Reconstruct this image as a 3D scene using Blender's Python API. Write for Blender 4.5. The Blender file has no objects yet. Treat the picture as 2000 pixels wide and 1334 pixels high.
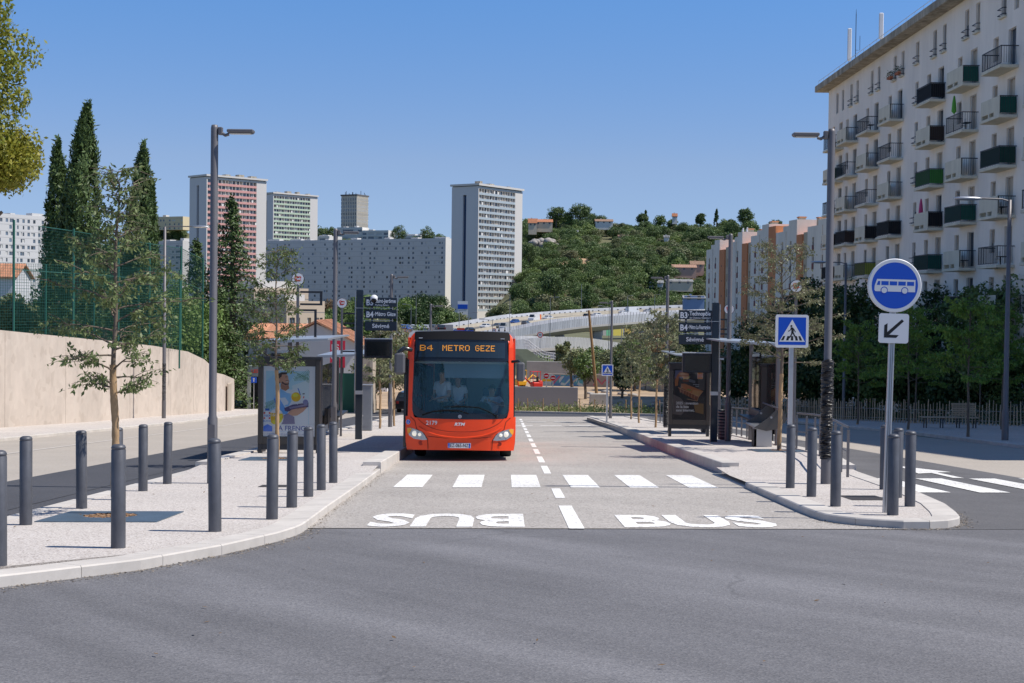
import bpy, bmesh, math, random
import numpy as np
from mathutils import Vector, Matrix, Euler
R = math.radians
scn = bpy.context.scene
COL = scn.collection

# ------------------------------------------------------------------ camera, sky, sun, exposure
cam_d = bpy.data.cameras.new('camera'); cam = bpy.data.objects.new('camera', cam_d); COL.objects.link(cam)
cam_d.sensor_width = 36; cam_d.lens = 50.0; cam_d.clip_start = 0.1; cam_d.clip_end = 12000
CM = Matrix.Rotation(R(-.25), 3, 'Z') @ Matrix.Rotation(R(90-1.38), 3, 'X') @ Matrix.Rotation(R(.7), 3, 'Z')
CP = Vector((0, 0, 1.7))
cam.matrix_world = Matrix.Translation(CP) @ CM.to_4x4()
scn.camera = cam
scn.render.resolution_x = 1024; scn.render.resolution_y = 683
w = bpy.data.worlds.new('World'); scn.world = w; w.use_nodes = True
nt = w.node_tree; nt.nodes.clear()
sky = nt.nodes.new('ShaderNodeTexSky'); sky.sky_type = 'NISHITA'; sky.sun_disc = False
SUN = Vector((.69, -.10, 1.03)).normalized()
sky.sun_elevation = math.asin(SUN.z); sky.sun_rotation = math.atan2(SUN.x, SUN.y)
sky.altitude = 3000; sky.air_density = 1.0; sky.dust_density = 0.0; sky.ozone_density = 4.0
# dry mistral air: the low sky is a deeper blue than the clear-sky model gives
wtc = nt.nodes.new('ShaderNodeTexCoord'); wsp_ = nt.nodes.new('ShaderNodeSeparateXYZ'); wrp = nt.nodes.new('ShaderNodeValToRGB'); wmx = nt.nodes.new('ShaderNodeMix'); wmx.data_type = 'RGBA'; wmx.blend_type = 'MULTIPLY'; wmx.inputs[0].default_value = 1
nt.links.new(wtc.outputs['Generated'], wsp_.inputs[0]); nt.links.new(wsp_.outputs[2], wrp.inputs[0]); nt.links.new(wrp.outputs[0], wmx.inputs[7]); nt.links.new(sky.outputs[0], wmx.inputs[6])
for k_, (p_, c_) in enumerate(((0,(.50,.57,.80)),(.03,(.66,.68,.84)),(.10,(.92,.85,.90)),(.21,(.80,1.06,1.25)),(.5,(.85,1.05,1.2)))):
    e_ = wrp.color_ramp.elements[k_] if k_ < 2 else wrp.color_ramp.elements.new(p_)
    e_.position = p_; e_.color = (*c_, 1)
bg = nt.nodes.new('ShaderNodeBackground'); bg.inputs[1].default_value = 0.095
out = nt.nodes.new('ShaderNodeOutputWorld')
nt.links.new(wmx.outputs[2], bg.inputs[0]); nt.links.new(bg.outputs[0], out.inputs[0])
sl = bpy.data.lights.new('sun', 'SUN'); sl.energy = 4.1; sl.angle = R(.5); sl.color = (1, .95, .875)
so = bpy.data.objects.new('sun', sl); COL.objects.link(so)
so.rotation_euler = SUN.to_track_quat('Z', 'Y').to_euler()
scn.view_settings.view_transform = 'Standard'; scn.view_settings.look = 'None'
scn.view_settings.exposure = 0.36; scn.view_settings.gamma = 1

# ------------------------------------------------------------------ ground model: a street falling away into a valley
SX, SY = .00967, .05784
def smax(a, b, k=.5):
    return .5*(a+b+math.sqrt((a-b)**2+k*k))
RIDGE = [(-1500,520,1100),(0,515,1100),(250,480,1100),(300,453,1100),(355,455,1100),(430,485,1100),(600,482,1150),(650,470,1150),(760,485,1150),(860,485,1100),
         (940,470,950),(1020,452,900),(1100,440,900),(1180,450,880),(1300,456,880),(1400,450,880),(1500,462,880),(1600,460,880),(1700,465,900),(3400,470,900)]
FOOT = [(-1500,880),(600,900),(860,850),(1000,520),(1200,500),(3400,500)]
def lerp_tab(t, x, k=1):
    if x <= t[0][0]: return t[0][k]
    for a, b in zip(t, t[1:]):
        if x <= b[0]:
            f = (x-a[0])/(b[0]-a[0]); return a[k]+(b[k]-a[k])*f
    return t[-1][k]
FLOOR = -6.5
def gz(x, y):
    xx = max(-34, min(34, x))
    z = smax(-SY*y+SX*xx, FLOOR+SX*xx*.6) if y > 70 else -SY*max(y, -30)+SX*xx
    if y > 200:
        px = 988+2778*x/y
        f0 = lerp_tab(FOOT, px)
        if y > f0:
            yr = lerp_tab(RIDGE, px, 2); zr = 1.7+(600-lerp_tab(RIDGE, px, 1)-(px-988)*.0122*-1*0)*yr/2778
            t = (y-f0)/(yr-f0)
            if t <= 1: t2 = t*t*(3-2*t)*.45+t*.55; z += (zr-z)*t2
            else: z += (zr-z)*max(.15, 1-(t-1)*.9)
    return z
def ray(px, py): return CM @ Vector(((px-1000)/2778, (667-py)/2778, -1))
def G(px, py, h=0):
    v = ray(px, py); t = (1.7-h)/(-SY*v.y+SX*v.x-v.z); return CP+v*t
def P(px, py, Y):
    v = ray(px, py); return CP+v*(Y/v.y)
def on(x, y, h=0): return Vector((x, y, gz(x, y)+h))

# ------------------------------------------------------------------ materials
MATS = {}
def M(name, col, rough=.6, metal=0, var=.0, scale=6, bump=0, spec=.4, coords='Object', isl=0, coat=0, emit=None, stretch=None, detail=4):
    if name in MATS: return MATS[name]
    m = bpy.data.materials.new(name); m.use_nodes = True; n = m.node_tree.nodes; l = m.node_tree.links
    b = n['Principled BSDF']; b.inputs['Base Color'].default_value = (*col, 1); b.inputs['Roughness'].default_value = rough
    b.inputs['Metallic'].default_value = metal; b.inputs['Specular IOR Level'].default_value = spec
    if coat: b.inputs['Coat Weight'].default_value = coat; b.inputs['Coat Roughness'].default_value = .05
    if emit: b.inputs['Emission Color'].default_value = (*emit[:3], 1); b.inputs['Emission Strength'].default_value = emit[3]
    if var or bump or isl:
        tc = n.new('ShaderNodeTexCoord'); mp = n.new('ShaderNodeMapping'); l.new(tc.outputs[coords], mp.inputs[0])
        if stretch: mp.inputs['Scale'].default_value = stretch
        nz = n.new('ShaderNodeTexNoise'); nz.inputs['Scale'].default_value = scale; nz.inputs['Detail'].default_value = detail; nz.inputs['Roughness'].default_value = .62
        l.new(mp.outputs[0], nz.inputs['Vector'])
        src = None
        if var or isl:
            mr = n.new('ShaderNodeMapRange'); mr.inputs[1].default_value = .3; mr.inputs[2].default_value = .7
            mr.inputs[3].default_value = 1-var; mr.inputs[4].default_value = 1+var
            l.new(nz.outputs[0], mr.inputs[0]); src = mr.outputs[0]
            if isl:
                g = n.new('ShaderNodeNewGeometry'); m2 = n.new('ShaderNodeMapRange'); m2.inputs[3].default_value = 1-isl; m2.inputs[4].default_value = 1+isl
                l.new(g.outputs['Random Per Island'], m2.inputs[0])
                mu = n.new('ShaderNodeMath'); mu.operation = 'MULTIPLY'; l.new(src, mu.inputs[0]); l.new(m2.outputs[0], mu.inputs[1]); src = mu.outputs[0]
            vm = n.new('ShaderNodeVectorMath'); vm.operation = 'SCALE'; vm.inputs[0].default_value = col; l.new(src, vm.inputs['Scale'])
            l.new(vm.outputs[0], b.inputs['Base Color'])
        if bump:
            bp = n.new('ShaderNodeBump'); bp.inputs['Strength'].default_value = bump; bp.inputs['Distance'].default_value = .02
            l.new(nz.outputs[0], bp.inputs['Height']); l.new(bp.outputs[0], b.inputs['Normal'])
    MATS[name] = m; return m
def aggregate(name, base, dark, light, scale, amt=.5, big=.06, bump=.3, arcs=0, cracks=0):
    """exposed stone chips: three tones picked by voronoi cells, plus broad faint wear"""
    m = bpy.data.materials.new(name); m.use_nodes = True; n = m.node_tree.nodes; l = m.node_tree.links
    b = n['Principled BSDF']; b.inputs['Roughness'].default_value = .85; b.inputs['Specular IOR Level'].default_value = .25
    tc = n.new('ShaderNodeTexCoord')
    vo = n.new('ShaderNodeTexVoronoi'); vo.inputs['Scale'].default_value = scale; l.new(tc.outputs['Object'], vo.inputs['Vector'])
    sp = n.new('ShaderNodeSeparateColor'); l.new(vo.outputs['Color'], sp.inputs[0])
    cr = n.new('ShaderNodeValToRGB'); l.new(sp.outputs[0], cr.inputs[0]); e = cr.color_ramp.elements
    cr.color_ramp.interpolation = 'CONSTANT'
    e[0].color = (*dark, 1); e[1].position = .14; e[1].color = (*base, 1)
    x = cr.color_ramp.elements.new(.45); x.color = tuple(c*1.08 for c in base)+(1,)
    x = cr.color_ramp.elements.new(.72); x.color = (*light, 1)
    mx = n.new('ShaderNodeMix'); mx.data_type = 'RGBA'; mx.inputs[0].default_value = amt; mx.inputs[6].default_value = (*base, 1)
    l.new(cr.outputs[0], mx.inputs[7])
    nz = n.new('ShaderNodeTexNoise'); nz.inputs['Scale'].default_value = .45; nz.inputs['Detail'].default_value = 7; nz.inputs['Roughness'].default_value = .65; l.new(tc.outputs['Object'], nz.inputs['Vector'])
    mr = n.new('ShaderNodeMapRange'); mr.inputs[1].default_value = .3; mr.inputs[2].default_value = .7; mr.inputs[3].default_value = 1-big; mr.inputs[4].default_value = 1+big; l.new(nz.outputs[0], mr.inputs[0])
    fac = mr.outputs[0]
    def mul(a, b_):
        q = n.new('ShaderNodeMath'); q.operation = 'MULTIPLY'; l.new(a, q.inputs[0]); l.new(b_, q.inputs[1]); return q.outputs[0]
    def rng(src, a, b_, c, d):
        q = n.new('ShaderNodeMapRange'); 
        for i_, v_ in enumerate((a, b_, c, d)): q.inputs[i_+1].default_value = v_
        l.new(src, q.inputs[0]); return q.outputs[0]
    if arcs:   # tyre-polished bands swept round the junction, and straight ones
        for (cx, cy, fr, st) in ((26, 30, .55, arcs), (-22, -14, .45, arcs*.8)):
            sb = n.new('ShaderNodeVectorMath'); sb.operation = 'SUBTRACT'; l.new(tc.outputs['Object'], sb.inputs[0]); sb.inputs[1].default_value = (cx, cy, 0)
            ml = n.new('ShaderNodeVectorMath'); ml.operation = 'MULTIPLY'; l.new(sb.outputs[0], ml.inputs[0]); ml.inputs[1].default_value = (1, 1, 0); ln = n.new('ShaderNodeVectorMath'); ln.operation = 'LENGTH'; l.new(ml.outputs[0], ln.inputs[0])
            cb = n.new('ShaderNodeCombineXYZ'); l.new(ln.outputs['Value'], cb.inputs[0]); sx_ = n.new('ShaderNodeVectorMath'); sx_.operation = 'SCALE'; sx_.inputs['Scale'].default_value = .04; l.new(tc.outputs['Object'], sx_.inputs[0])
            ad = n.new('ShaderNodeVectorMath'); ad.operation = 'ADD'; l.new(cb.outputs[0], ad.inputs[0]); l.new(sx_.outputs[0], ad.inputs[1])
            nn = n.new('ShaderNodeTexNoise'); nn.inputs['Scale'].default_value = fr*2.2; nn.inputs['Detail'].default_value = 3; l.new(ad.outputs[0], nn.inputs['Vector']); fac = mul(fac, rng(nn.outputs[0], .35, .65, 1-st, 1+st))
    if cracks:
        wn = n.new('ShaderNodeTexNoise'); wn.inputs['Scale'].default_value = 1.3; wn.inputs['Detail'].default_value = 5; l.new(tc.outputs['Object'], wn.inputs['Vector'])
        wa = n.new('ShaderNodeVectorMath'); wa.operation = 'MULTIPLY_ADD'; l.new(wn.outputs['Color'], wa.inputs[0]); wa.inputs[1].default_value = (.9, .9, 0); l.new(tc.outputs['Object'], wa.inputs[2])
        v2 = n.new('ShaderNodeTexVoronoi'); v2.feature = 'DISTANCE_TO_EDGE'; v2.inputs['Scale'].default_value = .33; l.new(wa.outputs[0], v2.inputs['Vector'])
        mk = n.new('ShaderNodeTexNoise'); mk.inputs['Scale'].default_value = .22; l.new(tc.outputs['Object'], mk.inputs['Vector'])
        lo = rng(mk.outputs[0], .5, .62, 1.0, 1-cracks); q = n.new('ShaderNodeMapRange'); q.inputs[1].default_value = .002; q.inputs[2].default_value = .012; q.inputs[4].default_value = 1; l.new(v2.outputs['Distance'], q.inputs[0]); l.new(lo, q.inputs[3]); fac = mul(fac, q.outputs[0])
    vm = n.new('ShaderNodeVectorMath'); vm.operation = 'SCALE'; l.new(mx.outputs[2], vm.inputs[0]); l.new(fac, vm.inputs['Scale']); l.new(vm.outputs[0], b.inputs['Base Color'])
    bp = n.new('ShaderNodeBump'); bp.inputs['Strength'].default_value = bump; bp.inputs['Distance'].default_value = .006
    l.new(vo.outputs['Distance'], bp.inputs['Height']); l.new(bp.outputs[0], b.inputs['Normal'])
    MATS[name] = m; return m
def leafmat(name, col, col2, trans=.25, isl=.35):
    if name in MATS: return MATS[name]
    m = bpy.data.materials.new(name); m.use_nodes = True; n = m.node_tree.nodes; l = m.node_tree.links
    b = n['Principled BSDF']; b.inputs['Roughness'].default_value = .5; b.inputs['Specular IOR Level'].default_value = .35
    g = n.new('ShaderNodeNewGeometry'); oi = n.new('ShaderNodeObjectInfo')
    tc = n.new('ShaderNodeTexCoord'); nz = n.new('ShaderNodeTexNoise'); nz.inputs['Scale'].default_value = .8; l.new(tc.outputs['Object'], nz.inputs['Vector'])
    a1 = n.new('ShaderNodeMath'); a1.operation = 'MULTIPLY_ADD'; a1.inputs[1].default_value = .6; a1.inputs[2].default_value = -.1; l.new(g.outputs['Random Per Island'], a1.inputs[0])
    a2 = n.new('ShaderNodeMath'); a2.operation = 'MULTIPLY_ADD'; a2.inputs[1].default_value = .5; l.new(nz.outputs[0], a2.inputs[0]); l.new(a1.outputs[0], a2.inputs[2])
    a3 = n.new('ShaderNodeMath'); a3.operation = 'MULTIPLY_ADD'; a3.inputs[1].default_value = .35; a3.inputs[2].default_value = -.17; l.new(oi.outputs['Random'], a3.inputs[0])
    a4 = n.new('ShaderNodeMath'); a4.operation = 'ADD'; l.new(a2.outputs[0], a4.inputs[0]); l.new(a3.outputs[0], a4.inputs[1]); a4.use_clamp = True
    mx = n.new('ShaderNodeMix'); mx.data_type = 'RGBA'; mx.inputs[6].default_value = (*col, 1); mx.inputs[7].default_value = (*col2, 1); l.new(a4.outputs[0], mx.inputs[0])
    l.new(mx.outputs[2], b.inputs['Base Color'])
    tr = n.new('ShaderNodeBsdfTranslucent'); l.new(mx.outputs[2], tr.inputs[0])
    ms = n.new('ShaderNodeMixShader'); ms.inputs[0].default_value = trans
    l.new(b.outputs[0], ms.inputs[1]); l.new(tr.outputs[0], ms.inputs[2]); l.new(ms.outputs[0], n['Material Output'].inputs[0])
    MATS[name] = m; return m
def glassmat(name, tint, opacity=.45, rough=.03, body=None):
    """thin pane: part see-through, part flat body colour, part clear mirror"""
    if name in MATS: return MATS[name]
    m = bpy.data.materials.new(name); m.use_nodes = True; n = m.node_tree.nodes; l = m.node_tree.links; n.clear()
    o = n.new('ShaderNodeOutputMaterial'); t = n.new('ShaderNodeBsdfTransparent'); t.inputs[0].default_value = (*tint, 1)
    g = n.new('ShaderNodeBsdfGlossy'); g.inputs['Roughness'].default_value = rough
    d = n.new('ShaderNodeBsdfDiffuse'); d.inputs[0].default_value = (*(body or [c*.25 for c in tint]), 1)
    f = n.new('ShaderNodeFresnel'); f.inputs[0].default_value = 1.45
    m1 = n.new('ShaderNodeMixShader'); m1.inputs[0].default_value = opacity; l.new(t.outputs[0], m1.inputs[1]); l.new(d.outputs[0], m1.inputs[2])
    m2 = n.new('ShaderNodeMixShader'); l.new(f.outputs[0], m2.inputs[0]); l.new(m1.outputs[0], m2.inputs[1]); l.new(g.outputs[0], m2.inputs[2]); l.new(m2.outputs[0], o.inputs[0])
    MATS[name] = m; return m

# ------------------------------------------------------------------ mesh builder
class MB:
    def __init__(s): s.v = []; s.f = []; s.m = []; s.mats = []; s.smooth = []
    def mi(s, mat):
        if mat not in s.mats: s.mats.append(mat)
        return s.mats.index(mat)
    def add(s, vs, fs, mat, sm=False, X=None):
        k = len(s.v); s.v += [tuple(X @ Vector(v)) for v in vs] if X else [tuple(v) for v in vs]
        i = s.mi(mat)
        for f in fs: s.f.append([a+k for a in f]); s.m.append(i); s.smooth.append(sm)
        return s
    def box(s, c, d, mat, rz=0, X=None, bev=0):
        hx, hy, hz = d[0]/2, d[1]/2, d[2]/2
        T = Matrix.Translation(c) @ Matrix.Rotation(rz, 4, 'Z')
        if X: T = X @ T
        if bev:
            b = min(bev, hx*.9, hy*.9, hz*.9); o = [(-hx+b,-hy),(hx-b,-hy),(hx,-hy+b),(hx,hy-b),(hx-b,hy),(-hx+b,hy),(-hx,hy-b),(-hx,-hy+b)]
            q = .0
            i_ = [(x*(1-b/hx), y*(1-b/hy)) for x, y in o]
            vs = [(x, y, -hz) for x, y in i_]+[(x, y, -hz+b) for x, y in o]+[(x, y, hz-b) for x, y in o]+[(x, y, hz) for x, y in i_]
            fs = [list(range(7, -1, -1)), list(range(24, 32))]
            for r_ in range(3):
                for j in range(8): fs.append([r_*8+j, r_*8+(j+1) % 8, r_*8+8+(j+1) % 8, r_*8+8+j])
            return s.add(vs, fs, mat, False, T)
        vs = [(x, y, z) for z in (-hz, hz) for x, y in ((-hx,-hy),(hx,-hy),(hx,hy),(-hx,hy))]
        return s.add(vs, [(3,2,1,0),(4,5,6,7),(0,1,5,4),(1,2,6,5),(2,3,7,6),(3,0,4,7)], mat, False, T)
    def b2(s, a, b, mat, X=None, bev=0):
        return s.box([(p+q)/2 for p, q in zip(a, b)], [abs(q-p) for p, q in zip(a, b)], mat, 0, X, bev)
    def tube(s, pts, rad, mat, n=8, caps=True, X=None, sm=True):
        pts = [Vector(p) for p in pts]; rad = rad if isinstance(rad, (list, tuple)) else [rad]*len(pts)
        vs = []; up = None
        for i, p in enumerate(pts):
            d = (pts[min(i+1, len(pts)-1)]-pts[max(i-1, 0)]).normalized()
            a = Vector((0, 0, 1)) if abs(d.z) < .9 else Vector((1, 0, 0))
            if up is not None: a = up
            u = d.cross(a).normalized(); v_ = u.cross(d); up = v_
            for j in range(n):
                t = 2*math.pi*j/n; vs.append(p+(u*math.cos(t)+v_*math.sin(t))*rad[i])
        fs = []
        for i in range(len(pts)-1):
            for j in range(n): fs.append([i*n+j, i*n+(j+1) % n, (i+1)*n+(j+1) % n, (i+1)*n+j])
        s.add(vs, fs, mat, sm, X)
        if caps: s.add(vs[:n], [list(range(n-1, -1, -1))], mat, False, X); s.add(vs[-n:], [list(range(n))], mat, False, X)
        return s
    def lathe(s, prof, mat, n=20, X=None, sm=True):
        vs = []; fs = []
        for r_, z in prof:
            for j in range(n): t = 2*math.pi*j/n; vs.append((r_*math.cos(t), r_*math.sin(t), z))
        for i in range(len(prof)-1):
            for j in range(n): fs.append([i*n+j, i*n+(j+1) % n, (i+1)*n+(j+1) % n, (i+1)*n+j])
        s.add(vs, fs, mat, sm, X)
        if prof[0][0] > 1e-4: s.add(vs[:n], [list(range(n-1, -1, -1))], mat, False, X)
        if prof[-1][0] > 1e-4: s.add(vs[-n:], [list(range(n))], mat, False, X)
        return s
    def prism(s, poly, z0, z1, mat, X=None, side=None):
        n = len(poly); a = sum(poly[i][0]*poly[(i+1) % n][1]-poly[(i+1) % n][0]*poly[i][1] for i in range(n))
        if a < 0: poly = poly[::-1]
        vs = [(x, y, z0) for x, y in poly]+[(x, y, z1) for x, y in poly]
        s.add(vs, [list(range(n-1, -1, -1)), list(range(n, 2*n))], mat, False, X)
        return s.add(vs, [[i, (i+1) % n, n+(i+1) % n, n+i] for i in range(n)], side or mat, False, X)
    def poly(s, pts, mat, X=None): return s.add(pts, [list(range(len(pts)))], mat, False, X)
    def ball(s, c, r, mat, n=12, X=None, sc=(1, 1, 1)):
        prof = [(max(1e-5, math.sin(math.pi*i/(n//2))), -math.cos(math.pi*i/(n//2))) for i in range(n//2+1)]
        T = Matrix.Translation(c) @ Matrix.Diagonal((r*sc[0], r*sc[1], r*sc[2], 1))
        return s.lathe(prof, mat, n, X @ T if X else T)
    def build(s, name, parent=None, world=False):
        me = bpy.data.meshes.new(name)
        v = s.v
        if world and parent is not None:
            iv = (Matrix.Translation(parent.location) @ parent.rotation_euler.to_matrix().to_4x4()).inverted()
            v = [tuple(iv @ Vector(p)) for p in v]
        me.from_pydata(v, [], s.f); me.polygons.foreach_set('material_index', s.m); me.polygons.foreach_set('use_smooth', s.smooth)
        for m in s.mats: me.materials.append(m)
        me.update(); o = bpy.data.objects.new(name, me); COL.objects.link(o)
        if parent is not None: o.parent = parent
        return o
def np_mesh(name, verts, k, mat, parent=None, smooth=False):
    """verts: (N*k, 3); every k verts make one face"""
    me = bpy.data.meshes.new(name); nv = len(verts); nf = nv//k
    me.vertices.add(nv); me.vertices.foreach_set('co', verts.astype(np.float32).ravel())
    me.loops.add(nv); me.loops.foreach_set('vertex_index', np.arange(nv, dtype=np.int32))
    me.polygons.add(nf); me.polygons.foreach_set('loop_start', np.arange(0, nv, k, dtype=np.int32)); me.polygons.foreach_set('loop_total', np.full(nf, k, dtype=np.int32))
    me.materials.append(mat); me.update(calc_edges=True); me.validate()
    o = bpy.data.objects.new(name, me); COL.objects.link(o)
    if parent is not None: o.parent = parent
    return o
def tag(o, label=None, cat=None, group=None, kind=None):
    if label: o['label'] = label
    if cat: o['category'] = cat
    if group: o['group'] = group
    if kind: o['kind'] = kind
    return o
def thing(name, label, cat, loc=(0, 0, 0), rz=0, group=None):
    o = bpy.data.objects.new(name, None); COL.objects.link(o); o.empty_display_size = .1
    o.location = loc; o.rotation_euler = (0, 0, rz); return tag(o, label, cat, group)
def kids(o): return [c for c in bpy.data.objects if c.parent == o]
def copy_tree(o, loc=None, rz=None, label=None, group=None, scale=None, parent=None, ch=None):
    c = o.copy(); COL.objects.link(c)
    if parent is not None: c.parent = parent
    if loc is not None: c.location = loc
    if rz is not None: c.rotation_euler = (0, 0, rz)
    if scale is not None: c.scale = (scale,)*3 if not hasattr(scale, '__len__') else scale
    if label: c['label'] = label
    if group: c['group'] = group
    for k in list(o.children): copy_tree(k, parent=c)
    return c
def struct(mb, name, kind='structure'): return tag(mb.build(name), kind=kind)
TX = {}
def text2d(txt, size, bold=0, align='CENTER', sx=1):
    """flat glyph outlines of the built-in font as (verts, faces) in x,y"""
    k = (txt, size, bold, align, sx)
    if k in TX: return TX[k]
    c = bpy.data.curves.new('t', 'FONT'); c.body = txt; c.size = size; c.align_x = align; c.align_y = 'CENTER'; c.offset = bold; c.resolution_u = 3; c.space_character = 1.0
    c.fill_mode = 'BOTH'
    o = bpy.data.objects.new('t', c); COL.objects.link(o); dg = bpy.context.evaluated_depsgraph_get(); dg.update()
    me = bpy.data.meshes.new_from_object(o.evaluated_get(dg), depsgraph=dg)
    vs = [(v.co.x*sx, v.co.y) for v in me.vertices]; fs = [list(p.vertices) for p in me.polygons]
    bpy.data.objects.remove(o); bpy.data.curves.remove(c); bpy.data.meshes.remove(me)
    TX[k] = (vs, fs); return TX[k]
class Flat:
    """draws flat prints on an upright panel facing -y; each print sits 0.6 mm in front of the one before"""
    def __init__(s, mb, X=None, y0=0, step=.0006): s.mb = mb; s.X = X; s.y = y0; s.st = step
    def nx(s): s.y -= s.st
    def poly(s, pts, mat): s.mb.poly([(x, s.y, z) for x, z in pts], mat, s.X); return s
    def rect(s, x0, z0, x1, z1, mat): return s.poly([(x0,z0),(x1,z0),(x1,z1),(x0,z1)], mat)
    def disc(s, x, z, r, mat, n=32, sz=1, a0=0, a1=360, rot=0):
        pts = []
        for i in range(n):
            a = R(a0+(a1-a0)*i/(n if a1-a0 == 360 else n-1)); u, v = r*math.cos(a), r*sz*math.sin(a)
            pts.append((x+u*math.cos(R(rot))-v*math.sin(R(rot)), z+u*math.sin(R(rot))+v*math.cos(R(rot))))
        return s.poly(pts, mat)
    def ring(s, x, z, r0, r1, mat, n=32, a0=0, a1=360):
        for i in range(n):
            a, b = R(a0+(a1-a0)*i/n), R(a0+(a1-a0)*(i+1)/n)
            s.poly([(x+r1*math.cos(a), z+r1*math.sin(a)), (x+r1*math.cos(b), z+r1*math.sin(b)), (x+r0*math.cos(b), z+r0*math.sin(b)), (x+r0*math.cos(a), z+r0*math.sin(a))], mat)
        return s
    def line(s, pts, w, mat):
        for (a, b), (c, d) in zip(pts, pts[1:]):
            L = math.hypot(c-a, d-b) or 1; nx_, ny_ = -(d-b)/L*w/2, (c-a)/L*w/2
            s.poly([(a-nx_, b-ny_), (a+nx_, b+ny_), (c+nx_, d+ny_), (c-nx_, d-ny_)][::-1], mat)
        return s
    def rrect(s, x0, z0, x1, z1, r, mat):
        pts = []
        for cx, cz, a in ((x1-r, z1-r, 0), (x0+r, z1-r, 90), (x0+r, z0+r, 180), (x1-r, z0+r, 270)):
            pts += [(cx+r*math.cos(R(a+t)), cz+r*math.sin(R(a+t))) for t in (0, 22.5, 45, 67.5, 90)]
        return s.poly(pts, mat)
    def text(s, t, x, z, size, mat, bold=0, align='CENTER', sx=1, shear=0):
        vs, fs = text2d(t, size, bold, align, sx)
        s.mb.add([(x+a+b*shear, s.y, z+b) for a, b in vs], fs, mat, False, s.X); return s
def clip_poly(poly, ax, lo, hi):
    for sgn, lim in ((1, lo), (-1, hi)):
        outp = []
        for i in range(len(poly)):
            p, q = poly[i], poly[(i+1) % len(poly)]; dp, dq = sgn*(p[ax]-lim), sgn*(q[ax]-lim)
            if dp >= 0: outp.append(p)
            if (dp >= 0) != (dq >= 0):
                t = dp/(dp-dq); outp.append((p[0]+(q[0]-p[0])*t, p[1]+(q[1]-p[1])*t))
        poly = outp
        if len(poly) < 3: return []
    return poly
def sheet(mb, poly, h, mat, step=6.0, thick=0, side=None):
    """lay a polygon on the ground at height h (cut into strips so it follows the terrain); thick = a real step down at its edge"""
    a = sum(poly[i][0]*poly[(i+1) % len(poly)][1]-poly[(i+1) % len(poly)][0]*poly[i][1] for i in range(len(poly)))
    if a < 0: poly = poly[::-1]
    y0 = min(p[1] for p in poly); y1 = max(p[1] for p in poly); n = 1 if y1 < 72 else max(1, int((y1-y0)/step)+1)
    for i in range(n):
        c = clip_poly(poly, 1, y0+(y1-y0)*i/n, y0+(y1-y0)*(i+1)/n)
        if len(c) >= 3: mb.poly([(x, y, gz(x, y)+h) for x, y in c], mat)
    if thick:
        for i in range(len(poly)):
            p, q = poly[i], poly[(i+1) % len(poly)]; k = max(1, int(abs(q[1]-p[1])/step))
            for j in range(k):
                a_ = (p[0]+(q[0]-p[0])*j/k, p[1]+(q[1]-p[1])*j/k); b_ = (p[0]+(q[0]-p[0])*(j+1)/k, p[1]+(q[1]-p[1])*(j+1)/k)
                mb.poly([(*a_, gz(*a_)+h-thick), (*b_, gz(*b_)+h-thick), (*b_, gz(*b_)+h), (*a_, gz(*a_)+h)], side or mat)
def kerb(mb, path, wid, h, mat, inside=1, seg=1.0, depth=.12, top=None):
    """kerb stones along a path (outer lower edge); inside=+1: stone lies to the left of the walking direction"""
    pts = [Vector((*p[:2], 0)) for p in path]; d = [0]
    for a, b in zip(pts, pts[1:]): d.append(d[-1]+(b-a).length)
    def at(s_):
        s_ = max(0, min(d[-1], s_))
        for i in range(len(pts)-1):
            if s_ <= d[i+1]+1e-9: return pts[i].lerp(pts[i+1], (s_-d[i])/max(1e-9, d[i+1]-d[i]))
    def nrm(s_):
        t = (at(s_+.08)-at(s_-.08)).normalized(); return Vector((-t.y, t.x, 0))*inside
    n = max(1, round(d[-1]/seg)); b = .015
    for i in range(n):
        s0, s1 = d[-1]*i/n+.003, d[-1]*(i+1)/n-.003
        ks = max(1, round((s1-s0)/.35)); rows = []
        for k in range(ks+1):
            s_ = s0+(s1-s0)*k/ks; p, q = at(s_), nrm(s_)
            prof = [(0, -depth), (.0, h-b), (b, h), (wid, h), (wid, -depth)]
            rows.append([Vector((p.x+q.x*u, p.y+q.y*u, gz(p.x+q.x*u, p.y+q.y*u)+z)) for u, z in prof])
        vs = [v for r_ in rows for v in r_]; fs = []
        for k in range(ks):
            for j in range(5): fs.append([k*5+j, (k+1)*5+j, (k+1)*5+(j+1) % 5, k*5+(j+1) % 5])
        fs += [[4, 3, 2, 1, 0], [ks*5+j for j in range(5)]]
        mb.add(vs, fs, mat)
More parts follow.
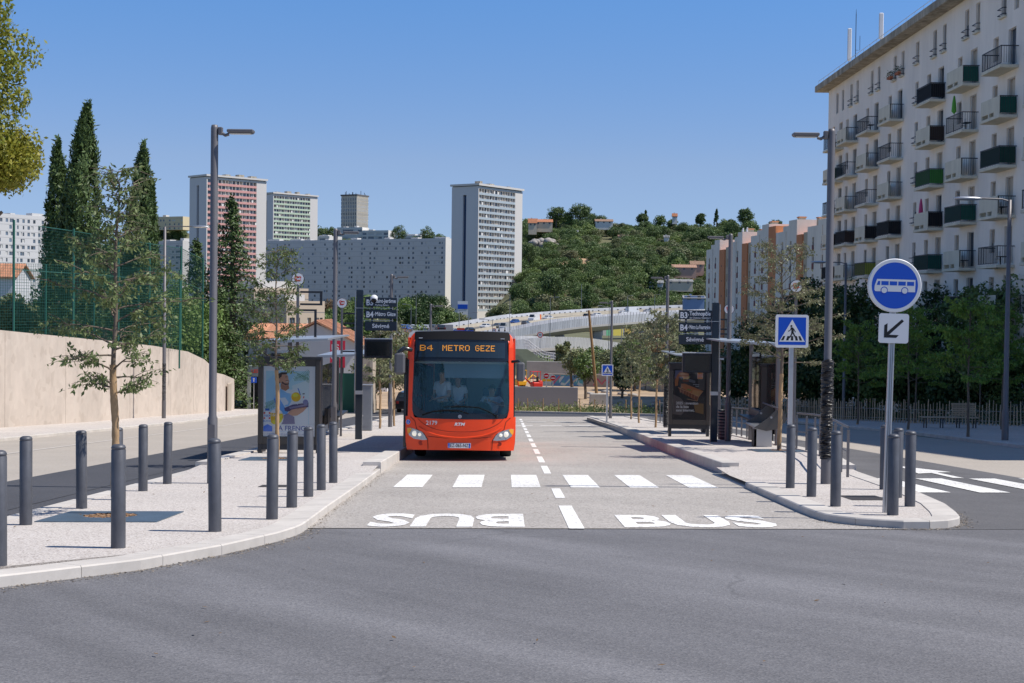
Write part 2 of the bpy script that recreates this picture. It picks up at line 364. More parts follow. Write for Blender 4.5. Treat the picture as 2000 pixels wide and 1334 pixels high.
def facade(mb, W, H, ops, depth, mat, X, reveal=None, z0=0):
    """wall in local x,z facing -y with real openings (u0,u1,v0,v1) and their reveals"""
    us = sorted({0, W, *[o[0] for o in ops], *[o[1] for o in ops]}); vs = sorted({z0, H, *[o[2] for o in ops], *[o[3] for o in ops]})
    ui = {u: i for i, u in enumerate(us)}; vi = {v: i for i, v in enumerate(vs)}; hole = set()
    for o in ops:
        for i in range(ui[o[0]], ui[o[1]]):
            for j in range(vi[o[2]], vi[o[3]]): hole.add((i, j))
    for j in range(len(vs)-1):
        i = 0
        while i < len(us)-1:
            if (i, j) in hole: i += 1; continue
            k = i
            while k < len(us)-1 and (k, j) not in hole: k += 1
            mb.poly([(us[i],0,vs[j]),(us[k],0,vs[j]),(us[k],0,vs[j+1]),(us[i],0,vs[j+1])], mat, X); i = k
    for a, b, c, d in ops:
        r_ = reveal or mat
        mb.poly([(a,0,c),(a,depth,c),(a,depth,d),(a,0,d)][::-1], r_, X); mb.poly([(b,0,c),(b,depth,c),(b,depth,d),(b,0,d)], r_, X)
        mb.poly([(a,0,c),(b,0,c),(b,depth,c),(a,depth,c)], r_, X); mb.poly([(a,0,d),(b,0,d),(b,depth,d),(a,depth,d)][::-1], r_, X)
# ================================================================== SETTING: ground, streets, kerbs, markings
m_asph = aggregate('asphalt_dark', (.146,.143,.150), (.10,.10,.108), (.21,.205,.21), 70, .6, .09, .35, arcs=.12, cracks=.22)
m_strip = aggregate('asphalt_strip', (.072,.073,.082), (.05,.05,.056), (.11,.11,.115), 70, .4, .08, .3)
m_lite = aggregate('asphalt_light', (.365,.335,.305), (.22,.195,.175), (.49,.455,.42), 50, .75, .09, .35, arcs=.03)
m_conc = aggregate('concrete_road', (.40,.355,.305), (.30,.265,.235), (.48,.44,.39), 45, .45, .06, .25)
m_side = aggregate('stone_chip_paving', (.50,.455,.42), (.25,.205,.18), (.68,.635,.59), 58, .62, .07, .4)
m_kerb = M('kerb_stone', (.56,.52,.475), .8, var=.08, scale=2.5, bump=.12, isl=.05)
m_white = aggregate('road_paint', (.78,.76,.73), (.36,.34,.32), (.82,.81,.79), 42, .8, .14, .3, arcs=.05)
m_dirt = M('dry_earth', (.40,.29,.19), .95, var=.3, scale=.25, bump=.4)
m_ter = M('valley_ground', (.125,.125,.065), .95, var=.35, scale=.05, bump=.3)

# terrain sheet, near field to beyond the ridge
ys = [-60,-40,-20,-10,0,5,10,15,20,25,30,40,50,60,66,72,78,84,90,96,102,108,116,124,132,145,160,180,200,230,260,300,340,380,420,460]
y = 490
while y < 1500: ys.append(y); y += 24
ys += [1600,1800,2200,3000,4500,9000]
na = 150; verts = []; faces = []
for yy in ys:
    for i in range(na+1):
        a = -1.3+2.6*i/na; x = a*(max(yy, -60)+95); verts.append((x, yy, gz(x, yy)-.02))
for j in range(len(ys)-1):
    for i in range(na): k = j*(na+1)+i; faces.append((k, k+1, k+na+2, k+na+1))
mb = MB(); mb.add(verts, faces, m_ter, True); struct(mb, 'terrain')

def hs(y): return .1 if y < 26.5 else (.2 if y > 29.5 else .1+.1*(y-26.5)/3)
def sw(mb, poly, mat, thick=0):
    for a, b in ((-50, 26.5), (26.5, 29.5), (29.5, 300)):
        c = clip_poly(poly, 1, a, b)
        if len(c) >= 3:
            if c[0] and True:
                ar = sum(c[i][0]*c[(i+1) % len(c)][1]-c[(i+1) % len(c)][0]*c[i][1] for i in range(len(c)))
                if ar < 0: c = c[::-1]
            y0 = min(p[1] for p in c); y1 = max(p[1] for p in c); n = 1 if y1 < 72 else int((y1-y0)/6)+1
            for i in range(n):
                q = clip_poly(c, 1, y0+(y1-y0)*i/n, y0+(y1-y0)*(i+1)/n)
                if len(q) >= 3: mb.poly([(x, y, gz(x, y)+hs(y)) for x, y in q], mat)
def Sd(x, y): return Vector((x, y, gz(x, y)+hs(y)))

mb = MB()
sheet(mb, [(-60,-25),(60,-25),(60,11),(9.98,13),(9.98,17.23),(-8.98,17.23),(-8.98,11),(-60,8)], .006, m_asph)
struct(mb, 'road')
mb = MB(); sheet(mb, [(-9,11),(-6.1,11),(-6.1,96),(-9,96)], .010, m_strip); sheet(mb, [(4.95,17.2),(9.98,17.2),(9.98,86),(7.2,86),(6,40)], .010, aggregate('asphalt_strip_worn', (.125,.122,.126), (.085,.083,.086), (.18,.175,.175), 70, .5, .12, .3, arcs=.06))
sheet(mb, [(-9,86),(12.8,84),(13,79),(26,68),(30,74),(12,92),(-9,104)], .012, m_strip); struct(mb, 'side_road')
mb = MB(); sheet(mb, [(-4.5,17.18),(4.9,17.18),(5.4,22),(5.6,26),(4.8,29),(4.8,77),(9,86),(-9,86),(-3,77)], .014, m_lite); struct(mb, 'bus_lane')
mb = MB(); sheet(mb, [(-60,8),(-8.98,11),(-8.98,104),(-16,110),(-16.1,45),(-16.9,20),(-60,12)], .008, m_conc)
sheet(mb, [(9.98,13),(60,11),(60,30),(15.1,30),(15.1,41),(15.3,62),(13.2,78.8),(9.98,84)], .008, m_conc); struct(mb, 'concrete_lane')
# pavements
mb = MB()
Lp = [(-9,7.6),(-6.5,9.8),(-4.57,11.7),(-4.27,12.03),(-4.04,12.32),(-3.36,13.24),(-2.85,14.48),(-2.49,15.75),(-2.37,16.53),(-2.37,17.27),(-2.40,19.3),(-2.42,23.5),(-2.47,28.3),(-2.47,76)]
sw(mb, [(p[0]-.06, p[1]) for p in Lp]+[(-3.4,80.5),(-5.9,80.5),(-6.1,76),(-6.1,9),(-9,6.5)], m_side); struct(mb, 'left_pavement')
mb = MB()
Rin = [(4.15,77),(4.5,60),(4.42,38),(4.46,28.25),(4.17,28.2),(4.15,24.4),(4.08,19.32),(4.12,18.3),(4.3,17.74),(4.83,17.3),(5.35,17.4)]
Rout = [(5.62,17.85),(5.85,18.6),(6.15,19.9),(6.46,22.4),(6.72,26.1),(6.85,27.8),(7.2,31),(7.5,35),(7.6,46),(7.4,55),(7.1,66),(6.6,78)]
sw(mb, [(4.3,77)]+[(x+.05, y) for x, y in Rin[1:]]+Rout, m_side); struct(mb, 'right_pavement')
mb = MB()
sheet(mb, [(-16.1,30),(-16.1,45),(-15.55,75),(-15.6,104),(-21,104),(-21,30)], .10, m_side)
sheet(mb, [(15.1,30),(15.1,41),(15.76,54),(14.9,72),(13.2,80.5),(29,80),(34,70),(34,30)], .10, m_side)
sheet(mb, [(-60,20),(-17,20),(-16.1,30),(-21,30),(-60,30)], .07, m_side)
struct(mb, 'side_pavement')
# kerbs
mb = MB()
kerb(mb, Lp[1:13], .34, .112, m_kerb, 1, 1.0)
kerb(mb, [(-2.47,28.4),(-2.47,76.5)], .36, .24, m_kerb, 1, 1.2)
kerb(mb, [(-2.47,76.5),(-2.9,79.5),(-4,80.8),(-5.5,80.6),(-6.1,79)], .3, .2, m_kerb, 1, 1)
kerb(mb, [(-6.2,9.9),(-6.2,28.4)], .28, .106, m_kerb, -1, 1.0)
kerb(mb, [(-6.2,28.5),(-6.2,76.5)], .3, .235, m_kerb, -1, 1.2)
kerb(mb, [(4.46,77.2),(4.62,70),(4.62,60),(4.36,38),(4.36,28.4)], .34, .24, m_kerb, 1, 1.2)
kerb(mb, [(4.15,28.3),(4.15,24.45)], .3, .03, m_kerb, 1, 1.0)
kerb(mb, [(4.15,24.4),(4.08,19.32),(4.10,18.3),(4.3,17.72),(4.83,17.22),(5.35,17.25),(5.72,17.7),(5.92,18.5),(6.2,19.86),(6.52,22.37),(6.78,26.04),(6.9,27.6)], .34, .112, m_kerb, 1, 1.0)
kerb(mb, [(6.9,27.8),(7.45,31.5),(7.68,35),(7.75,46),(7.6,55),(7.25,66),(6.8,77)], .34, .23, m_kerb, 1, 1.2)
kerb(mb, [(6.7,77.6),(5.4,78.6),(4.5,77.6)], .3, .2, m_kerb, 1, .8)
kerb(mb, [(-16.05,30),(-16.05,45),(-15.5,75),(-15.6,104)], .18, .11, m_kerb, 1, 1.2)
kerb(mb, [(15.05,30),(15.05,41),(15.7,54),(14.85,72),(13.2,80.6)], .22, .115, m_kerb, -1, 1.2)
kerb(mb, [(-9,104),(-3,99.5),(.5,98.5),(6,93),(10,87.5),(13,79.5)][::-1], .3, .14, m_kerb, -1, 1.2)
struct(mb, 'kerb')
# flat white edge line of the left lane and drain line
mb = MB(); sheet(mb, [(-12.85,20),(-12.72,20),(-12.78,76),(-12.9,76)], .016, m_kerb)
sheet(mb, [(-6.9,16.9),(-6.85,16.9),(-6.85,76),(-6.9,76)], .016, m_strip); struct(mb, 'gutter_line')

# road markings
mb = MB(); H1 = .020
for k in range(6):
    x = -1.9+1.015*k; sheet(mb, [(x,24.3),(x+.5,24.3),(x+.5,27.87),(x,27.87)], H1, m_white)
sheet(mb, [(.79,17.12),(.98,17.12),(.98,20.5),(.79,20.5)], H1, m_white); sheet(mb, [(.8,21.95),(.95,21.95),(.95,24.08),(.8,24.08)], H1, m_white)
y = 28.3
while y < 76: sheet(mb, [(.8,y),(.94,y),(.94,y+2.9),(.8,y+2.9)], H1, m_white); y += 4.33
for x in (-2,-.2,1.15,2.5): sheet(mb, [(x,71.4),(x+.95,71.4),(x+.95,72.3),(x,72.3)], H1, m_white); sheet(mb, [(x+.5,65.8),(x+1.5,65.8),(x+1.5,66.4),(x+.5,66.4)], H1, m_white)
for x in (6.85,7.83,8.85,9.8): sheet(mb, [(x,23.3),(x+.5,23.3),(x+.5,27),(x,27)], H1, m_white)
sheet(mb, [(8.74,31.5),(8.36,28.6),(8.68,28.8),(8.62,27.2),(8.8,27.1),(8.86,29.0),(9.18,29.1)], H1, m_white)
for x in (-8.5,-7.6): pass
def road_word(x0, x1, y0, y1, flip):
    glyphs = {'B': 0, 'U': 1, 'S': 2}; vs, fs = text2d('BUS', 1, .035, 'LEFT')
    ax, bx = min(v[0] for v in vs), max(v[0] for v in vs); ay, by = min(v[1] for v in vs), max(v[1] for v in vs)
    o = []
    for a, b in vs:
        u, v = (a-ax)/(bx-ax), (b-ay)/(by-ay)
        if flip: u, v = 1-u, 1-v
        X, Y = x0+(x1-x0)*u, y0+(y1-y0)*v; o.append((X, Y, gz(X, Y)+H1))
    mb.add(o, fs, m_white)
road_word(-1.72, .26, 17.3, 19.15, True); road_word(1.48, 3.42, 17.3, 19.0, False)
struct(mb, 'road_marking')

# dirt lot and far roads in the valley
mb = MB(); sheet(mb, [(-16,112),(-6,104),(2,100),(8,94),(14,86),(24,92),(40,110),(60,170),(60,200),(-10,200),(-16,160)], .05, m_dirt); struct(mb, 'dirt_lot')
mb = MB(); sheet(mb, [(9,110),(30,104),(60,118),(60,123),(30,110),(12,116)], .09, m_strip)
sheet(mb, [(-120,225),(10,225),(10,330),(-150,330)], .05, m_strip); struct(mb, 'valley_road')

# ================================================================== STREET FURNITURE
m_pole = M('anthracite_paint', (.150,.143,.150), .5, .3, var=.06, scale=3, spec=.5)
m_bol = M('bollard_paint', (.105,.108,.122), .5, .3, var=.10, scale=5, spec=.5, isl=.05)
m_dark = M('dark_steel', (.035,.038,.045), .45, .4)
m_navy = M('totem_navy', (.012,.024,.042), .3, .1, coat=.3)
m_alu = M('aluminium', (.52,.53,.55), .42, .85, var=.05, scale=4)
m_wht = M('white_enamel', (.72,.72,.73), .4)
m_sblue = M('sign_blue', (.0,.075,.52), .38, coat=.2)
m_blk = M('black_print', (.012,.012,.014), .5)
m_txt = M('pale_print', (.62,.66,.70), .5)
m_red = M('red_print', (.72,.06,.03), .5)
m_wrap = M('black_plastic_wrap', (.022,.021,.023), .38, var=.2, scale=14, bump=.6)
m_soil = M('tree_pit_bark', (.30,.18,.10), .95, var=.5, scale=30, bump=.8)

# bollards
def bollard():
    t = thing('bollard', 'x', 'bollard', (0,0,0))
    mb = MB(); r = .072
    mb.lathe([(r, -.05),(r, 0),(r, .985),(r-.004,.99),(r-.004,.996),(r,1.0),(r,1.012),(r-.01,1.03),(r-.03,1.04),(1e-4,1.042)], m_bol, 24); mb.build('post', t)
    return t
b0 = bollard(); first = True
BL = [(-4.54,12.77,'bollard at the left end of the kerb row, cut by the frame edge'),
 (-3.86,14.22,'bollard of the front kerb row standing just right of the nearest tree trunk'),
 (-3.23,15.88,'kerb row bollard right in front of the tall left lamp post'),
 (-2.84,17.39,'bollard beside the second tree trunk, leftmost of five before the beer poster'),
 (-2.86,19.13,'second bollard from the left of the five before the beer poster'),
 (-2.90,21.05,'middle bollard of the five before the beer poster'),
 (-2.89,22.44,'fourth bollard from the left of the five before the beer poster'),
 (-2.91,24.17,'rearmost right bollard of the five, at the edge of the beer poster frame'),
 (-5.59,16.61,'bollard nearest the camera in the back row, left of the tree grate'),
 (-5.62,18.90,'second bollard of the back row, behind the near tree grate'),
 (-5.55,20.40,'bollard of the back row half hidden behind the nearest tree trunk'),
 (-5.63,22.14,'fourth bollard of the back row, just right of the nearest tree trunk'),
 (-5.65,23.82,'rearmost bollard of the back row along the side lane, nearest the lamp post')]
BR = [(4.67,23.13,'bollard directly below the blue pedestrian crossing sign'),
 (4.61,21.25,'bollard on the right island between the crossing sign and the wrapped lamp post'),
 (4.56,19.48,'bollard on the right island just right of the wrapped lamp post foot'),
 (4.98,18.13,'nearest bollard of the right island, in front of the blue bus sign pole'),
 (5.59,19.50,'rightmost bollard of the right island tip'),
 (5.85,21.08,'bollard half hidden behind the one next to the blue bus sign pole'),
 (6.12,22.82,'rearmost bollard behind the blue bus sign pole, at its left side')]
for i, (x, y, lab) in enumerate(BL+BR):
    grp = 'grey steel bollards on the left pavement' if i < len(BL) else 'grey steel bollards on the right island'
    loc = Sd(x, y); lab = 'grey '+lab
    if first: b0.location = loc; b0['label'] = lab; b0['group'] = grp; first = False; o = b0
    else: o = copy_tree(b0, loc, random.Random(i).uniform(0, 6), lab, grp)
    rb_ = random.Random(i+50); o.rotation_euler = (R(rb_.uniform(-.5,.5)), R(rb_.uniform(-.6,.6)), o.rotation_euler[2])

# slim square-head lamp posts
def lamp_a():
    t = thing('street_lamp', 'x', 'street lamp')
    mb = MB(); mb.lathe([(.085,-.1),(.085,1.1),(.066,1.14),(.062,5.98),(.05,6.03),(1e-4,6.04)], m_pole, 20); mb.b2((-.055,-.089,.55),(.055,-.080,1.0), m_pole); mb.build('pole', t)
    mb = MB(); mb.box((.10,0,5.93),(.07,.10,.13), m_pole, bev=.01); mb.tube([(.12,0,5.9),(.18,0,5.86),(.24,0,5.88)], .028, m_pole, 10); mb.box((.44,0,5.93),(.44,.20,.055), m_pole, bev=.012); mb.box((.44,0,5.905),(.40,.16,.03), m_pole); hd = mb.build('lamp_head', t)
    mb = MB(); mb.box((.44,0,5.887),(.34,.13,.01), M('led_lens', (.6,.6,.58), .3)); mb.build('lens', hd)
    return t
la = lamp_a()
def wrap(mb, z0, z1, r, seed, mat=m_wrap):
    rn = random.Random(seed); prof = []; z = z0
    while z < z1:
        prof.append((r+rn.uniform(.004,.022), z)); z += rn.uniform(.012,.022); prof.append((r+rn.uniform(-.002,.008), z)); z += rn.uniform(.008,.015)
    vs = []; n = 20; fs = []
    ph = [rn.uniform(0, 6) for _ in prof]
    for k, (rr, z) in enumerate(prof):
        for j in range(n):
            t = 2*math.pi*j/n; q = rr+.006*math.sin(3*t+ph[k])+.004*math.sin(5*t+ph[k]*2); vs.append((q*math.cos(t), q*math.sin(t), z+.018*math.sin(t+.9*math.sin(k*.21))+.008*math.sin(2*t+ph[k])))
    for i in range(len(prof)-1):
        for j in range(n): fs.append([i*n+j, i*n+(j+1) % n, (i+1)*n+(j+1) % n, (i+1)*n+j])
    mb.add(vs, fs, mat, False)
LA = [(-4.93,23.97,0,'tall grey street lamp nearest on the left pavement, arm to the right','L'),
 (-4.84,40.23,0,'grey street lamp rising just left of the left bus stop totem','L'),
 (-4.53,56.13,0,'grey street lamp behind the left bus stop sign boards','L'),
 (-4.02,76,0,'farthest grey street lamp left of the lane, above the bus roof','L'),
 (5.48,24.16,180,'tall grey street lamp with black crumpled plastic round its foot','R'),
 (6.49,41.3,180,'grey street lamp just right of the right bus stop totem','R'),
 (6.38,56.27,180,'grey street lamp left of the burger poster, foot wrapped in torn black foil','R'),
 (5.41,72.81,180,'far grey street lamp behind the small pedestrian crossing sign','R')]
for i, (x, y, a, lab, s) in enumerate(LA):
    g = 'square headed street lamps along the bus lane'
    if i == 0: o = la; o.location = Sd(x, y); o['label'] = lab; o['group'] = g
    else: o = copy_tree(la, Sd(x, y), R(a), lab, g)
    if i == 4: mb = MB(); wrap(mb, .42, 2.1, .094, 3); mb.build('plastic_wrap', o)
    if i == 6: mb = MB(); wrap(mb, .05, 2.0, .092, 5, M('torn_foil', (.03,.03,.032), .4, var=.9, scale=9, bump=.8)); mb.build('plastic_wrap', o)

# oval-head lamp posts
def lamp_b(h, arm, lab, loc, rz, wrapped=False, r=.075):
    t = thing('street_lamp', lab, 'street lamp', loc, R(rz), 'oval headed street lamps on the side streets')
    mb = MB(); mb.lathe([(.11,-.1),(.11,.9),(r+.01,1.0),(r*.75,h),(1e-4,h+.01)], m_pole, 16); mb.build('pole', t)
    mb = MB(); mb.tube([(0,0,h-.05),(.25,0,h+.02),(arm,0,h+.04)], .028, m_pole, 8); mb.ball((arm+.3,0,h+.03), .5, m_alu, 16, sc=(.95,.36,.14)); mb.build('lamp_head', t)
    if wrapped: mb = MB(); wrap(mb, .9, 2.9, .09, 7); mb.build('plastic_wrap', t)
    return t
lamp_b(7.7, 1.05, 'tall slim lamp post with oval head at the far right, before the white apartment block', on(16.06,45.5,.1), 180)
lamp_b(8.4, 1.15, 'lamp post with oval head behind the wrapped lamp post, before dark trees', on(18.2,76.3,.1), 180)
lamp_b(10.1, 1.55, 'slim lamp post with oval head before the beige retaining wall, black foil round it', on(-18.02,75.1,.1), 0, True, .09)

# small bollard lights and cable ties omitted; utility box
t = thing('utility_cabinet', 'grey metal street cabinet right of the left bus stop totem', 'cabinet', Sd(-5.0,51.2))
mb = MB(); mb.box((0,0,.83),(.42,.36,1.62), M('cabinet_grey', (.22,.24,.27), .45, .2, var=.05), bev=.015); mb.box((0,0,1.655),(.47,.41,.03), m_alu, bev=.008); mb.box((0,0,.02),(.40,.34,.06), m_dark); mb.build('body', t)
mb = MB(); mb.box((-.02,-.183,.85),(.34,.008,1.35), M('cabinet_grey', (.22,.24,.27)), bev=.003); mb.box((-.12,-.19,.55),(.07,.008,.05), m_alu); mb.build('door', t)

# ---- round blue bus sign
def arrow_sign():
    loc = Sd(4.98,18.43); t = thing('traffic_sign', 'round blue bus lane sign above a white plate with a black arrow', 'traffic sign', loc)
    t.rotation_euler = (0, R(1.0), 0)
    mb = MB(); mb.box((0,.05,1.3),(.075,.05,2.9), m_alu, bev=.008)
    mb.box((-.012,.024,1.3),(.004,.004,2.88), m_dark); mb.box((.012,.024,1.3),(.004,.004,2.88), m_dark); mb.build('pole', t)
    zc = 2.96; X = Matrix.Translation((0,0,zc))
    mb = MB(); Xd = X @ Matrix.Rotation(R(90), 4, 'X'); mb.lathe([(.335,-.028),(.348,-.026),(.35,-.0),(.347,.008),(.338,.012)], m_wht, 56, Xd)
    mb.build('sign_rim', t)
    mb = MB(); f = Flat(mb, X, -.0125); f.disc(0,0,.300, m_sblue, 56); mb.build('sign_face', t)
    mb = MB(); f = Flat(mb, X, -.0135); U = lambda px: (px-1550)/1000*1.138; V = lambda py: -(py-465)/1000*1.138
    def q(pts): return [(U(a), V(b)) for a, b in pts]
    f.poly(q([(1320,470),(1345,395),(1783,395),(1783,535),(1330,535),(1318,520)]), m_wht); f.nx()
    for a, b in ((1395,1478),(1490,1575),(1588,1673),(1688,1768)): f.poly(q([(a,418),(b,418),(b,463),(a,463)]), m_sblue)
    f.poly(q([(1358,418),(1382,418),(1380,463),(1342,463)]), m_sblue)
    for c in (1430,1664):
        f.disc(U(c), V(520), .046, m_sblue, 24); 
    f.nx()
    for c in (1430,1664): f.disc(U(c), V(522), .0365, m_wht, 24)
    mb.build('bus_symbol', t)
    # plate
    zp = 2.405
    mb = MB(); pts = []; r = .035; h = .192
    for cx, cz, a in ((h-r, h-r, 0), (-h+r, h-r, 90), (-h+r, -h+r, 180), (h-r, -h+r, 270)):
        for q_ in range(6): pts.append((cx+r*math.cos(R(a+q_*18)), cz+r*math.sin(R(a+q_*18))))
    Xp = Matrix.Translation((0.008,0,zp)) @ Matrix.Rotation(R(90), 4, 'X'); mb.prism(pts, -.018, .012, m_wht, Xp); mb.build('sign_plate', t)
    mb = MB(); f = Flat(mb, Matrix.Translation((.008,0,zp)), -.0128); k = .385/350
    q2 = lambda L: [((a-1545)*k, -(b-947)*k) for a, b in L]
    f.poly(q2([(1468,888),(1468,985),(1430,1022),(1430,912)]), m_blk); f.poly(q2([(1430,1058),(1468,1022),(1605,1025),(1575,1058)]), m_blk); f.poly(q2([(1430,1058),(1430,1022),(1468,985),(1468,1022)]), m_blk)
    f.nx(); f.poly(q2([(1468,1022),(1458,1000),(1635,838),(1660,860),(1492,1022)]), m_blk); mb.build('arrow_symbol', t)
    mb = MB()
    for z in (2.75, 3.15, 2.3, 2.5): mb.box((0,.02,z),(.14,.02,.03), m_alu)
    mb.build('bracket', t)
arrow_sign()
def crossing_sign(x, y, size, hz, lab, cyl=False):
    t = thing('traffic_sign', lab, 'traffic sign', Sd(x, y), 0, 'pedestrian crossing signs')
    mb = MB(); mb.box((0,.045,(hz+size/2)/2),(.08,.045,hz+size/2), m_alu, bev=.006); mb.build('pole', t)
    h = size/2; r = .04; pts = []
    for cx, cz, a in ((h-r, h-r, 0), (-h+r, h-r, 90), (-h+r, -h+r, 180), (h-r, -h+r, 270)):
        for q_ in range(6): pts.append((cx+r*math.cos(R(a+q_*18)), cz+r*math.sin(R(a+q_*18))))
    X = Matrix.Translation((0,0,hz)); mb = MB(); mb.prism(pts, -.02, .012, m_wht, X @ Matrix.Rotation(R(90), 4, 'X')); mb.build('sign_plate', t)
    mb = MB(); f = Flat(mb, X, -.0128); k = size/362
    q = lambda L: [((a-394)*k, -(b-986)*k) for a, b in L]
    f.rrect(-152*k, -151*k, 152*k, 152*k, .01, m_sblue); mb.build('sign_face', t)
    mb = MB(); f = Flat(mb, X, -.0142); f.poly(q([(252,1102),(394,858),(536,1102)]), m_wht); f.nx()
    for a in (272,328,380,432,478):
        s = (394-a-13)*.2
        f.poly(q([(a+s*.0,1088),(a+28+s*.0,1088),(a+26+s,1040),(a+4+s,1040)]), m_blk)
    f.nx(); f.disc(-9*k, 56*k, 11.5*k, m_blk, 14)
    f.poly(q([(376,946),(402,944),(412,980),(408,1012),(384,1010),(386,975)]), m_blk)
    f.line(q([(396,1000),(384,1032),(358,1062)]), 15*k, m_blk); f.line(q([(402,1000),(418,1030),(440,1062)]), 15*k, m_blk)
    f.line(q([(384,952),(372,978),(350,988)]), 9*k, m_blk); f.line(q([(402,952),(418,975),(432,998)]), 9*k, m_blk); mb.build('pedestrian_symbol', t)
    return t
crossing_sign(P(1546,700,25.0).x,25.0,.58,P(1547,647,25.0).z-Sd(4.82,25).z,'large square blue pedestrian crossing sign above a bollard, right of the bus')
crossing_sign(4.58,63.8,.52,P(1187,723,63.8).z-Sd(4.58,63.8).z,'small distant square blue pedestrian crossing sign before a grey lamp post')

# ---- bus stop totems
def totem(x, y, side, lines, lab, htop, wall):
    t = thing('bus_stop_totem', lab, 'bus stop sign', Sd(x, y), 0, 'dark bus stop totems'); s = side
    mb = MB(); mb.box((0,0,htop/2),(.20,.14,htop), m_navy, bev=.01); mb.build('post', t)
    mb = MB(); mb.box((0,-.002,1.40),(.216,.16,.11), m_alu, bev=.004); mb.box((-s*.13,0,htop/2+.7),(.02,.1,htop-1.5), m_alu); mb.build('band', t)
    if s > 0:
        x0, x1 = .16, 1.10
    else: x0, x1 = -1.05, -.115
    zs = htop-.36
    mb = MB()
    for k in range(2): mb.box((x0+(x1-x0)*(.22+.6*k),.02,zs-.36),(.06,.03,1.0), m_dark)
    mb.tube([(x1+.01,0,zs+.16),(x1+.01,0,zs-.9)], .008, m_alu, 6); mb.box((0 if s < 0 else 0,0,zs-.18),(.22,.15,.012), m_alu); mb.box((s*.5,.0,zs-.18),(1.0,.012,.012), m_alu); mb.box((s*.5,.0,zs-.54),(1.0,.012,.012), m_alu); mb.build('bracket', t)
    for k, (num, txt, sub) in enumerate(lines):
        zc = zs-.355*k; mb = MB(); mb.box(((x0+x1)/2,-.02,zc),(x1-x0,.05,.27), m_navy, bev=.006); bd = mb.build('sign_board', t)
        mb = MB(); f = Flat(mb, None, -.0462)
        if num:
            f.text(num, x0+.14, zc-.02, .235, m_txt, .006, sx=.88); f.poly([(x0+.265,zc+.03),(x0+.265,zc-.03),(x0+.285,zc)], m_txt)
            wd = x1-x0-.33; sz = .165
            vs, _ = text2d(txt, sz, .003, 'LEFT'); wt = max(v[0] for v in vs); f.text(txt, x0+.30, zc+(.035 if sub else 0), sz, m_txt, .003, 'LEFT', sx=min(1.15, wd/wt))
            if sub: f.text(sub, x0+.30, zc-.085, .07, m_txt, .0, 'LEFT')
        else: f.text(txt, (x0+x1)/2, zc, .17, m_txt, .003)
        mb.build('lettering', bd)
    zc = zs-1.38+.0; mb = MB(); xm = s*.56 if s > 0 else s*.52
    mb.box((xm,0,zc),(.82,.16,.56), m_dark, bev=.012); mb.box((xm,0,zc+.29),(.84,.18,.03), m_alu, bev=.004); sc = mb.build('display', t)
    mb = MB(); mb.box((xm,-.083,zc),(.70,.008,.43), M('dark_screen', (.01,.014,.016), .12, coat=.6)); mb.build('screen', sc)
    if wall:
        mb = MB(); mb.tube([(.05,0,htop-.23),(.42,0,htop-.20)], .014, m_dark, 8); mb.ball((.42,0,htop-.26), .12, m_wht, 16); mb.ball((.42,-.035,htop-.29), .095, M('dome_glass', (.01,.01,.012), .08), 14); mb.build('camera_dome', t)
    return t
totem(-4.35,42.3,1,[('B3','Saint-Jerôme','Parking Relais'),('B4','Métro Gèze',None),(None,'Sévigné',None)],'dark navy bus stop totem left of the bus, board reading Saint-Jerôme',P(698,566,42.3).z-Sd(-4.35,42.3).z,True)
totem(6.02,40.9,-1,[('B3','Technopôle','de Château Gombert'),('B4','Métro La Fourragère',None),(None,'Sévigné',None)],'dark navy bus stop totem right of the bus, board reading Technopôle',P(1390,591,40.9).z-Sd(6.02,40.9).z,False)

# ---- round stop flags with open frames
def stop_flag(x, y, s, zc, lab):
    t = thing('bus_stop_flag', lab, 'bus stop sign', Sd(x, y), 0, 'round white bus stop flags')
    mb = MB(); mb.box((0,0,(zc-.14)/2),(.07,.05,zc-.14), m_pole, bev=.006); mb.build('pole', t)
    mb = MB(); X = Matrix.Translation((0,0,zc)) @ Matrix.Rotation(R(90), 4, 'X'); mb.lathe([(.155,-.02),(.165,-.018),(.165,.018),(.155,.02)], m_dark, 32, X); mb.lathe([(.15,.0),(.15,.0215)], m_wht, 32, X); d = mb.build('disc', t)
    mb = MB(); f = Flat(mb, Matrix.Translation((0,0,zc)), -.0222)
    for pts in ([(-.07,.01),(-.075,.065),(-.03,.075),(-.015,.05),(-.03,.025),(-.065,.028)],[(-.01,.02),(.0,.065),(.02,.03),(.035,.06),(.07,.055),(.072,.015)],[(-.075,-.01),(-.03,-.008),(-.06,-.04),(-.02,-.06),(-.02,-.02)],[(.0,-.06),(.01,-.02),(.035,-.06),(.05,-.02),(.08,-.025)]):
        f.line(pts, .026, m_red); f.nx()
    mb.build('logo', d)
    for (z0, z1, w0, w1) in ((zc-.66, zc-.30, .10, .62), (zc-1.55, zc-.76, .06, .48)):
        mb = MB(); a, b = sorted((s*w0*.6, s*w1))
        mb.b2((a,-.02,z1-.05),(b,.02,z1), m_dark); mb.b2((a,-.02,z0),(b,.02,z0+.05), m_dark); e = b if s > 0 else a+.06; mb.b2((e-.06,-.021,z0+.001),(e,.021,z1-.001), m_dark)
        mb.tube([(0,0,z1-.03),(s*w0,0,z1-.03)], .012, m_dark, 6); mb.build('route_frame', t)
    return t
for (px, py, Y, s, xb, lab) in ((582,545,36,1,-5.1,'round white bus stop flag with a red mark among the leaves of the left tree'),(668,592,45,1,-4.95,'round white bus stop flag with a red mark beside the left totem'),
        (1555,559,36.5,-1,7.25,'round white bus stop flag with a red mark above the large crossing sign'),(1424,604,45,-1,6.9,'round white bus stop flag with a red mark half hidden by a lamp post')):
    p = P(px, py, Y); stop_flag(p.x, Y, s, p.z-Sd(p.x, Y).z, lab)

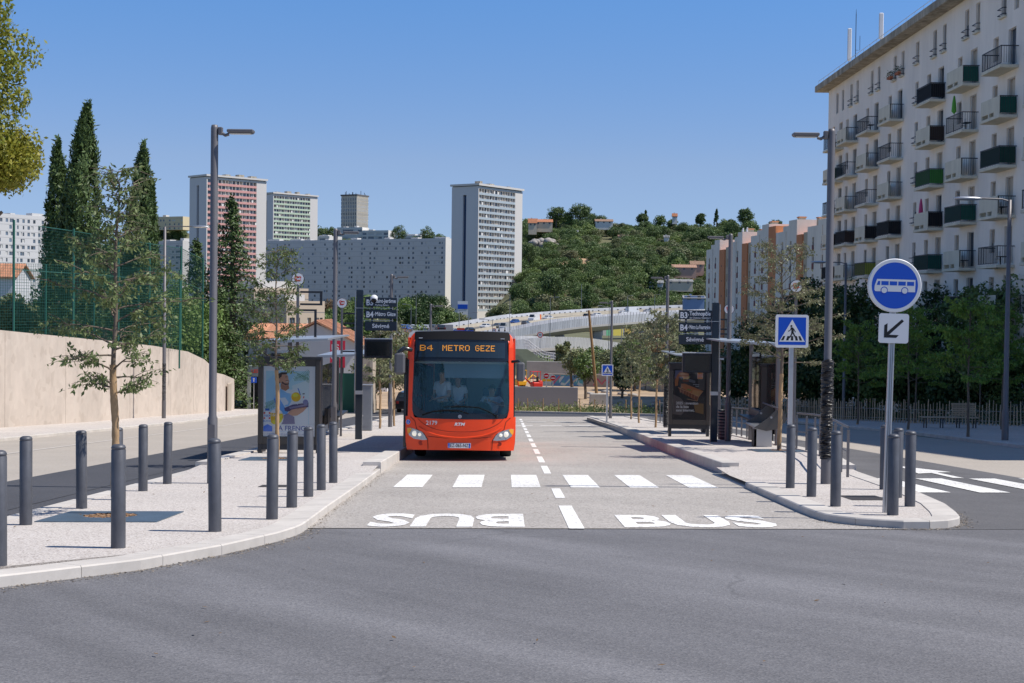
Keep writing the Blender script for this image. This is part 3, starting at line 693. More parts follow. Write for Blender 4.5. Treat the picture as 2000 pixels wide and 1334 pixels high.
# ---- lit advertising panels
def ad_panel(x, y, wd, z0, z1, lab, draw, name='advertising_panel'):
    t = thing(name, lab, 'poster display', Sd(x, y), 0, 'framed street posters')
    mb = MB(); fr = .11; X = None; m_pole = M('poster_frame', (.05,.047,.045), .45, .3)
    mb.b2((-wd/2,-.09,z0),(-wd/2+fr,.09,z1), m_pole, bev=.01); mb.b2((wd/2-fr,-.09,z0),(wd/2,.09,z1), m_pole, bev=.01)
    mb.b2((-wd/2+fr,-.088,z1-fr-.04),(wd/2-fr,.088,z1-.002), m_pole); mb.b2((-wd/2+fr,-.088,z0+.002),(wd/2-fr,.088,z0+.16), m_pole)
    mb.b2((-wd/2+fr,-.04,z0+.16),(wd/2-fr,.06,z1-fr-.04), m_dark); mb.b2((-wd/2-.03,-.11,z1),(wd/2+.03,.11,z1+.06), m_dark)
    mb.build('frame', t)
    mb = MB(); mb.b2((-wd/2-.0,-.07,-.05),(-wd/2+.09,.07,z0-.001), m_dark); mb.b2((wd/2-.09,-.07,-.05),(wd/2,.07,z0-.001), m_dark); mb.b2((-wd/2+.09,-.05,z0-.14),(wd/2-.09,.05,z0-.003), m_dark); mb.build('stand', t)
    mb = MB(); draw(mb, -wd/2+fr+.01, z0+.17, wd/2-fr-.01, z1-fr-.05); mb.build('poster', t)
    mb = MB(); mb.poly([(-wd/2+fr,-.075,z0+.16),(wd/2-fr,-.075,z0+.16),(wd/2-fr,-.075,z1-fr-.04),(-wd/2+fr,-.075,z1-fr-.04)], glassmat('poster_glass', (.93,.95,.96), .02)); mb.build('glass_cover', t)
    return t
def pc(n, c): return M('print_'+n, tuple(min(.88, v*1.35) for v in c), .55)
def poster_beer(mb, x0, z0, x1, z1):
    f = Flat(mb, None, -.045); U = lambda a: x0+(a-100)/(800-100)*(x1-x0); V = lambda b: z0+(1190-b)/(1190-95)*(z1-z0)
    q = lambda L: [(U(a), V(b)) for a, b in L]; k = (x1-x0)/700; rn = random.Random(4)
    f.rect(x0, z0, x1, z1, pc('pale', (.66,.71,.80))); f.nx()
    f.poly(q([(133,170),(718,170),(718,998),(133,998)]), pc('sky', (.42,.60,.82))); f.nx()
    f.poly(q([(133,330),(300,170),(560,170),(420,400),(400,998),(133,998)]), pc('sky2', (.34,.54,.80))); f.poly(q([(480,400),(718,300),(718,700),(560,700)]), pc('sky3', (.58,.72,.86))); f.nx()
    g1, g2 = pc('palm', (.09,.22,.13)), pc('palm2', (.20,.36,.24))
    for (cx, cy, tx, ty) in ((720,180,540,270),(720,250,525,300),(718,300,560,210),(140,700,260,640),(133,760,290,690)):
        for j in range(11):
            t_ = j/10; ax, ay = cx+(tx-cx)*t_, cy+(ty-cy)*t_; f.line(q([(ax,ay),(ax-8+rn.uniform(-6,6),ay+55*(1-t_*.5))]), 6*k, g1 if j % 2 else g2); f.line(q([(ax,ay),(ax-22,ay-34*(1-t_*.4))]), 5*k, g2 if j % 2 else g1)
        f.nx()
    jb, jd, ws = pc('jacket', (.12,.33,.72)), pc('jacket_dark', (.06,.19,.52)), pc('shirt', (.62,.64,.70)); sk, sk2 = pc('skin', (.52,.28,.18)), pc('skin_dark', (.36,.17,.10))
    f.poly(q([(330,420),(450,470),(560,430),(620,560),(712,600),(712,998),(400,998),(380,850),(245,600),(250,560)]), ws); f.nx()
    f.poly(q([(330,440),(420,510),(470,520),(480,640),(440,720),(395,720),(330,590),(245,590),(255,540)]), pc('jacket2', (.24,.45,.78))); f.nx()
    f.poly(q([(240,590),(310,580),(390,730),(440,800),(420,850),(370,835),(290,760)]), jb); f.poly(q([(325,590),(395,580),(440,650),(430,690),(380,700)]), ws); f.nx()
    f.poly(q([(560,430),(578,440),(610,545),(595,540)]), jd); f.poly(q([(240,600),(262,610),(330,770),(290,760)]), jd); f.nx()
    f.poly(q([(330,400),(345,340),(440,380),(450,440),(400,480),(340,450)]), sk2); f.nx()
    f.poly(q([(285,240),(320,205),(400,205),(432,250),(438,300),(450,330),(440,350),(445,380),(400,405),(345,370),(300,330)]), sk); f.nx()
    f.poly(q([(275,260),(290,220),(345,190),(415,190),(425,215),(350,225),(345,260),(325,270),(330,300),(322,370),(285,310)]), pc('hair', (.035,.02,.018))); f.poly(q([(345,360),(400,395),(445,378),(445,345),(430,365),(390,360),(350,330)]), pc('beard', (.10,.05,.04))); f.nx()
    f.disc(U(318), V(312), 17*k, sk, 14, 1.4); f.line(q([(392,262),(420,258)]), 6*k, pc('hair', (0,0,0))); f.line(q([(400,276),(416,278)]), 4*k, pc('hair', (0,0,0))); f.line(q([(400,322),(436,322)]), 9*k, pc('beard', (0,0,0))); f.line(q([(408,336),(434,334)]), 5*k, pc('teeth', (.75,.7,.68))); f.nx()
    f.poly(q([(385,745),(500,690),(712,655),(712,725),(560,775),(430,800),(392,790)]), pc('tray', (.07,.05,.14))); f.nx(); f.poly(q([(450,730),(700,680),(700,700),(460,760)]), pc('tray2', (.20,.18,.30))); f.nx()
    f.poly(q([(430,830),(480,770),(600,740),(695,730),(640,800),(560,860),(470,870)]), sk); f.nx()
    for a in ((560,760),(600,750),(640,742)): f.line(q([a, (a[0]+34, a[1]-16)]), 13*k, sk2)
    f.poly(q([(375,860),(430,830),(520,880),(530,990),(340,998)]), pc('tray2', (0,0,0))); f.nx()
    f.disc(U(542), V(572), 64*k, pc('beer', (.85,.42,.01)), 28); f.line(q([(560,630),(562,690)]), 8*k, ws); f.disc(U(672), V(650), 36*k, pc('glassy', (.16,.17,.34)), 20); f.line(q([(650,600),(642,530)]), 26*k, ws); f.nx()
    f.disc(U(535), V(545), 40*k, pc('beer2', (.95,.60,.05)), 20, .6); f.line(q([(632,523),(660,520)]), 14*k, m_blk); f.line(q([(650,560),(644,590)]), 14*k, m_red); f.nx()
    f.disc(U(278), V(895), 98*k, pc('foam', (.80,.78,.74)), 32, 1.25); f.nx(); f.poly(q([(195,820),(365,835),(372,890),(345,960),(300,1005),(250,1010),(205,970)]), pc('beer', (0,0,0))); f.nx()
    f.poly(q([(215,960),(360,840),(350,950),(300,1003),(250,1008)]), pc('beer2', (0,0,0))); f.nx(); f.text('1664', U(255), V(855), 62*k, pc('foam', (0,0,0)), 0); f.nx()
    f.poly(q([(128,760),(182,760),(190,850),(205,960),(225,1010),(225,1112),(103,1112),(103,1010),(112,950),(122,850)]), pc('bottle', (.70,.74,.84))); f.nx()
    f.poly(q([(105,1030),(160,1000),(222,1030),(225,1112),(103,1112)]), pc('bottle_blue', (.07,.20,.62))); f.poly(q([(126,757),(182,757),(184,790),(126,790)]), pc('cap', (.03,.12,.42))); f.nx()
    f.text('1664', U(153), V(870), 44*k, jd, .001); f.text('BLANC', U(155), V(950), 34*k, jd, 0)
    for a in ((118,825),(186,825),(118,905),(186,905)): f.disc(U(a[0]), V(a[1]), 12*k, m_red, 10)
    f.nx(); f.rect(U(240), V(1180), U(800)-.002, V(1000), pc('band', (.72,.76,.84))); f.nx()
    f.text('LA FRENCH', U(500), V(1062), 92*k, pc('navy_text', (.05,.08,.28)), .002, sx=1.0); f.line(q([(250,1112),(700,1112)]), 2*k, jb); f.text("L'ABUS D'ALCOOL EST DANGEREUX POUR LA SANTÉ", U(420), V(1152), 22*k, pc('navy_text', (0,0,0)))
    f.text('X', U(470), V(132), 24*k, m_red, .001)
def poster_burger(mb, x0, z0, x1, z1):
    f = Flat(mb, None, -.045); U = lambda a: x0+(a-75)/(780-75)*(x1-x0); V = lambda b: z0+(1140-b)/(1140-160)*(z1-z0); q = lambda L: [(U(a), V(b)) for a, b in L]; k = (x1-x0)/705
    f.rect(x0, z0, x1, z1, pc('charcoal', (.035,.03,.03))); f.nx()
    f.poly(q([(120,180),(300,175),(370,260),(280,330),(120,330)]), pc('greyblue', (.16,.16,.24))); f.poly(q([(590,180),(750,180),(750,560),(620,560)]), pc('mud', (.09,.08,.07))); f.poly(q([(80,650),(240,720),(420,900),(260,1060),(80,1040)]), pc('taupe', (.13,.11,.10))); f.poly(q([(520,820),(735,830),(735,1040),(560,1000)]), pc('ochre', (.22,.13,.05))); f.poly(q([(420,340),(550,380),(550,430),(420,400)]), pc('greyc', (.15,.15,.16))); f.nx()
    br, bl, bd = pc('bun', (.45,.17,.06)), pc('bun_light', (.62,.33,.16)), pc('bun_dark', (.22,.07,.03))
    f.poly(q([(115,380),(150,290),(210,215),(300,205),(410,240),(420,300),(380,330),(290,320),(200,300),(180,480),(120,490)]), br); f.nx()
    f.poly(q([(180,245),(300,220),(400,255),(330,270),(200,262)]), bl); f.poly(q([(260,290),(420,300),(400,350),(300,345)]), bl); f.poly(q([(270,370),(420,360),(410,400),(300,400)]), bd); f.nx(); f.line(q([(290,350),(425,320)]), 14*k, pc('yellow', (.6,.42,.06))); f.line(q([(410,290),(440,310)]), 18*k, pc('lettuce', (.16,.26,.05))); f.nx()
    f.poly(q([(250,440),(330,440),(720,580),(640,690),(500,640),(250,520)]), br); f.poly(q([(180,500),(620,690),(600,785),(230,600)]), bd); f.nx(); f.poly(q([(500,560),(720,585),(640,690),(480,640)]), pc('box', (.48,.26,.10)))
    f.line(q([(185,515),(625,690),(722,580)]), 9*k, bl); f.line(q([(625,690),(600,780),(380,740)]), 7*k, bl); f.nx(); f.line(q([(380,550),(460,570)]), 26*k, pc('lettuce', (0,0,0)))
    for a in range(240, 600, 60): f.line(q([(a,520+(a-180)*.4),(a-8,600+(a-180)*.38)]), 5*k, bl)
    f.nx(); f.rrect(U(590), V(345), U(712), V(205), 22*k, pc('logo_cream', (.60,.42,.30))); f.nx(); f.rrect(U(598), V(248), U(704), V(212), 16*k, pc('logo_orange', (.75,.22,.04))); f.rrect(U(598), V(340), U(704), V(312), 12*k, pc('logo_orange', (0,0,0)))
    f.text('BURGER', U(651), V(266), 33*k, m_red, .001, sx=.9); f.text('KING', U(651), V(295), 36*k, m_red, .001, sx=1.1)
    f.text('Steakhouse', U(570), V(453), 30*k, m_txt, .0005); f.text('Burger', U(595), V(487), 28*k, m_txt, .0005)
    for i, tt in enumerate(('2025 : invention', 'de la box', 'sans internet.')): f.text(tt, U(148), V(825+i*70), 78*k, pc('cream_text', (.72,.70,.66)), .003, 'LEFT', sx=.93)
ad_panel(-5.02, 33.1, 1.44, .22, 2.19, 'street poster of a smiling man in a blue jacket carrying beers on a tray', poster_beer)
pb = P(1346, 770, 45.5); Sb = Sd(pb.x, 45.5); zt = P(1346, 712, 45.5).z-Sb.z; ad_panel(pb.x, 45.5, 1.30, zt-1.92, zt, 'dark street poster of a burger in a box beside the right totem', poster_burger)
# the same kind of panel, seen edge-on at the right stop
o = ad_panel(P(1500,770,40.5).x, 40.5, 1.3, .25, 2.2, 'poster panel with a pale print seen almost edge-on behind the right young tree', lambda mb, a, b, c, d: (Flat(mb, None, -.045).rect(a, b, c, d, pc('haze_print', (.55,.55,.58))), Flat(mb, None, -.046).rect(a+.1, b+.25, c-.3, d-.5, pc('mauve_print', (.28,.22,.28))), Flat(mb, None, -.0465).text('OFFRE', (a+c)/2, b+.14, .16, m_red, .002)))
o.rotation_euler = (0, 0, R(70))

# ---- shelters
m_glass = glassmat('shelter_glass', (.82,.88,.88), .06)
def shelter(x, y, L, D, zr, lab, s):
    """open bus shelter: thin roof, back posts, glass back, perch; s=+1 opens to the right"""
    t = thing('bus_shelter', lab, 'bus shelter', Sd(x, y), 0, 'bus shelters')
    dz = gz(x, y+L)-gz(x, y)
    mb = MB(); a, b = sorted((-s*.1, s*D)); Xr = Matrix.Identity(4)
    mb.add([(a,0,zr),(b,0,zr+(.12 if s > 0 else 0)),(b,L,zr+(.12 if s > 0 else 0)+dz*.0),(a,L,zr),(a,0,zr+.09),(b,0,zr+.16),(b,L,zr+.16),(a,L,zr+.09)] if s > 0 else
           [(a,0,zr+.12),(b,0,zr),(b,L,zr),(a,L,zr+.12),(a,0,zr+.16),(b,0,zr+.09),(b,L,zr+.09),(a,L,zr+.16)], [(3,2,1,0),(4,5,6,7),(0,1,5,4),(1,2,6,5),(2,3,7,6),(3,0,4,7)], M('roof_grey', (.35,.38,.42), .35, .3))
    mb.build('roof', t)
    for yy in (.3, L-.3):
        mb = MB(); mb.b2((-.05,yy-.06,-.3),(.05,yy+.06,zr), m_pole, bev=.008); mb.build('post', t)
    mb = MB(); mb.b2((-.012,.4,.25),(.012,L-.4,zr-.25), m_glass); mb.build('back_glass', t)
    mb = MB(); zz = gz(x, y+L/2)-gz(x, y)
    mb.b2((s*.12,L*.35,.62+zz),(s*.42,L*.85,.68+zz), m_dark, bev=.01); mb.b2((s*.02,L*.4,.25+zz),(s*.12,L*.8,.9+zz), m_pole, bev=.01); mb.b2((s*.15,L*.45,zz-.1),(s*.3,L*.52,.62+zz), m_dark); mb.build('perch', t)
    return t
shelter(-5.75, 33.6, 4.6, 1.55, 2.55, 'nearer left bus shelter with a thin grey roof behind the beer poster', 1)
shelter(-5.75, 44.0, 5, 1.6, 2.45, 'farther left bus shelter with a thin grey roof beside the totem post', 1)
shelter(7.35, 38.0, 4.8, 1.6, 2.65, 'nearer right bus shelter with a thin grey roof behind the young tree', -1)
shelter(7.2, 47.5, 4.6, 1.5, 2.5, 'farther right bus shelter behind the burger poster', -1)
# leaning seat with slanted sides at the right stop
def lean_seat(x, y, lab, s):
    t = thing('leaning_seat', lab, 'bench', Sd(x, y), 0)
    st = M('brushed_steel', (.42,.42,.43), .35, .8)
    for k in (0, 1.5):
        mb = MB(); X = Matrix.Translation((0, k, 0)) @ Matrix.Rotation(R(90), 4, 'X'); mb.prism([(-.45*s,.50),(-.12*s,.42),(.18*s,.48),(.42*s,.72),(.30*s,1.0),(.14*s,.98),(-.1*s,.74)], -.02, .02, M('seat_side', (.10,.095,.09), .5, .4), X)
        mb.lathe([(.03,.021),(.03,.028)], st, 12, X @ Matrix.Translation((.0, .78, 0))); mb.build('side_plate', t)
    mb = MB(); mb.b2((-.42*s,.02,.48),(.12*s,1.48,.53), st, bev=.01); mb.build('seat', t)
    mb = MB(); mb.b2((-.42*s,.1,-.1),(.05*s,.4,.48), st, bev=.006); mb.b2((-.43*s,.1,-.1),(-.36*s,.38,.46), m_dark); mb.build('leg', t)
    mb = MB(); mb.tube([(.22*s,-.1,1.0),(.22*s,2.4,1.0)], .025, m_pole, 8); mb.build('rail', t)
lean_seat(P(1512,860,37).x-.05, 37.2, 'steel leaning seat with dark slanted side plates behind the right young tree', 1)

# ---- railings
def railing(pts, lab, n, h=.92):
    t = thing('railing', lab, 'railing', Sd(*pts[0]), 0, 'grey tube railings on the right pavement'); o = t.location
    V_ = [Vector((x, y, gz(x, y)+hs(y)))-o for x, y in pts]; d = [0]
    for a, b in zip(V_, V_[1:]): d.append(d[-1]+(b-a).length)
    def at(s_):
        for i in range(len(V_)-1):
            if s_ <= d[i+1]+1e-9: return V_[i].lerp(V_[i+1], (s_-d[i])/(d[i+1]-d[i]))
        return V_[-1]
    for z, r in ((h, .022), (h*.5, .012)):
        mb = MB(); mb.tube([v+Vector((0,0,z)) for v in V_], r, m_pole, 8); mb.build('rail', t)
    for i in range(n):
        p = at(d[-1]*i/(n-1)); mb = MB(); mb.box((p.x,p.y,p.z+h/2-.05),(.05,.014,h), m_pole); mb.build('post', t)
railing([(7.35,35.7),(7.33,33.7),(7.0,31),(6.65,28.6),(6.3,26.0)], 'short grey railing bending beside the wrapped lamp post', 9)
railing([(7.5,46.9),(7.45,44),(7.4,41.4)], 'low grey railing between the right totem and the leaning seat', 6)
railing([(7.0,64),(7.2,59),(7.35,53.9)], 'far grey railing under the burger poster', 12)
t = thing('bollard_light', 'slim dark post with a white cap beside the right lamp post', 'post', Sd(7.0,47.2))
mb = MB(); mb.lathe([(.05,-.05),(.05,1.1)], m_dark, 12); mb.build('post', t); mb = MB(); mb.lathe([(.052,1.1),(.052,1.2),(.03,1.22),(1e-4,1.225)], m_wht, 12); mb.build('cap', t)
# litter bin
t = thing('litter_bin', 'dark slatted litter bin beside the right totem', 'litter bin', Sd(6.6,42.6))
mb = MB(); mb.lathe([(.2,.02),(.2,.9),(.17,.9),(.17,.1)], m_dark, 16)
for k in range(9): mb.lathe([(.215,.1+k*.09),(.215,.14+k*.09)], m_pole, 16)
mb.build('body', t)

# ---- tree grates and drain grates
m_gr = M('grate_steel', (.115,.16,.205), .45, .35, var=.12, scale=3)
def grate(x0, y0, x1, y1, hx, hy, lab, rad=.33):
    t = thing('tree_grate', lab, 'tree grate', Sd((x0+x1)/2, (y0+y1)/2), 0, 'steel tree grates'); o = t.location
    mb = MB(); n = 24; cx, cy = hx, hy
    for (a, b) in ((x0, cx), (cx, x1)):
        pass
    k = 0; yy = y0; st = (y1-y0)/22
    for k in range(22):
        ya, yb = y0+k*st+.004, y0+(k+1)*st-.004; ym = (ya+yb)/2; dy = abs(ym-cy)
        segs = [(x0, x1)] if dy > rad else [(x0, cx-math.sqrt(rad**2-dy**2)), (cx+math.sqrt(rad**2-dy**2), x1)]
        for a, b in segs: mb.add([(u-o.x, v-o.y, gz(u, v)+hs(v)+z-o.z) for z in (-.01, .012) for u, v in ((a,ya),(b,ya),(b,yb),(a,yb))], [(4,5,6,7),(0,1,5,4),(1,2,6,5),(2,3,7,6),(3,0,4,7)], m_gr)
    mb.build('grid', t)
    mb = MB(); vs = []
    for i in range(20): a = 2*math.pi*i/20; u, v = cx+rad*1.05*math.cos(a), cy+rad*1.05*math.sin(a); vs.append((u-o.x, v-o.y, gz(u, v)+hs(v)+.006-o.z))
    mb.poly(vs, m_soil); rn = random.Random(2)
    for i in range(90):
        a, r_ = rn.uniform(0, 6.3), rad*math.sqrt(rn.random())*.95; u, v = cx+r_*math.cos(a), cy+r_*math.sin(a); mb.box((u-o.x, v-o.y, gz(u, v)+hs(v)+.012-o.z), (.04,.02,.012), m_soil, rn.uniform(0, 3))
    mb.build('bark_mulch', t)
grate(-5.6,16.93,-4.14,18.37,-4.92,17.75,'blue-grey steel grate round the foot of the nearest tree, bark in its hole')
grate(-5.55,29.6,-4.15,31.1,-4.89,30.4,'flat steel grate round the foot of the second tree',.3)
grate(6.1,34.2,7.3,35.7,6.79,35.05,'flat steel grate round the foot of the young tree on the right pavement',.25)
for (x, y, wx, wy, lab) in ((-3.75,23.3,.5,.5,'small square drain grate behind the group of five bollards'),(5.33,21.0,.55,.9,'rectangular drain grate near the wrapped lamp post foot')):
    t = thing('drain_grate', lab, 'drain grate', Sd(x, y)); mb = MB(); sl_ = lambda u, v, z: (u, v, gz(x+u, y+v)+hs(y+v)+z-t.location.z)
    for k in range(9):
        a = -wy/2+wy*k/9; mb.add([sl_(u, v, z) for z in (-.005, .008) for u, v in ((-wx/2,a),(wx/2,a),(wx/2,a+wy/9*.7),(-wx/2,a+wy/9*.7))], [(4,5,6,7),(0,1,5,4),(1,2,6,5),(2,3,7,6),(3,0,4,7)], M('cast_iron', (.10,.09,.085), .6, .4))
    mb.build('grid', t)
# ================================================================== THE BUS
m_or = M('bus_orange_red', (.86,.062,.008), .34, 0, var=.07, scale=2.2, coat=.12, spec=.4)
m_bblk = M('bus_black', (.012,.013,.016), .22, coat=.3)
m_rub = M('tyre_rubber', (.018,.018,.018), .85, var=.2, scale=8)
m_seam = M('panel_gap', (.10,.012,.006), .7)
m_ws = glassmat('windscreen', (.84,.93,.96), .15, .02, (.05,.19,.26))  # windscreen's teal body colour is a painted stand-in for its blue reflection
m_sg = glassmat('side_window', (.68,.76,.78), .08, .03)
m_int = M('bus_interior_grey', (.22,.25,.27), .7); m_flo = M('bus_floor', (.07,.075,.085), .8)
bl_ = Vector((-1.045, 33.21, 0)); bl_.z = gz(bl_.x, bl_.y)+.012
bus = thing('city_bus', 'orange-red city bus with black windscreen stopped at the left platform', 'bus', bl_)
bus.rotation_euler = (-math.atan(SY), 0, 0)
def FY(x, z):
    """front skin: bowed in plan, raked back above the waist"""
    return .30*(abs(x)/1.275)**3.0+max(0, z-1.0)*.055+max(0, z-2.75)*.5+max(0, .5-z)*.10
def front_patch(mb, poly, off, thick, mat, nx=16):
    """polygon in x,z pressed onto the front skin"""
    x0, x1 = min(p[0] for p in poly), max(p[0] for p in poly); z0_, z1_ = min(p[1] for p in poly), max(p[1] for p in poly)
    a = sum(poly[i][0]*poly[(i+1) % len(poly)][1]-poly[(i+1) % len(poly)][0]*poly[i][1] for i in range(len(poly)))
    if a < 0: poly = poly[::-1]
    n = max(1, int((x1-x0)/.08)); m = max(1, int((z1_-z0_)/.3)); cells = []
    for i in range(n):
        c = clip_poly(poly, 0, x0+(x1-x0)*i/n, x0+(x1-x0)*(i+1)/n)
        if len(c) < 3: continue
        for j in range(m):
            q = clip_poly(c, 1, z0_+(z1_-z0_)*j/m, z0_+(z1_-z0_)*(j+1)/m)
            if len(q) >= 3: mb.add([(x, FY(x, z)-off, z) for x, z in q], [list(range(len(q)))], mat, False)
    if thick:
        for i in range(len(poly)):
            p, q = poly[i], poly[(i+1) % len(poly)]; k = max(1, int(abs(q[0]-p[0])/.08))
            for j in range(k):
                u = (p[0]+(q[0]-p[0])*j/k, p[1]+(q[1]-p[1])*j/k); v = (p[0]+(q[0]-p[0])*(j+1)/k, p[1]+(q[1]-p[1])*(j+1)/k)
                mb.poly([(u[0],FY(*u)-off,u[1]),(u[0],FY(*u)-off+thick,u[1]),(v[0],FY(*v)-off+thick,v[1]),(v[0],FY(*v)-off,v[1])], mat)
def BX(X): return (X-652)/401
def BZ(Y): return (1296-Y)/401
def bp(L): return [(BX(a), BZ(b)) for a, b in L]
def mir(L): return L+[(1304-a, b) for a, b in L[::-1]]
L_ = 11.95
# body shell: sides, roof, rear
mb = MB()
for s in (-1, 1):
    X = Matrix.Identity(4); x = s*1.275
    def side(y0, y1, z0, z1, m, d=0): mb.b2((x-s*.05, y0, z0), (x+s*d, y1, z1), m)
    side(3.2, 8.2, .30, .98, m_or); side(.42, 2.0, .30, .98, m_or); side(9.4, L_, .30, .98, m_or); side(2.0, 3.2, .95, .98, m_bblk); side(8.2, 9.4, .95, .98, m_bblk)
    side(.42, L_, 2.38, 2.90, m_or); side(.42, .52, .98, 2.38, m_bblk)
    for yy in (1.9, 3.3, 4.9, 6.5, 8.1, 9.7, 11.3): side(yy, yy+.10, .98, 2.38, m_bblk)
    side(11.4, L_, .98, 2.38, m_or)
mb.b2((-1.22,L_-.06,.35),(1.22,L_,1.5), m_or); mb.b2((-1.22,L_-.06,2.5),(1.22,L_,2.90), m_or); mb.b2((-1.22,L_-.05,1.5),(1.22,L_-.02,2.5), m_bblk)
mb.build('body', bus)
mb = MB(); prof = [(-1.275,2.90),(-1.25,3.0),(-1.16,3.07),(1.16,3.07),(1.25,3.0),(1.275,2.90)]
mb.add([(x, y, z) for y in (.45, L_) for x, z in prof], [[i, i+1, 7+i, 6+i][::-1] if False else [i, 6+i, 7+i, i+1][::-1] for i in range(5)]+[[0,5,11,6]]+[[5,4,3,2,1,0][::-1],[6,7,8,9,10,11][::-1]], M('bus_roof_white', (.55,.55,.55), .5))
mb.box((0,6.5,3.12),(1.7,2.6,.12), M('bus_roof_white', (.55,.55,.55)), bev=.04); mb.build('roof', bus)
for s in (-1, 1):
    for i, yy in enumerate((.52, 2.0, 3.4, 5.0, 6.6, 8.2, 9.8)):
        y1 = (1.9, 3.3, 4.9, 6.5, 8.1, 9.7, 11.3)[i]; mb = MB(); mb.b2((s*1.262,yy,.98),(s*1.268,y1,2.38), m_sg); mb.build('side_window', bus)
# front lower panel
waist = [(155,878),(185,885),(215,893),(290,897),(652,899)]
low = mir(waist)+[(1175,885),(1176,1000),(1172,1120),(1160,1196),(1000,1193),(652,1192),(304,1193),(150,1190),(132,1120),(129,1000),(131,885)]
mb = MB(); front_patch(mb, bp(mir([(131,880),(155,878),(215,890),(290,897),(652,899)])+[(1174,1000),(1170,1120),(1158,1196),(652,1192),(146,1196),(134,1120),(130,1000)]), 0, .45, m_or)
mb.build('front_panel', bus)
# corner pillars
mb = MB()
for s in (-1, 1):
    P_ = [(151,880),(157,300),(160,180),(172,120),(195,92),(215,88),(222,120),(204,180),(203,330),(192,700),(195,820),(210,878),(225,895)]
    q = bp(P_); q = q if s < 0 else [(-x, z) for x, z in q]
    front_patch(mb, q, .004, .30, m_or)
mb.build('corner_pillar', bus)
# seams and bumper creases
mb = MB()
def seam(pts, w=.014, mat=m_seam, off=.005):
    for (a, b), (c, d) in zip(pts, pts[1:]):
        L = math.hypot(c-a, d-b) or 1; nx_, nz_ = -(d-b)/L*w/2, (c-a)/L*w/2
        front_patch(mb, [(a-nx_,b-nz_),(c-nx_,d-nz_),(c+nx_,d+nz_),(a+nx_,b+nz_)], off, 0, mat)
def curve(pts, n=14):
    o = []
    for i in range(n+1):
        t = i/n*(len(pts)-1); k = min(int(t), len(pts)-2); f = t-k
        p0 = pts[max(k-1, 0)]; p1 = pts[k]; p2 = pts[k+1]; p3 = pts[min(k+2, len(pts)-1)]
        o.append(tuple(.5*((2*b)+(-a+c)*f+(2*a-5*b+4*c-d)*f*f+(-a+3*b-3*c+d)*f**3) for a, b, c, d in zip(p0, p1, p2, p3)))
    return o
smile = curve(bp([(250,900),(300,945),(400,992),(520,1015),(652,1021),(784,1015),(904,992),(1004,945),(1056,898)]), 24)
seam(smile, .010)
cut = bp([(178,884),(222,925),(240,1000),(310,1040),(345,1095),(352,1190)]); seam(cut); seam([(-a, b) for a, b in cut])
seam(bp([(345,1065),(500,1080),(652,1084),(804,1080),(962,1065)]), .010)
mb.build('panel_seam', bus)
mb = MB(); lip = curve(bp([(262,980),(340,1025),(460,1062),(652,1080),(844,1062),(964,1025),(1042,980)]), 24)
vs = []
for a, b in lip: vs += [(a, FY(a, b)-.001, b+.03), (a, FY(a, b)-.028, b+.008), (a, FY(a, b)-.001, b-.022)]
mb.add(vs, [[3*i+j, 3*i+j+1, 3*i+j+4, 3*i+j+3] for i in range(len(lip)-1) for j in (0, 1)], m_or, True); mb.build('grille_lip', bus)
# headlights
for s in (-1, 1):
    hl = bp([(146,992),(175,988),(215,998),(290,1024),(318,1055),(342,1098),(300,1102),(215,1092),(168,1062),(150,1030)]); hl = hl if s < 0 else [(-a, b) for a, b in hl]
    mb = MB(); front_patch(mb, hl, .010, .03, M('lamp_housing', (.42,.43,.45), .25, .7, var=.15, scale=20)); h = mb.build('headlight', bus)
    mb = MB(); cx, cz = s*abs(BX(222)), BZ(1042)
    for (u, v, r_) in ((cx, cz, .066), (cx+s*-.12, cz-.02, .042)):
        X = Matrix.Translation((u, FY(u, v)-.012, v)) @ Matrix.Rotation(R(90), 4, 'X'); mb.lathe([(r_,0),(r_*.96,.012),(r_*.6,.02),(1e-4,.024)], M('lit_bulb', (.8,.78,.7), .15, .2, emit=(1,.9,.7,.35)), 20, X)
    mb.build('lamp', h)
    mb = MB(); am = bp([(148,994),(176,990),(196,1000),(176,1030),(160,1048),(150,1028)]); am = am if s < 0 else [(-a, b) for a, b in am]; front_patch(mb, am, .016, 0, M('amber_lens', (.85,.36,.03), .2, coat=.5)); mb.build('indicator', h)
    fg = (BX(282)*(1 if s < 0 else -1), BZ(1130)); mb = MB(); X = Matrix.Translation((fg[0], FY(*fg)-.004, fg[1])) @ Matrix.Rotation(R(90), 4, 'X'); mb.lathe([(.055,0),(.05,.006),(.03,-.004),(1e-4,-.006)], M('tow_cap', (.42,.03,.01), .5), 18, X); mb.build('fog_lamp', bus)
# windscreen and destination box
mb = MB(); front_patch(mb, bp([(206,152),(652,148),(1098,152),(1112,180),(1112,352),(652,354),(206,352),(202,180)]), .002, .02, m_bblk); mb.build('destination_box', bus)
wsp = bp([(206,352),(1112,352),(1112,700),(1108,800),(1085,860),(1060,888),(900,893),(652,896),(404,893),(260,886),(215,855),(196,800),(196,700)])
mb = MB(); front_patch(mb, wsp, .001, 0, m_ws); mb.build('windscreen', bus)
mb = MB(); rim = wsp+[wsp[0]]
for (a, b), (c, d) in zip(rim, rim[1:]):
    L = math.hypot(c-a, d-b); nx_, nz_ = -(d-b)/L*.018, (c-a)/L*.018; front_patch(mb, [(a-nx_,b-nz_),(c-nx_,d-nz_),(c+nx_,d+nz_),(a+nx_,b+nz_)], .003, 0, m_bblk)
front_patch(mb, bp([(214,852),(652,845),(1090,852),(1062,888),(652,897),(256,886)]), .0035, 0, m_bblk)
front_patch(mb, bp([(214,852),(400,850),(330,838),(250,800),(205,740),(198,800)]), .0036, 0, m_bblk); mb.build('windscreen_seal', bus)
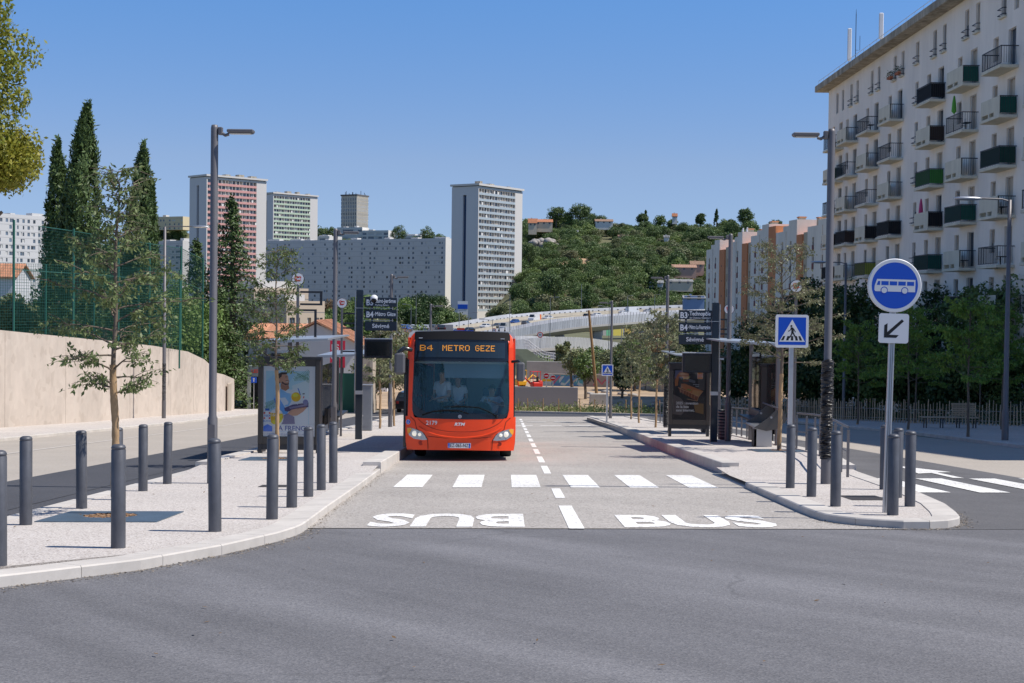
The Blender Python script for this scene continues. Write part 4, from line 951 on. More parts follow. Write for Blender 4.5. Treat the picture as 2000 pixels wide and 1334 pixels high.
mb = MB(); front_patch(mb, bp([(205,75),(652,66),(1100,75),(1112,110),(1112,155),(652,150),(202,155),(202,110)]), .006, .25, M('roof_cowl', (.010,.010,.012), .75, spec=.15)); cw = mb.build('roof_cowl', bus)
for s in (-1, 1): mb = MB(); mb.box((s*.965, FY(.965, 2.88)-.01, 2.885),(.10,.02,.022), m_alu, bev=.006); mb.build('marker_lamp', cw)
# LED destination: 5x7 dot characters
FT = {'B':['11110','10001','10001','11110','10001','10001','11110'],'4':['00010','00110','01010','10010','11111','00010','00010'],'M':['10001','11011','10101','10101','10001','10001','10001'],
 'E':['11111','10000','10000','11110','10000','10000','11111'],'T':['11111','00100','00100','00100','00100','00100','00100'],'R':['11110','10001','10001','11110','10100','10010','10001'],
 'O':['01110','10001','10001','10001','10001','10001','01110'],'G':['01110','10001','10000','10111','10001','10001','01110'],'Z':['11111','00001','00010','00100','01000','10000','11111']}
m_led = M('amber_led', (.9,.4,.05), .5, emit=(1,.33,.03,.22))
mb = MB(); front_patch(mb, bp([(245,172),(1066,176),(1066,325),(245,318)]), .0035, 0, M('led_board', (.02,.03,.038), .15, coat=.5)); lb = mb.build('led_board', bus)
def led(txt, x, w, gap):
    for ch in txt:
        if ch != ' ':
            mb = MB()
            for r_, row in enumerate(FT[ch]):
                for c_, bit in enumerate(row):
                    if bit == '1': u0 = x+c_*w/5; v1 = BZ(205)-r_*.0195; front_patch(mb, [(u0+.001,v1-.017),(u0+w/5-.0015,v1-.017),(u0+w/5-.0015,v1),(u0+.001,v1)], .005, 0, m_led)
            mb.build('led_character', lb)
        x += w+gap
led('B4', BX(258), .14, .035); led('METRO', BX(474), .11, .023); led('GEZE', BX(785), .095, .026)
# number, operator mark, emblem, plate, blue badge
m_bw = M('bus_white_letter', (.72,.70,.70), .4)
def ftext(mb, t, x, z, size, mat, bold=0, off=.006, sx=1, shear=0):
    vs, fs = text2d(t, size, bold, 'CENTER', sx); mb.add([(x+a+b*shear, FY(x+a, z+b)-off, z+b) for a, b in vs], fs, mat)
mb = MB(); ftext(mb, '2179', BX(383), BZ(940), .135, m_bw, .002); mb.build('fleet_number', bus)
mb = MB(); ftext(mb, 'RTM', BX(648), BZ(950), .095, m_bw, .004, sx=1.25, shear=.3); mb.build('operator_mark', bus)
mb = MB(); X = Matrix.Translation((BX(648), FY(0, 1.05)-.004, BZ(876))) @ Matrix.Rotation(R(90), 4, 'X'); mb.lathe([(.043,0),(.043,.008),(.034,.010),(.034,.004)], m_alu, 28, X); f = Flat(mb, Matrix.Translation((BX(648), FY(0, 1.05), BZ(876))), -.012)
for a in (90, 210, 330): f.line([(0,0),(.036*math.cos(R(a)),.036*math.sin(R(a)))], .010, m_alu)
f.disc(0, 0, .033, M('emblem_grey', (.4,.4,.42), .3, .6), 24); mb.build('emblem', bus)
mb = MB(); xp, zp = BX(646), BZ(1149); mb.box((xp, FY(xp, zp)-.012, zp),(.535,.012,.118), m_wht, bev=.003); mb.build('number_plate', bus)
mb = MB(); f = Flat(mb, Matrix.Translation((xp, FY(xp, zp), zp)), -.019); f.rect(-.262,-.054,-.222,.054, m_sblue); f.rect(.222,-.054,.262,.054, m_sblue); f.nx(); f.text('EZ-065-NZ', 0, 0, .115, m_blk, .002, sx=.80); f.text('F', -.242, -.028, .035, m_wht, 0); f.text('13', .242, -.028, .03, m_wht, 0); mb.build('plate_lettering', bus)
mb = MB(); xq, zq = BX(157), BZ(935); X = Matrix.Translation((xq, FY(xq, zq)-.012, zq)) @ Matrix.Rotation(R(-28), 4, 'Z'); f = Flat(mb, X, 0); f.disc(0,0,.058, m_wht, 24); f.nx(); f.disc(0,0,.052, m_sblue, 24); f.nx(); f.disc(0,.028,.009, m_wht, 10); f.line([(0,.018),(0,-.008),(.016,-.022)], .009, m_wht); f.ring(-.002,-.012,.016,.022, m_wht, 12, 120, 340); mb.build('wheelchair_badge', bus)
# wipers
mb = MB()
def wip(pts, r_): mb.tube([(a, FY(a, b)-.03, b) for a, b in pts], r_*1.6, M('wiper_rubber', (.01,.01,.01), .8, spec=.1), 6)
wip(bp([(1000,872),(905,822),(820,790),(740,786),(560,786)]), .009); wip(bp([(745,782),(640,778),(500,790)]), .006); wip(bp([(290,866),(400,828),(520,818),(640,820),(730,850)]), .010); wip(bp([(400,832),(520,822),(660,826)]), .012); mb.ball((BX(998), FY(BX(998), BZ(872))-.03, BZ(872)), .035, m_bblk, 10); mb.build('wiper', bus)
# mirrors
mb = MB(); mb.tube([(-1.17,.14,2.60),(-1.34,.02,2.63),(-1.47,-.02,2.52)], [.05,.055,.05], m_bblk, 10); mb.box((-1.43,-.03,2.27),(.25,.14,.52), M('mirror_grey', (.10,.10,.11), .45), bev=.05); mb.box((-1.42,.036,2.27),(.17,.006,.42), m_alu); mb.build('mirror', bus)
mb = MB(); mb.tube([(1.2,.2,2.35),(1.34,.05,2.36),(1.40,0,2.3)], [.035,.035,.03], m_bblk, 10); mb.box((1.405,-.01,2.11),(.20,.12,.45), M('mirror_grey', (.10,.10,.11)), bev=.045); mb.box((1.405,.056,2.11),(.15,.006,.37), m_alu); mb.build('mirror', bus)
# front door swung open at the kerb side: two dark edges with glass
mb = MB(); mb.b2((-1.355,.34,.30),(-1.285,.42,2.42), m_bblk, bev=.01); mb.b2((-1.345,.42,.36),(-1.315,.95,2.36), m_sg); mb.b2((-1.355,.95,.30),(-1.30,1.02,2.42), m_bblk); mb.build('door', bus)
# wheels
def wheel(x, y, s):
    mb = MB(); X = Matrix.Translation((x, y, .475)) @ Matrix.Rotation(R(90*s), 4, 'Y'); mb.lathe([(.30,-.14),(.44,-.14),(.475,-.10),(.475,.10),(.44,.14),(.30,.14)], m_rub, 28, X); w_ = mb.build('wheel', bus)
    mb = MB(); mb.lathe([(.30,.10),(.28,.06),(.12,.05),(.10,.12),(1e-4,.13)], m_alu, 20, X); mb.build('rim', w_)
for s in (-1, 1):
    for yy in (2.62, 8.8): wheel(s*1.07, yy, s)
mb = MB(); mb.b2((-1.2,.5,.27),(1.2,11.9,.33), m_bblk); mb.build('underbody', bus)
# interior
mb = MB(); mb.b2((-1.2,.3,.34),(1.2,11.8,.38), m_flo); mb.b2((-1.2,.45,2.55),(1.2,11.8,2.6), m_int); mb.b2((-1.2,.35,.38),(1.15,.75,.98), m_bblk); mb.b2((.05,.45,.98),(1.15,.85,1.12), m_bblk, bev=.03)
mb.b2((.05,2.0,.38),(.1,2.9,1.6), m_int); mb.b2((.05,2.9,.38),(1.2,2.95,2.2), m_int); mb.build('cabin', bus)
mb = MB(); mb.b2((BX(490),.42,BZ(512)),(BX(1108),.43,BZ(372)), M('sun_blind', (.24,.29,.33), .8)).b2((-1.1,.40,BZ(378)),(1.1,.41,BZ(356)), M('blind_rail', (.5,.52,.5), .7)); mb.build('sun_blind', bus)
mb = MB(); X = Matrix.Translation((BX(852),1.0,1.18)) @ Matrix.Rotation(R(-62), 4, 'X')
mb.lathe([(.22+.016*math.cos(t*math.pi/4), .016*math.sin(t*math.pi/4)) for t in range(9)], m_bblk, 24, X); mb.tube([(BX(852),1.0,1.18),(BX(852),.85,.95)], .03, m_bblk); mb.build('steering_wheel', bus)
m_yel = M('grab_rail', (.30,.31,.32), .3, .7)
for (x, y) in ((-.35,2.2),(-.1,3.6),(.35,4.4),(-.5,5.5),(.5,6.5),(-.45,1.3)): mb = MB(); mb.tube([(x,y,.38),(x,y,2.55)], .018, m_yel, 8); mb.build('grab_pole', bus)
m_seat = M('seat_blue', (.04,.08,.16), .8)
for (x, y) in ((-.85,4),(-.4,4),(.85,4.2),(-.85,5),(-.85,6),(.85,5.4),(-.85,9.5),(-.4,9.5),(.85,9.5),(.4,9.5)):
    mb = MB(); mb.box((x,y,.82),(.42,.42,.08), m_seat, bev=.02); mb.box((x,y+.2,1.15),(.42,.07,.62), m_seat, bev=.02); mb.b2((x-.05,y-.1,.38),(x+.05,y+.1,.78), m_int); mb.build('seat', bus)
mb = MB(); mb.box((BX(940),1.75,.86),(.48,.48,.1), m_seat, bev=.03); mb.box((BX(940),2.02,1.3),(.46,.1,.85), m_seat, bev=.03); mb.b2((BX(940)-.1,1.6,.38),(BX(940)+.1,1.9,.8), m_int); mb.build('seat', bus)

# ------------------------------------------------------------------ people (skinned figures)
def skinned(name, nodes, edges, parent, mat, sub=1, root='pelvis'):
    me = bpy.data.meshes.new(name); keys = list(nodes); idx = {k: i for i, k in enumerate(keys)}
    me.from_pydata([nodes[k][0] for k in keys], [(idx[a], idx[b]) for a, b in edges], [])
    o = bpy.data.objects.new(name, me); COL.objects.link(o)
    md = o.modifiers.new('s', 'SKIN'); md.use_smooth_shade = True
    for i, k in enumerate(keys):
        r_ = nodes[k][1]; me.skin_vertices[0].data[i].radius = (r_, r_) if not isinstance(r_, tuple) else r_
        me.skin_vertices[0].data[i].use_root = (k == root)
    sd = o.modifiers.new('d', 'SUBSURF'); sd.levels = sub; sd.render_levels = sub
    dg = bpy.context.evaluated_depsgraph_get(); dg.update(); m2 = bpy.data.meshes.new_from_object(o.evaluated_get(dg), depsgraph=dg)
    o.modifiers.clear(); o.data = m2; m2.name = name; bpy.data.meshes.remove(me)
    m2.materials.clear(); m2.materials.append(mat); m2.polygons.foreach_set('use_smooth', [True]*len(m2.polygons)); o.parent = parent; return o
def person(lab, loc, rz, skin, top, trousers, hair, pose, female=False, hgt=1.75):
    t = thing('person', lab, 'person', loc, rz); k = hgt/1.75
    J = dict(pelvis=(0,0,.95), belly=(0,.0,1.08), chest=(0,.01,1.30), neck=(0,.01,1.47), head0=(0,-.005,1.56), head=(0,-.01,1.65), crown=(0,.0,1.71))
    for s, n in ((-1,'l'),(1,'r')):
        J.update({n+'hip':(s*.10,0,.88), n+'knee':(s*.11,-.01,.49), n+'ank':(s*.11,.02,.09), n+'toe':(s*.12,-.15,.03), n+'sh':(s*.185,.01,1.41), n+'el':(s*.23,.02,1.13), n+'wr':(s*.22,-.08,.88)})
    face = pose.pop('face', (0,-1,0)); J.update(pose)
    rad = dict(pelvis=.135, belly=.125, chest=.15 if not female else .13, neck=.055, head0=.075, head=.092, crown=.055)
    for n in 'lr': rad.update({n+'hip':.085, n+'knee':.055, n+'ank':.038, n+'toe':.032, n+'sh':.062, n+'el':.042, n+'wr':.027})
    N = {a: (tuple(c*k for c in b), rad[a]*k) for a, b in J.items()}
    E = [('pelvis','belly'),('belly','chest'),('chest','neck'),('neck','head0'),('head0','head'),('head','crown')]
    for n in 'lr': E += [('pelvis',n+'hip'),(n+'hip',n+'knee'),(n+'knee',n+'ank'),(n+'ank',n+'toe'),('chest',n+'sh'),(n+'sh',n+'el'),(n+'el',n+'wr')]
    for n in 'lr':   # palm, four fingers, thumb
        w_ = Vector(J[n+'wr']); e_ = Vector(J[n+'el']); d = (w_-e_).normalized(); s = 1 if n == 'r' else -1
        side = d.cross(Vector((0,-1,.3))).normalized(); nr = side.cross(d)
        N[n+'palm'] = (tuple((w_+d*.075)*k), .026*k); E.append((n+'wr', n+'palm'))
        for i, ln in enumerate((.062,.075,.07,.055)):
            b = w_+d*.10+side*(i-1.5)*.021; m_ = b+d*ln*.55+nr*.008; e2 = b+d*ln*.9+nr*.035
            for q, p, r_ in ((f'{n}f{i}a', b, .0105),(f'{n}f{i}b', m_, .009),(f'{n}f{i}c', e2, .0075)): N[q] = (tuple(p*k), r_*k)
            E += [(n+'palm', f'{n}f{i}a'),(f'{n}f{i}a', f'{n}f{i}b'),(f'{n}f{i}b', f'{n}f{i}c')]
        b = w_+d*.04-side*.03; N[n+'t0'] = (tuple(b*k), .012*k); N[n+'t1'] = (tuple((b+d*.03-side*.03+nr*.02)*k), .0095*k); E += [(n+'wr', n+'t0'),(n+'t0', n+'t1')]
    skinned('body', N, E, t, skin)
    hc = Vector(J['head'])*k; hf = (Vector(face)).normalized()
    X = Matrix.Translation(hc) @ hf.to_track_quat('-Y', 'Z').to_matrix().to_4x4()
    mb = MB(); mb.ball((0,.015,.02), .105*k, hair, 16, X, (.96,1.02,1.05)); 
    # cut the face side away by pushing front verts back
    mb.v = [v for v in mb.v]; iv = X.inverted(); nv = []
    for v in mb.v:
        p = iv @ Vector(v)
        if p.y < -.02 and p.z < .055: p.y = -.02+(p.y+.02)*.05; p.x *= .94
        if female and p.z < -.02 and p.y > 0: p.z -= .06
        nv.append(tuple(X @ p))
    mb.v = nv; mb.build('hair', t)
    mb = MB()
    for s in (-1, 1): mb.ball((s*.033,-.088,.012), .010, m_blk, 8, X); mb.line if False else None; mb.box((s*.034,-.095,.034),(.03,.008,.006), hair, 0, X)
    mb.box((0,-.093,-.052),(.045,.008,.008), M('lips', (.32,.10,.08), .5), 0, X); mb.build('face_details', t)
    mb = MB(); mb.add([(0,-.118,-.012),(-.014,-.088,-.022),(.014,-.088,-.022),(0,-.09,.03),(0,-.092,-.03)], [(0,3,1),(0,2,3),(0,1,4),(0,4,2)], skin, True, X)
    for s in (-1, 1): mb.ball((s*.092,.0,.0), .024, skin, 8, X, (.4,.8,1.2))
    mb.build('nose_and_ears', t)
    S = {a: (N[a][0], r_*k) for a, r_ in (('belly',.145),('chest',.168 if not female else .145),('lsh',.078),('rsh',.078))}
    S['hem'] = (tuple((Vector(J['pelvis'])+Vector((0,0,-.02)))*k), .152*k); S['coll'] = (tuple((Vector(J['chest'])*.25+Vector(J['neck'])*.75)*k), .07*k)
    SE = [('hem','belly'),('belly','chest'),('chest','coll'),('chest','lsh'),('chest','rsh')]
    for n in 'lr': m_ = (Vector(J[n+'sh'])*.35+Vector(J[n+'el'])*.65); S[n+'sl'] = (tuple(m_*k), .058*k); SE.append((n+'sh', n+'sl'))
    skinned('shirt', S, SE, t, top, root='chest')
    T = {a: (N[a][0], r_*k) for a, r_ in (('lhip',.098),('rhip',.098),('lknee',.068),('rknee',.068),('lank',.056),('rank',.056))}; T['pelvis'] = (N['pelvis'][0], .145*k)
    skinned('trousers', T, [('pelvis','lhip'),('pelvis','rhip'),('lhip','lknee'),('rhip','rknee'),('lknee','lank'),('rknee','rank')], t, trousers)
    mb = MB()
    for n in 'lr':
        a, b = Vector(J[n+'ank'])*k, Vector(J[n+'toe'])*k; mb.tube([a+Vector((0,.03,-.04)), a+Vector((0,-.02,-.03)), b+Vector((0,-.03,0))], [.045,.05,.035], m_blk, 10)
    mb.build('shoes', t); return t
skA, skB = M('skin_warm', (.50,.28,.19), .5), M('skin_tan', (.38,.20,.13), .5); hr = M('dark_hair', (.015,.011,.009), .6)
shW = M('white_shirt', (.66,.67,.70), .7, var=.05); trD = M('dark_trousers', (.03,.035,.05), .8)
def inb(x, y, z=.385): q = bus.rotation_euler.to_matrix() @ Vector((x, y, z)); return bus.location+q
def arm(n, el, wr): return {n+'el': el, n+'wr': wr}
person('man in a pale shirt standing behind the bus windscreen at the left', inb(-.48,1.35), R(-35), skA, shW, trD, hr, {**arm('l',(-.24,-.02,1.13),(-.12,-.25,1.05)), **arm('r',(.24,-.05,1.13),(.1,-.27,1.08)), 'face':(.3,-1,0)}, hgt=1.78)
person('woman in a white top standing inside the bus beside the man in the pale shirt', inb(-.12,1.62), R(15), skB, shW, trD, hr, {**arm('l',(-.25,-.02,1.14),(-.16,-.24,1.02)), **arm('r',(.24,-.04,1.14),(.06,-.24,1.08)), 'face':(-.2,-1,0)}, True, 1.66)
zs = -.09
person('bus driver in a white short sleeved shirt seated at the steering wheel', inb(BX(940),1.62), R(4), skB, shW, trD, hr,
  {'pelvis':(0,.1,.62),'belly':(0,.1,.76),'chest':(0,.05,.98),'neck':(0,.02,1.14),'head0':(0,-.02,1.22),'head':(0,-.03,1.31),'crown':(0,-.02,1.37),'lhip':(-.1,.02,.56),'rhip':(.1,.02,.56),'lknee':(-.13,-.42,.60),'rknee':(.13,-.42,.60),
   'lank':(-.12,-.52,.16),'rank':(.12,-.52,.16),'ltoe':(-.12,-.68,.08),'rtoe':(.12,-.68,.08),'lsh':(-.185,.05,1.08),'rsh':(.185,.05,1.08),'lel':(-.30,-.16,.90),'lwr':(-.20,-.36,1.02),'rel':(.30,-.16,.90),'rwr':(-.02,-.40,1.04),'face':(-.35,-1,-.15)}, hgt=1.75)
# ================================================================== BUILDINGS
m_win = M('window_glass', (.05,.065,.085), .12, spec=.7, isl=.7, var=.3, scale=.3)
m_winb = M('window_blue_glass', (.10,.13,.17), .2, spec=.6, isl=.8, var=.4, scale=.4)
m_shut = M('beige_shutter', (.46,.40,.33), .8, isl=.25, var=.08)
m_frame = M('white_frame', (.55,.54,.52), .6)
m_rail = M('balcony_rail', (.030,.033,.038), .5, .3)
def wallmat(n, c, streak=.06, scale=.5): return M(n, c, .9, var=streak, scale=scale, stretch=(1,1,.25), bump=.05, spec=.2)

# ---- white apartment block on the right
W1 = wallmat('lilac_white_render', (.87,.80,.71), .09, .35); W1c = wallmat('balcony_concrete', (.66,.62,.50), .10, 1.2); roofc = wallmat('eaves_concrete', (.40,.36,.29), .3, 1.5)
RX = P(1619, 178, 127).x; ztop = P(1619, 178, 127).z; FH = 2.8
A = thing('apartment_block', 'long white eight storey apartment block with staggered balconies on the right', 'building', (RX, 127, ztop-9*FH), R(-90)); X0 = Matrix.Identity(4)
Wd, Ht = 95.0, 9*FH
bays = [(127-122.7), (127-117.7), (127-111), (127-104.4), None, (127-94.6), (127-88), (127-81.4), (127-74.5), None, (127-64.5), (127-58)]
cols_b = [b for b in bays if b is not None]
ops = []; doors = []; wins = []; shuts = []
for f in range(9):
    z0 = f*FH
    for b in cols_b:
        if f == 8: ops.append((b-1.35, b-.55, z0+.35, z0+2.1)); ops.append((b+.75, b+1.5, z0+.35, z0+2.1))
        else: ops.append((b-2.6, b-1.7, z0+.75, z0+2.15)); ops.append((b-.1, b+1.15, z0+.08, z0+2.2))
    ops.append((127-99.6-.4, 127-99.6+.4, z0+.6, z0+2.1)); ops.append((127-69.5-.4, 127-69.5+.4, z0+.6, z0+2.1))
ops = [tuple(round(v, 3) for v in o) for o in ops if o[1] < Wd]
mb = MB(); facade(mb, Wd, Ht, ops, .30, W1, X0)
mb.b2((0,.32,0),(Wd,11.5,Ht), W1); mb.poly([(0,0,0),(0,.25,0),(0,.25,Ht),(0,0,Ht)][::-1], W1)
mb.b2((-.001,0,-9),(Wd,11.4,-.001), W1)
mb.build('wall', A)
mb = MB(); mb.b2((-1.0,-1.05,Ht),(Wd,12.5,Ht+.55), roofc, bev=.03); rf = mb.build('roof', A)
mb = MB(); mb.tube([(-.6,-.8,Ht+.95),(Wd,-.8,Ht+.95)], .02, m_alu, 6); k = 0
while k < Wd: mb.tube([(k-.6,-.8,Ht+.5),(k-.6,-.8,Ht+.95)], .015, m_alu, 5); k += 2.0
mb.build('roof_rail', rf)
rn = random.Random(8); ow = sorted(range(len(ops)), key=lambda i: -ops[i][0]); nwin = 0; rest = MB()
for i in ow:
    a, b, c, d = ops[i]; vis = b < 46 and c > 2*FH*0-.1
    mb = MB() if (vis and nwin < 100) else rest
    r_ = rn.random(); mat = m_shut if r_ < .78 else m_win
    mb.b2((a,.24,c),(b,.26,d), mat if d-c < 2 else (m_win if r_ < .5 else m_shut)); mb.b2((a,.10,c),(a+.05,.15,d), m_frame); mb.b2((b-.05,.10,c),(b,.15,d), m_frame); mb.b2((a+.05,.10,d-.05),(b-.05,.15,d), m_frame)
    if mat is m_shut and d-c < 2 and rn.random() < .4: mb.b2((a+.06,.125,c+.06),(b-.06,.138,c+(d-c)*rn.uniform(.3,.6)), m_win)
    if mb is not rest:
        wo = mb.build('window', A); nwin += 1
        if c % FH > .3 and (d-c < 1.8) and (c > 8*FH or abs((a+b)/2-27.4) < 1 or abs((a+b)/2-57.5) < 1):
            mb = MB(); mb.b2((a-.08,-.22,c+.05),(b+.08,-.19,c+.09), m_rail); mb.b2((a-.08,-.22,c+.40),(b+.08,-.19,c+.44), m_rail); mb.b2((a-.08,-.22,c+.05),(a-.05,0,c+.09), m_rail); mb.b2((b+.05,-.22,c+.05),(b+.08,0,c+.09), m_rail); mb.b2((a-.08,-.22,c+.40),(a-.05,0,c+.44), m_rail); mb.b2((b+.05,-.22,c+.40),(b+.08,0,c+.44), m_rail); mb.b2((a-.1,-.18,c-.12),(b+.1,.0,c-.02), W1c); mb.build('window_guard', wo)
if rest.v: tag(rest.build('windows', A), kind='stuff')
covers = [M('green_screen', (.015,.10,.075), .8), M('black_screen', (.012,.012,.015), .8), M('bright_green_screen', (.05,.22,.04), .7), M('brown_reed', (.05,.035,.03), .9), M('lime_screen', (.30,.33,.05), .7), M('dark_green_screen', (.015,.06,.045), .8)]
spec_cover = {(5,7):1,(4,0):1,(3,0):1,(6,0):5,(5,4):2,(7,5):0,(4,1):3,(2,1):3,(1,4):3,(4,3):1,(6,6):0,(5,6):5,(1,6):5,(3,2):4,(2,5):0}
for ci, b in enumerate(cols_b):
    for f in range(0, 8):
        if f < 0: continue
        z = f*FH; par = (f+ci) % 2 == 0; B = MB(); w0, w1 = b-1.6, b+1.6
        B.b2((w0-.05,-1.05,z-.22),(w1+.05,0,z-.04), W1c, bev=.02); bo = B.build('balcony', A)
        rb = MB(); xs = w0 if not par else w1-.04
        if par:
            q = MB(); q.b2((w0,-1.0,z+.20),(w1-.05,-.9,z+1.04), W1c, bev=.01); q.b2((w0,-.9,z-.04),(w0+.08,0,z+1.02), W1c); q.b2((w0,-1.0,z-.04),(w0+.15,-.9,z+.20), W1c); q.b2((w1-1.0,-1.0,z-.04),(w1-.05,-.9,z+.20), W1c); q.b2((b-.35,-1.0,z-.04),(b-.15,-.9,z+.20), W1c); q.build('parapet', bo)
        rb.b2((xs,-1.0,z+.98),(w1,-.96,z+1.03), m_rail); rb.b2((xs,-1.0,z+.02),(w1,-.96,z+.06), m_rail); rb.b2((w1-.04,-.96,z+.98),(w1,0,z+1.03), m_rail)
        if not par: rb.b2((w0,-.96,z+.98),(w0+.04,0,z+1.03), m_rail)
        nb = max(1, int((w1-xs)/.14))
        for k in range(nb+1): u = xs+(w1-xs-.02)*k/nb; rb.b2((u,-.99,z+.06),(u+.018,-.97,z+.98), m_rail)
        for s_ in ((w1-.03,), (w0+.01,)) if not par else ((w1-.03,),):
            for k in range(7): rb.b2((s_[0],-.96+k*.14,z+.06),(s_[0]+.018,-.945+k*.14,z+.98), m_rail)
        rb.build('railing', bo)
        key = (f, ci); cv = spec_cover.get(key)
        if cv is None and rn.random() < .28: cv = rn.choice([0,1,1,3,5])
        if cv is not None: q = MB(); q.b2((xs+.03,-.955,z+.07),(w1-.05,-.94,z+.97), covers[cv]); q.b2((w1-.06,-.94,z+.07),(w1-.045,-.05,z+.97), covers[cv]); q.build('screen', bo)
        elif rn.random() < .35: q = MB(); q.b2((b+.6,-.7,z+.4),(b+1.2,-.3,z+.45), m_rail); q.b2((b+.85,-.55,z-.03),(b+.9,-.5,z+.4), m_rail); q.b2((b+.2,-.7,z+.3),(b+.5,-.4,z+.33), m_frame); q.b2((b+.2,-.42,z-.03),(b+.5,-.4,z+.75), m_frame); q.build('table', bo)
def parasol(col, b, f, lab, h):
    p = Vector((RX-.75, 127-b, A.location.z+f*FH)); t = thing('parasol', lab, 'parasol', p); mb = MB(); mb.tube([(0,0,-.04),(.05,.05,h)], .02, m_rail, 6); mb.build('pole', t); mb = MB(); mb.lathe([(.02,h-1.1),(.16,h-.95),(.12,h-.4),(.05,h),(1e-4,h+.05)], col, 8); mb.build('canopy', t)
parasol(M('green_canopy', (.10,.38,.05), .7), cols_b[5]-.8, 6, 'folded bright green parasol on a balcony of the white apartment block', 2.3)
parasol(M('pink_canopy', (.62,.07,.22), .7), cols_b[4]-.9, 4, 'folded pink parasol on a balcony of the white apartment block', 2.0)
# antennas on the roof
for (px, y0_, y1_, Y, lab) in ((1658,55,118,118,'white panel antenna with a thin mast on the roof edge'),(1720,25,72,107,'single white panel antenna farther right on the roof')):
    p0 = P(px, y1_, Y+2); p1 = P(px, y0_, Y+2); zr = A.location.z+Ht+.55
    t = thing('roof_antenna', lab, 'antenna', (p0.x, Y+2, zr)); h = p1.z-zr; mb = MB(); mb.lathe([(.04,0),(.04,h)], m_alu, 8); mb.build('mast', t); mb = MB(); mb.box((0,-.12,h*.62),(.34,.16,h*.74), m_wht, bev=.05); mb.build('panel', t)
    if px < 1700: mb = MB(); mb.lathe([(.03,0),(.03,h+1.1),(.01,h+1.6)], m_dark, 6, Matrix.Translation((.55,0,0))); mb.tube([(.55,0,h*.5),(.9,0,h*.5),(.9,0,h*.5+1.2)], .02, m_dark, 6); mb.build('mast', t)
# planter on two top balconies / windows
def pot(b, f, lab, s=1, off=-.5):
    t = thing('flower_pot', lab, 'potted plant', (RX-off*-1 if False else RX-.35, 127-b, A.location.z+f*FH+.42)); mb = MB(); mb.box((0,0,.08),(.22,.9,.16), M('terracotta', (.42,.14,.07), .8)); mb.build('pot', t)
    n = 160; g = np.random.default_rng(int(b*10)+f); c = g.normal(size=(n, 3))*[.12,.35,.16]+[0,0,.32]; leaves('leaves', c, None, .10, .5, leafmat('pot_leaf', (.03,.06,.02), (.07,.10,.03)), t, g)

def leaves(name, pts, nrm, size, aspect, mat, parent, g, flat=.0, svar=.35, kind=None):
    """one diamond-shaped leaf (or leaf clump) per point"""
    n = len(pts); d = g.normal(size=(n, 3)) if nrm is None else nrm+g.normal(size=(n, 3))*.55
    d /= np.linalg.norm(d, axis=1)[:, None]+1e-9
    a = g.normal(size=(n, 3)); a -= (a*d).sum(1)[:, None]*d
    if flat: a[:, 2] -= flat; a -= (a*d).sum(1)[:, None]*d
    a /= np.linalg.norm(a, axis=1)[:, None]+1e-9; b = np.cross(d, a)
    s = size*(1+g.uniform(-svar, svar, n))[:, None]; wv = s*aspect
    v = np.stack([pts, pts+a*s*.5+b*wv*.5, pts+a*s, pts+a*s*.5-b*wv*.5], 1).reshape(-1, 3)
    return np_mesh(name, v, 4, mat, parent)
pot(cols_b[3]-1.0, 8, 'red flower box at a top floor window of the white apartment block'); pot(cols_b[3]+1.1, 8, 'trailing plants at the top floor window right of the red flower box')

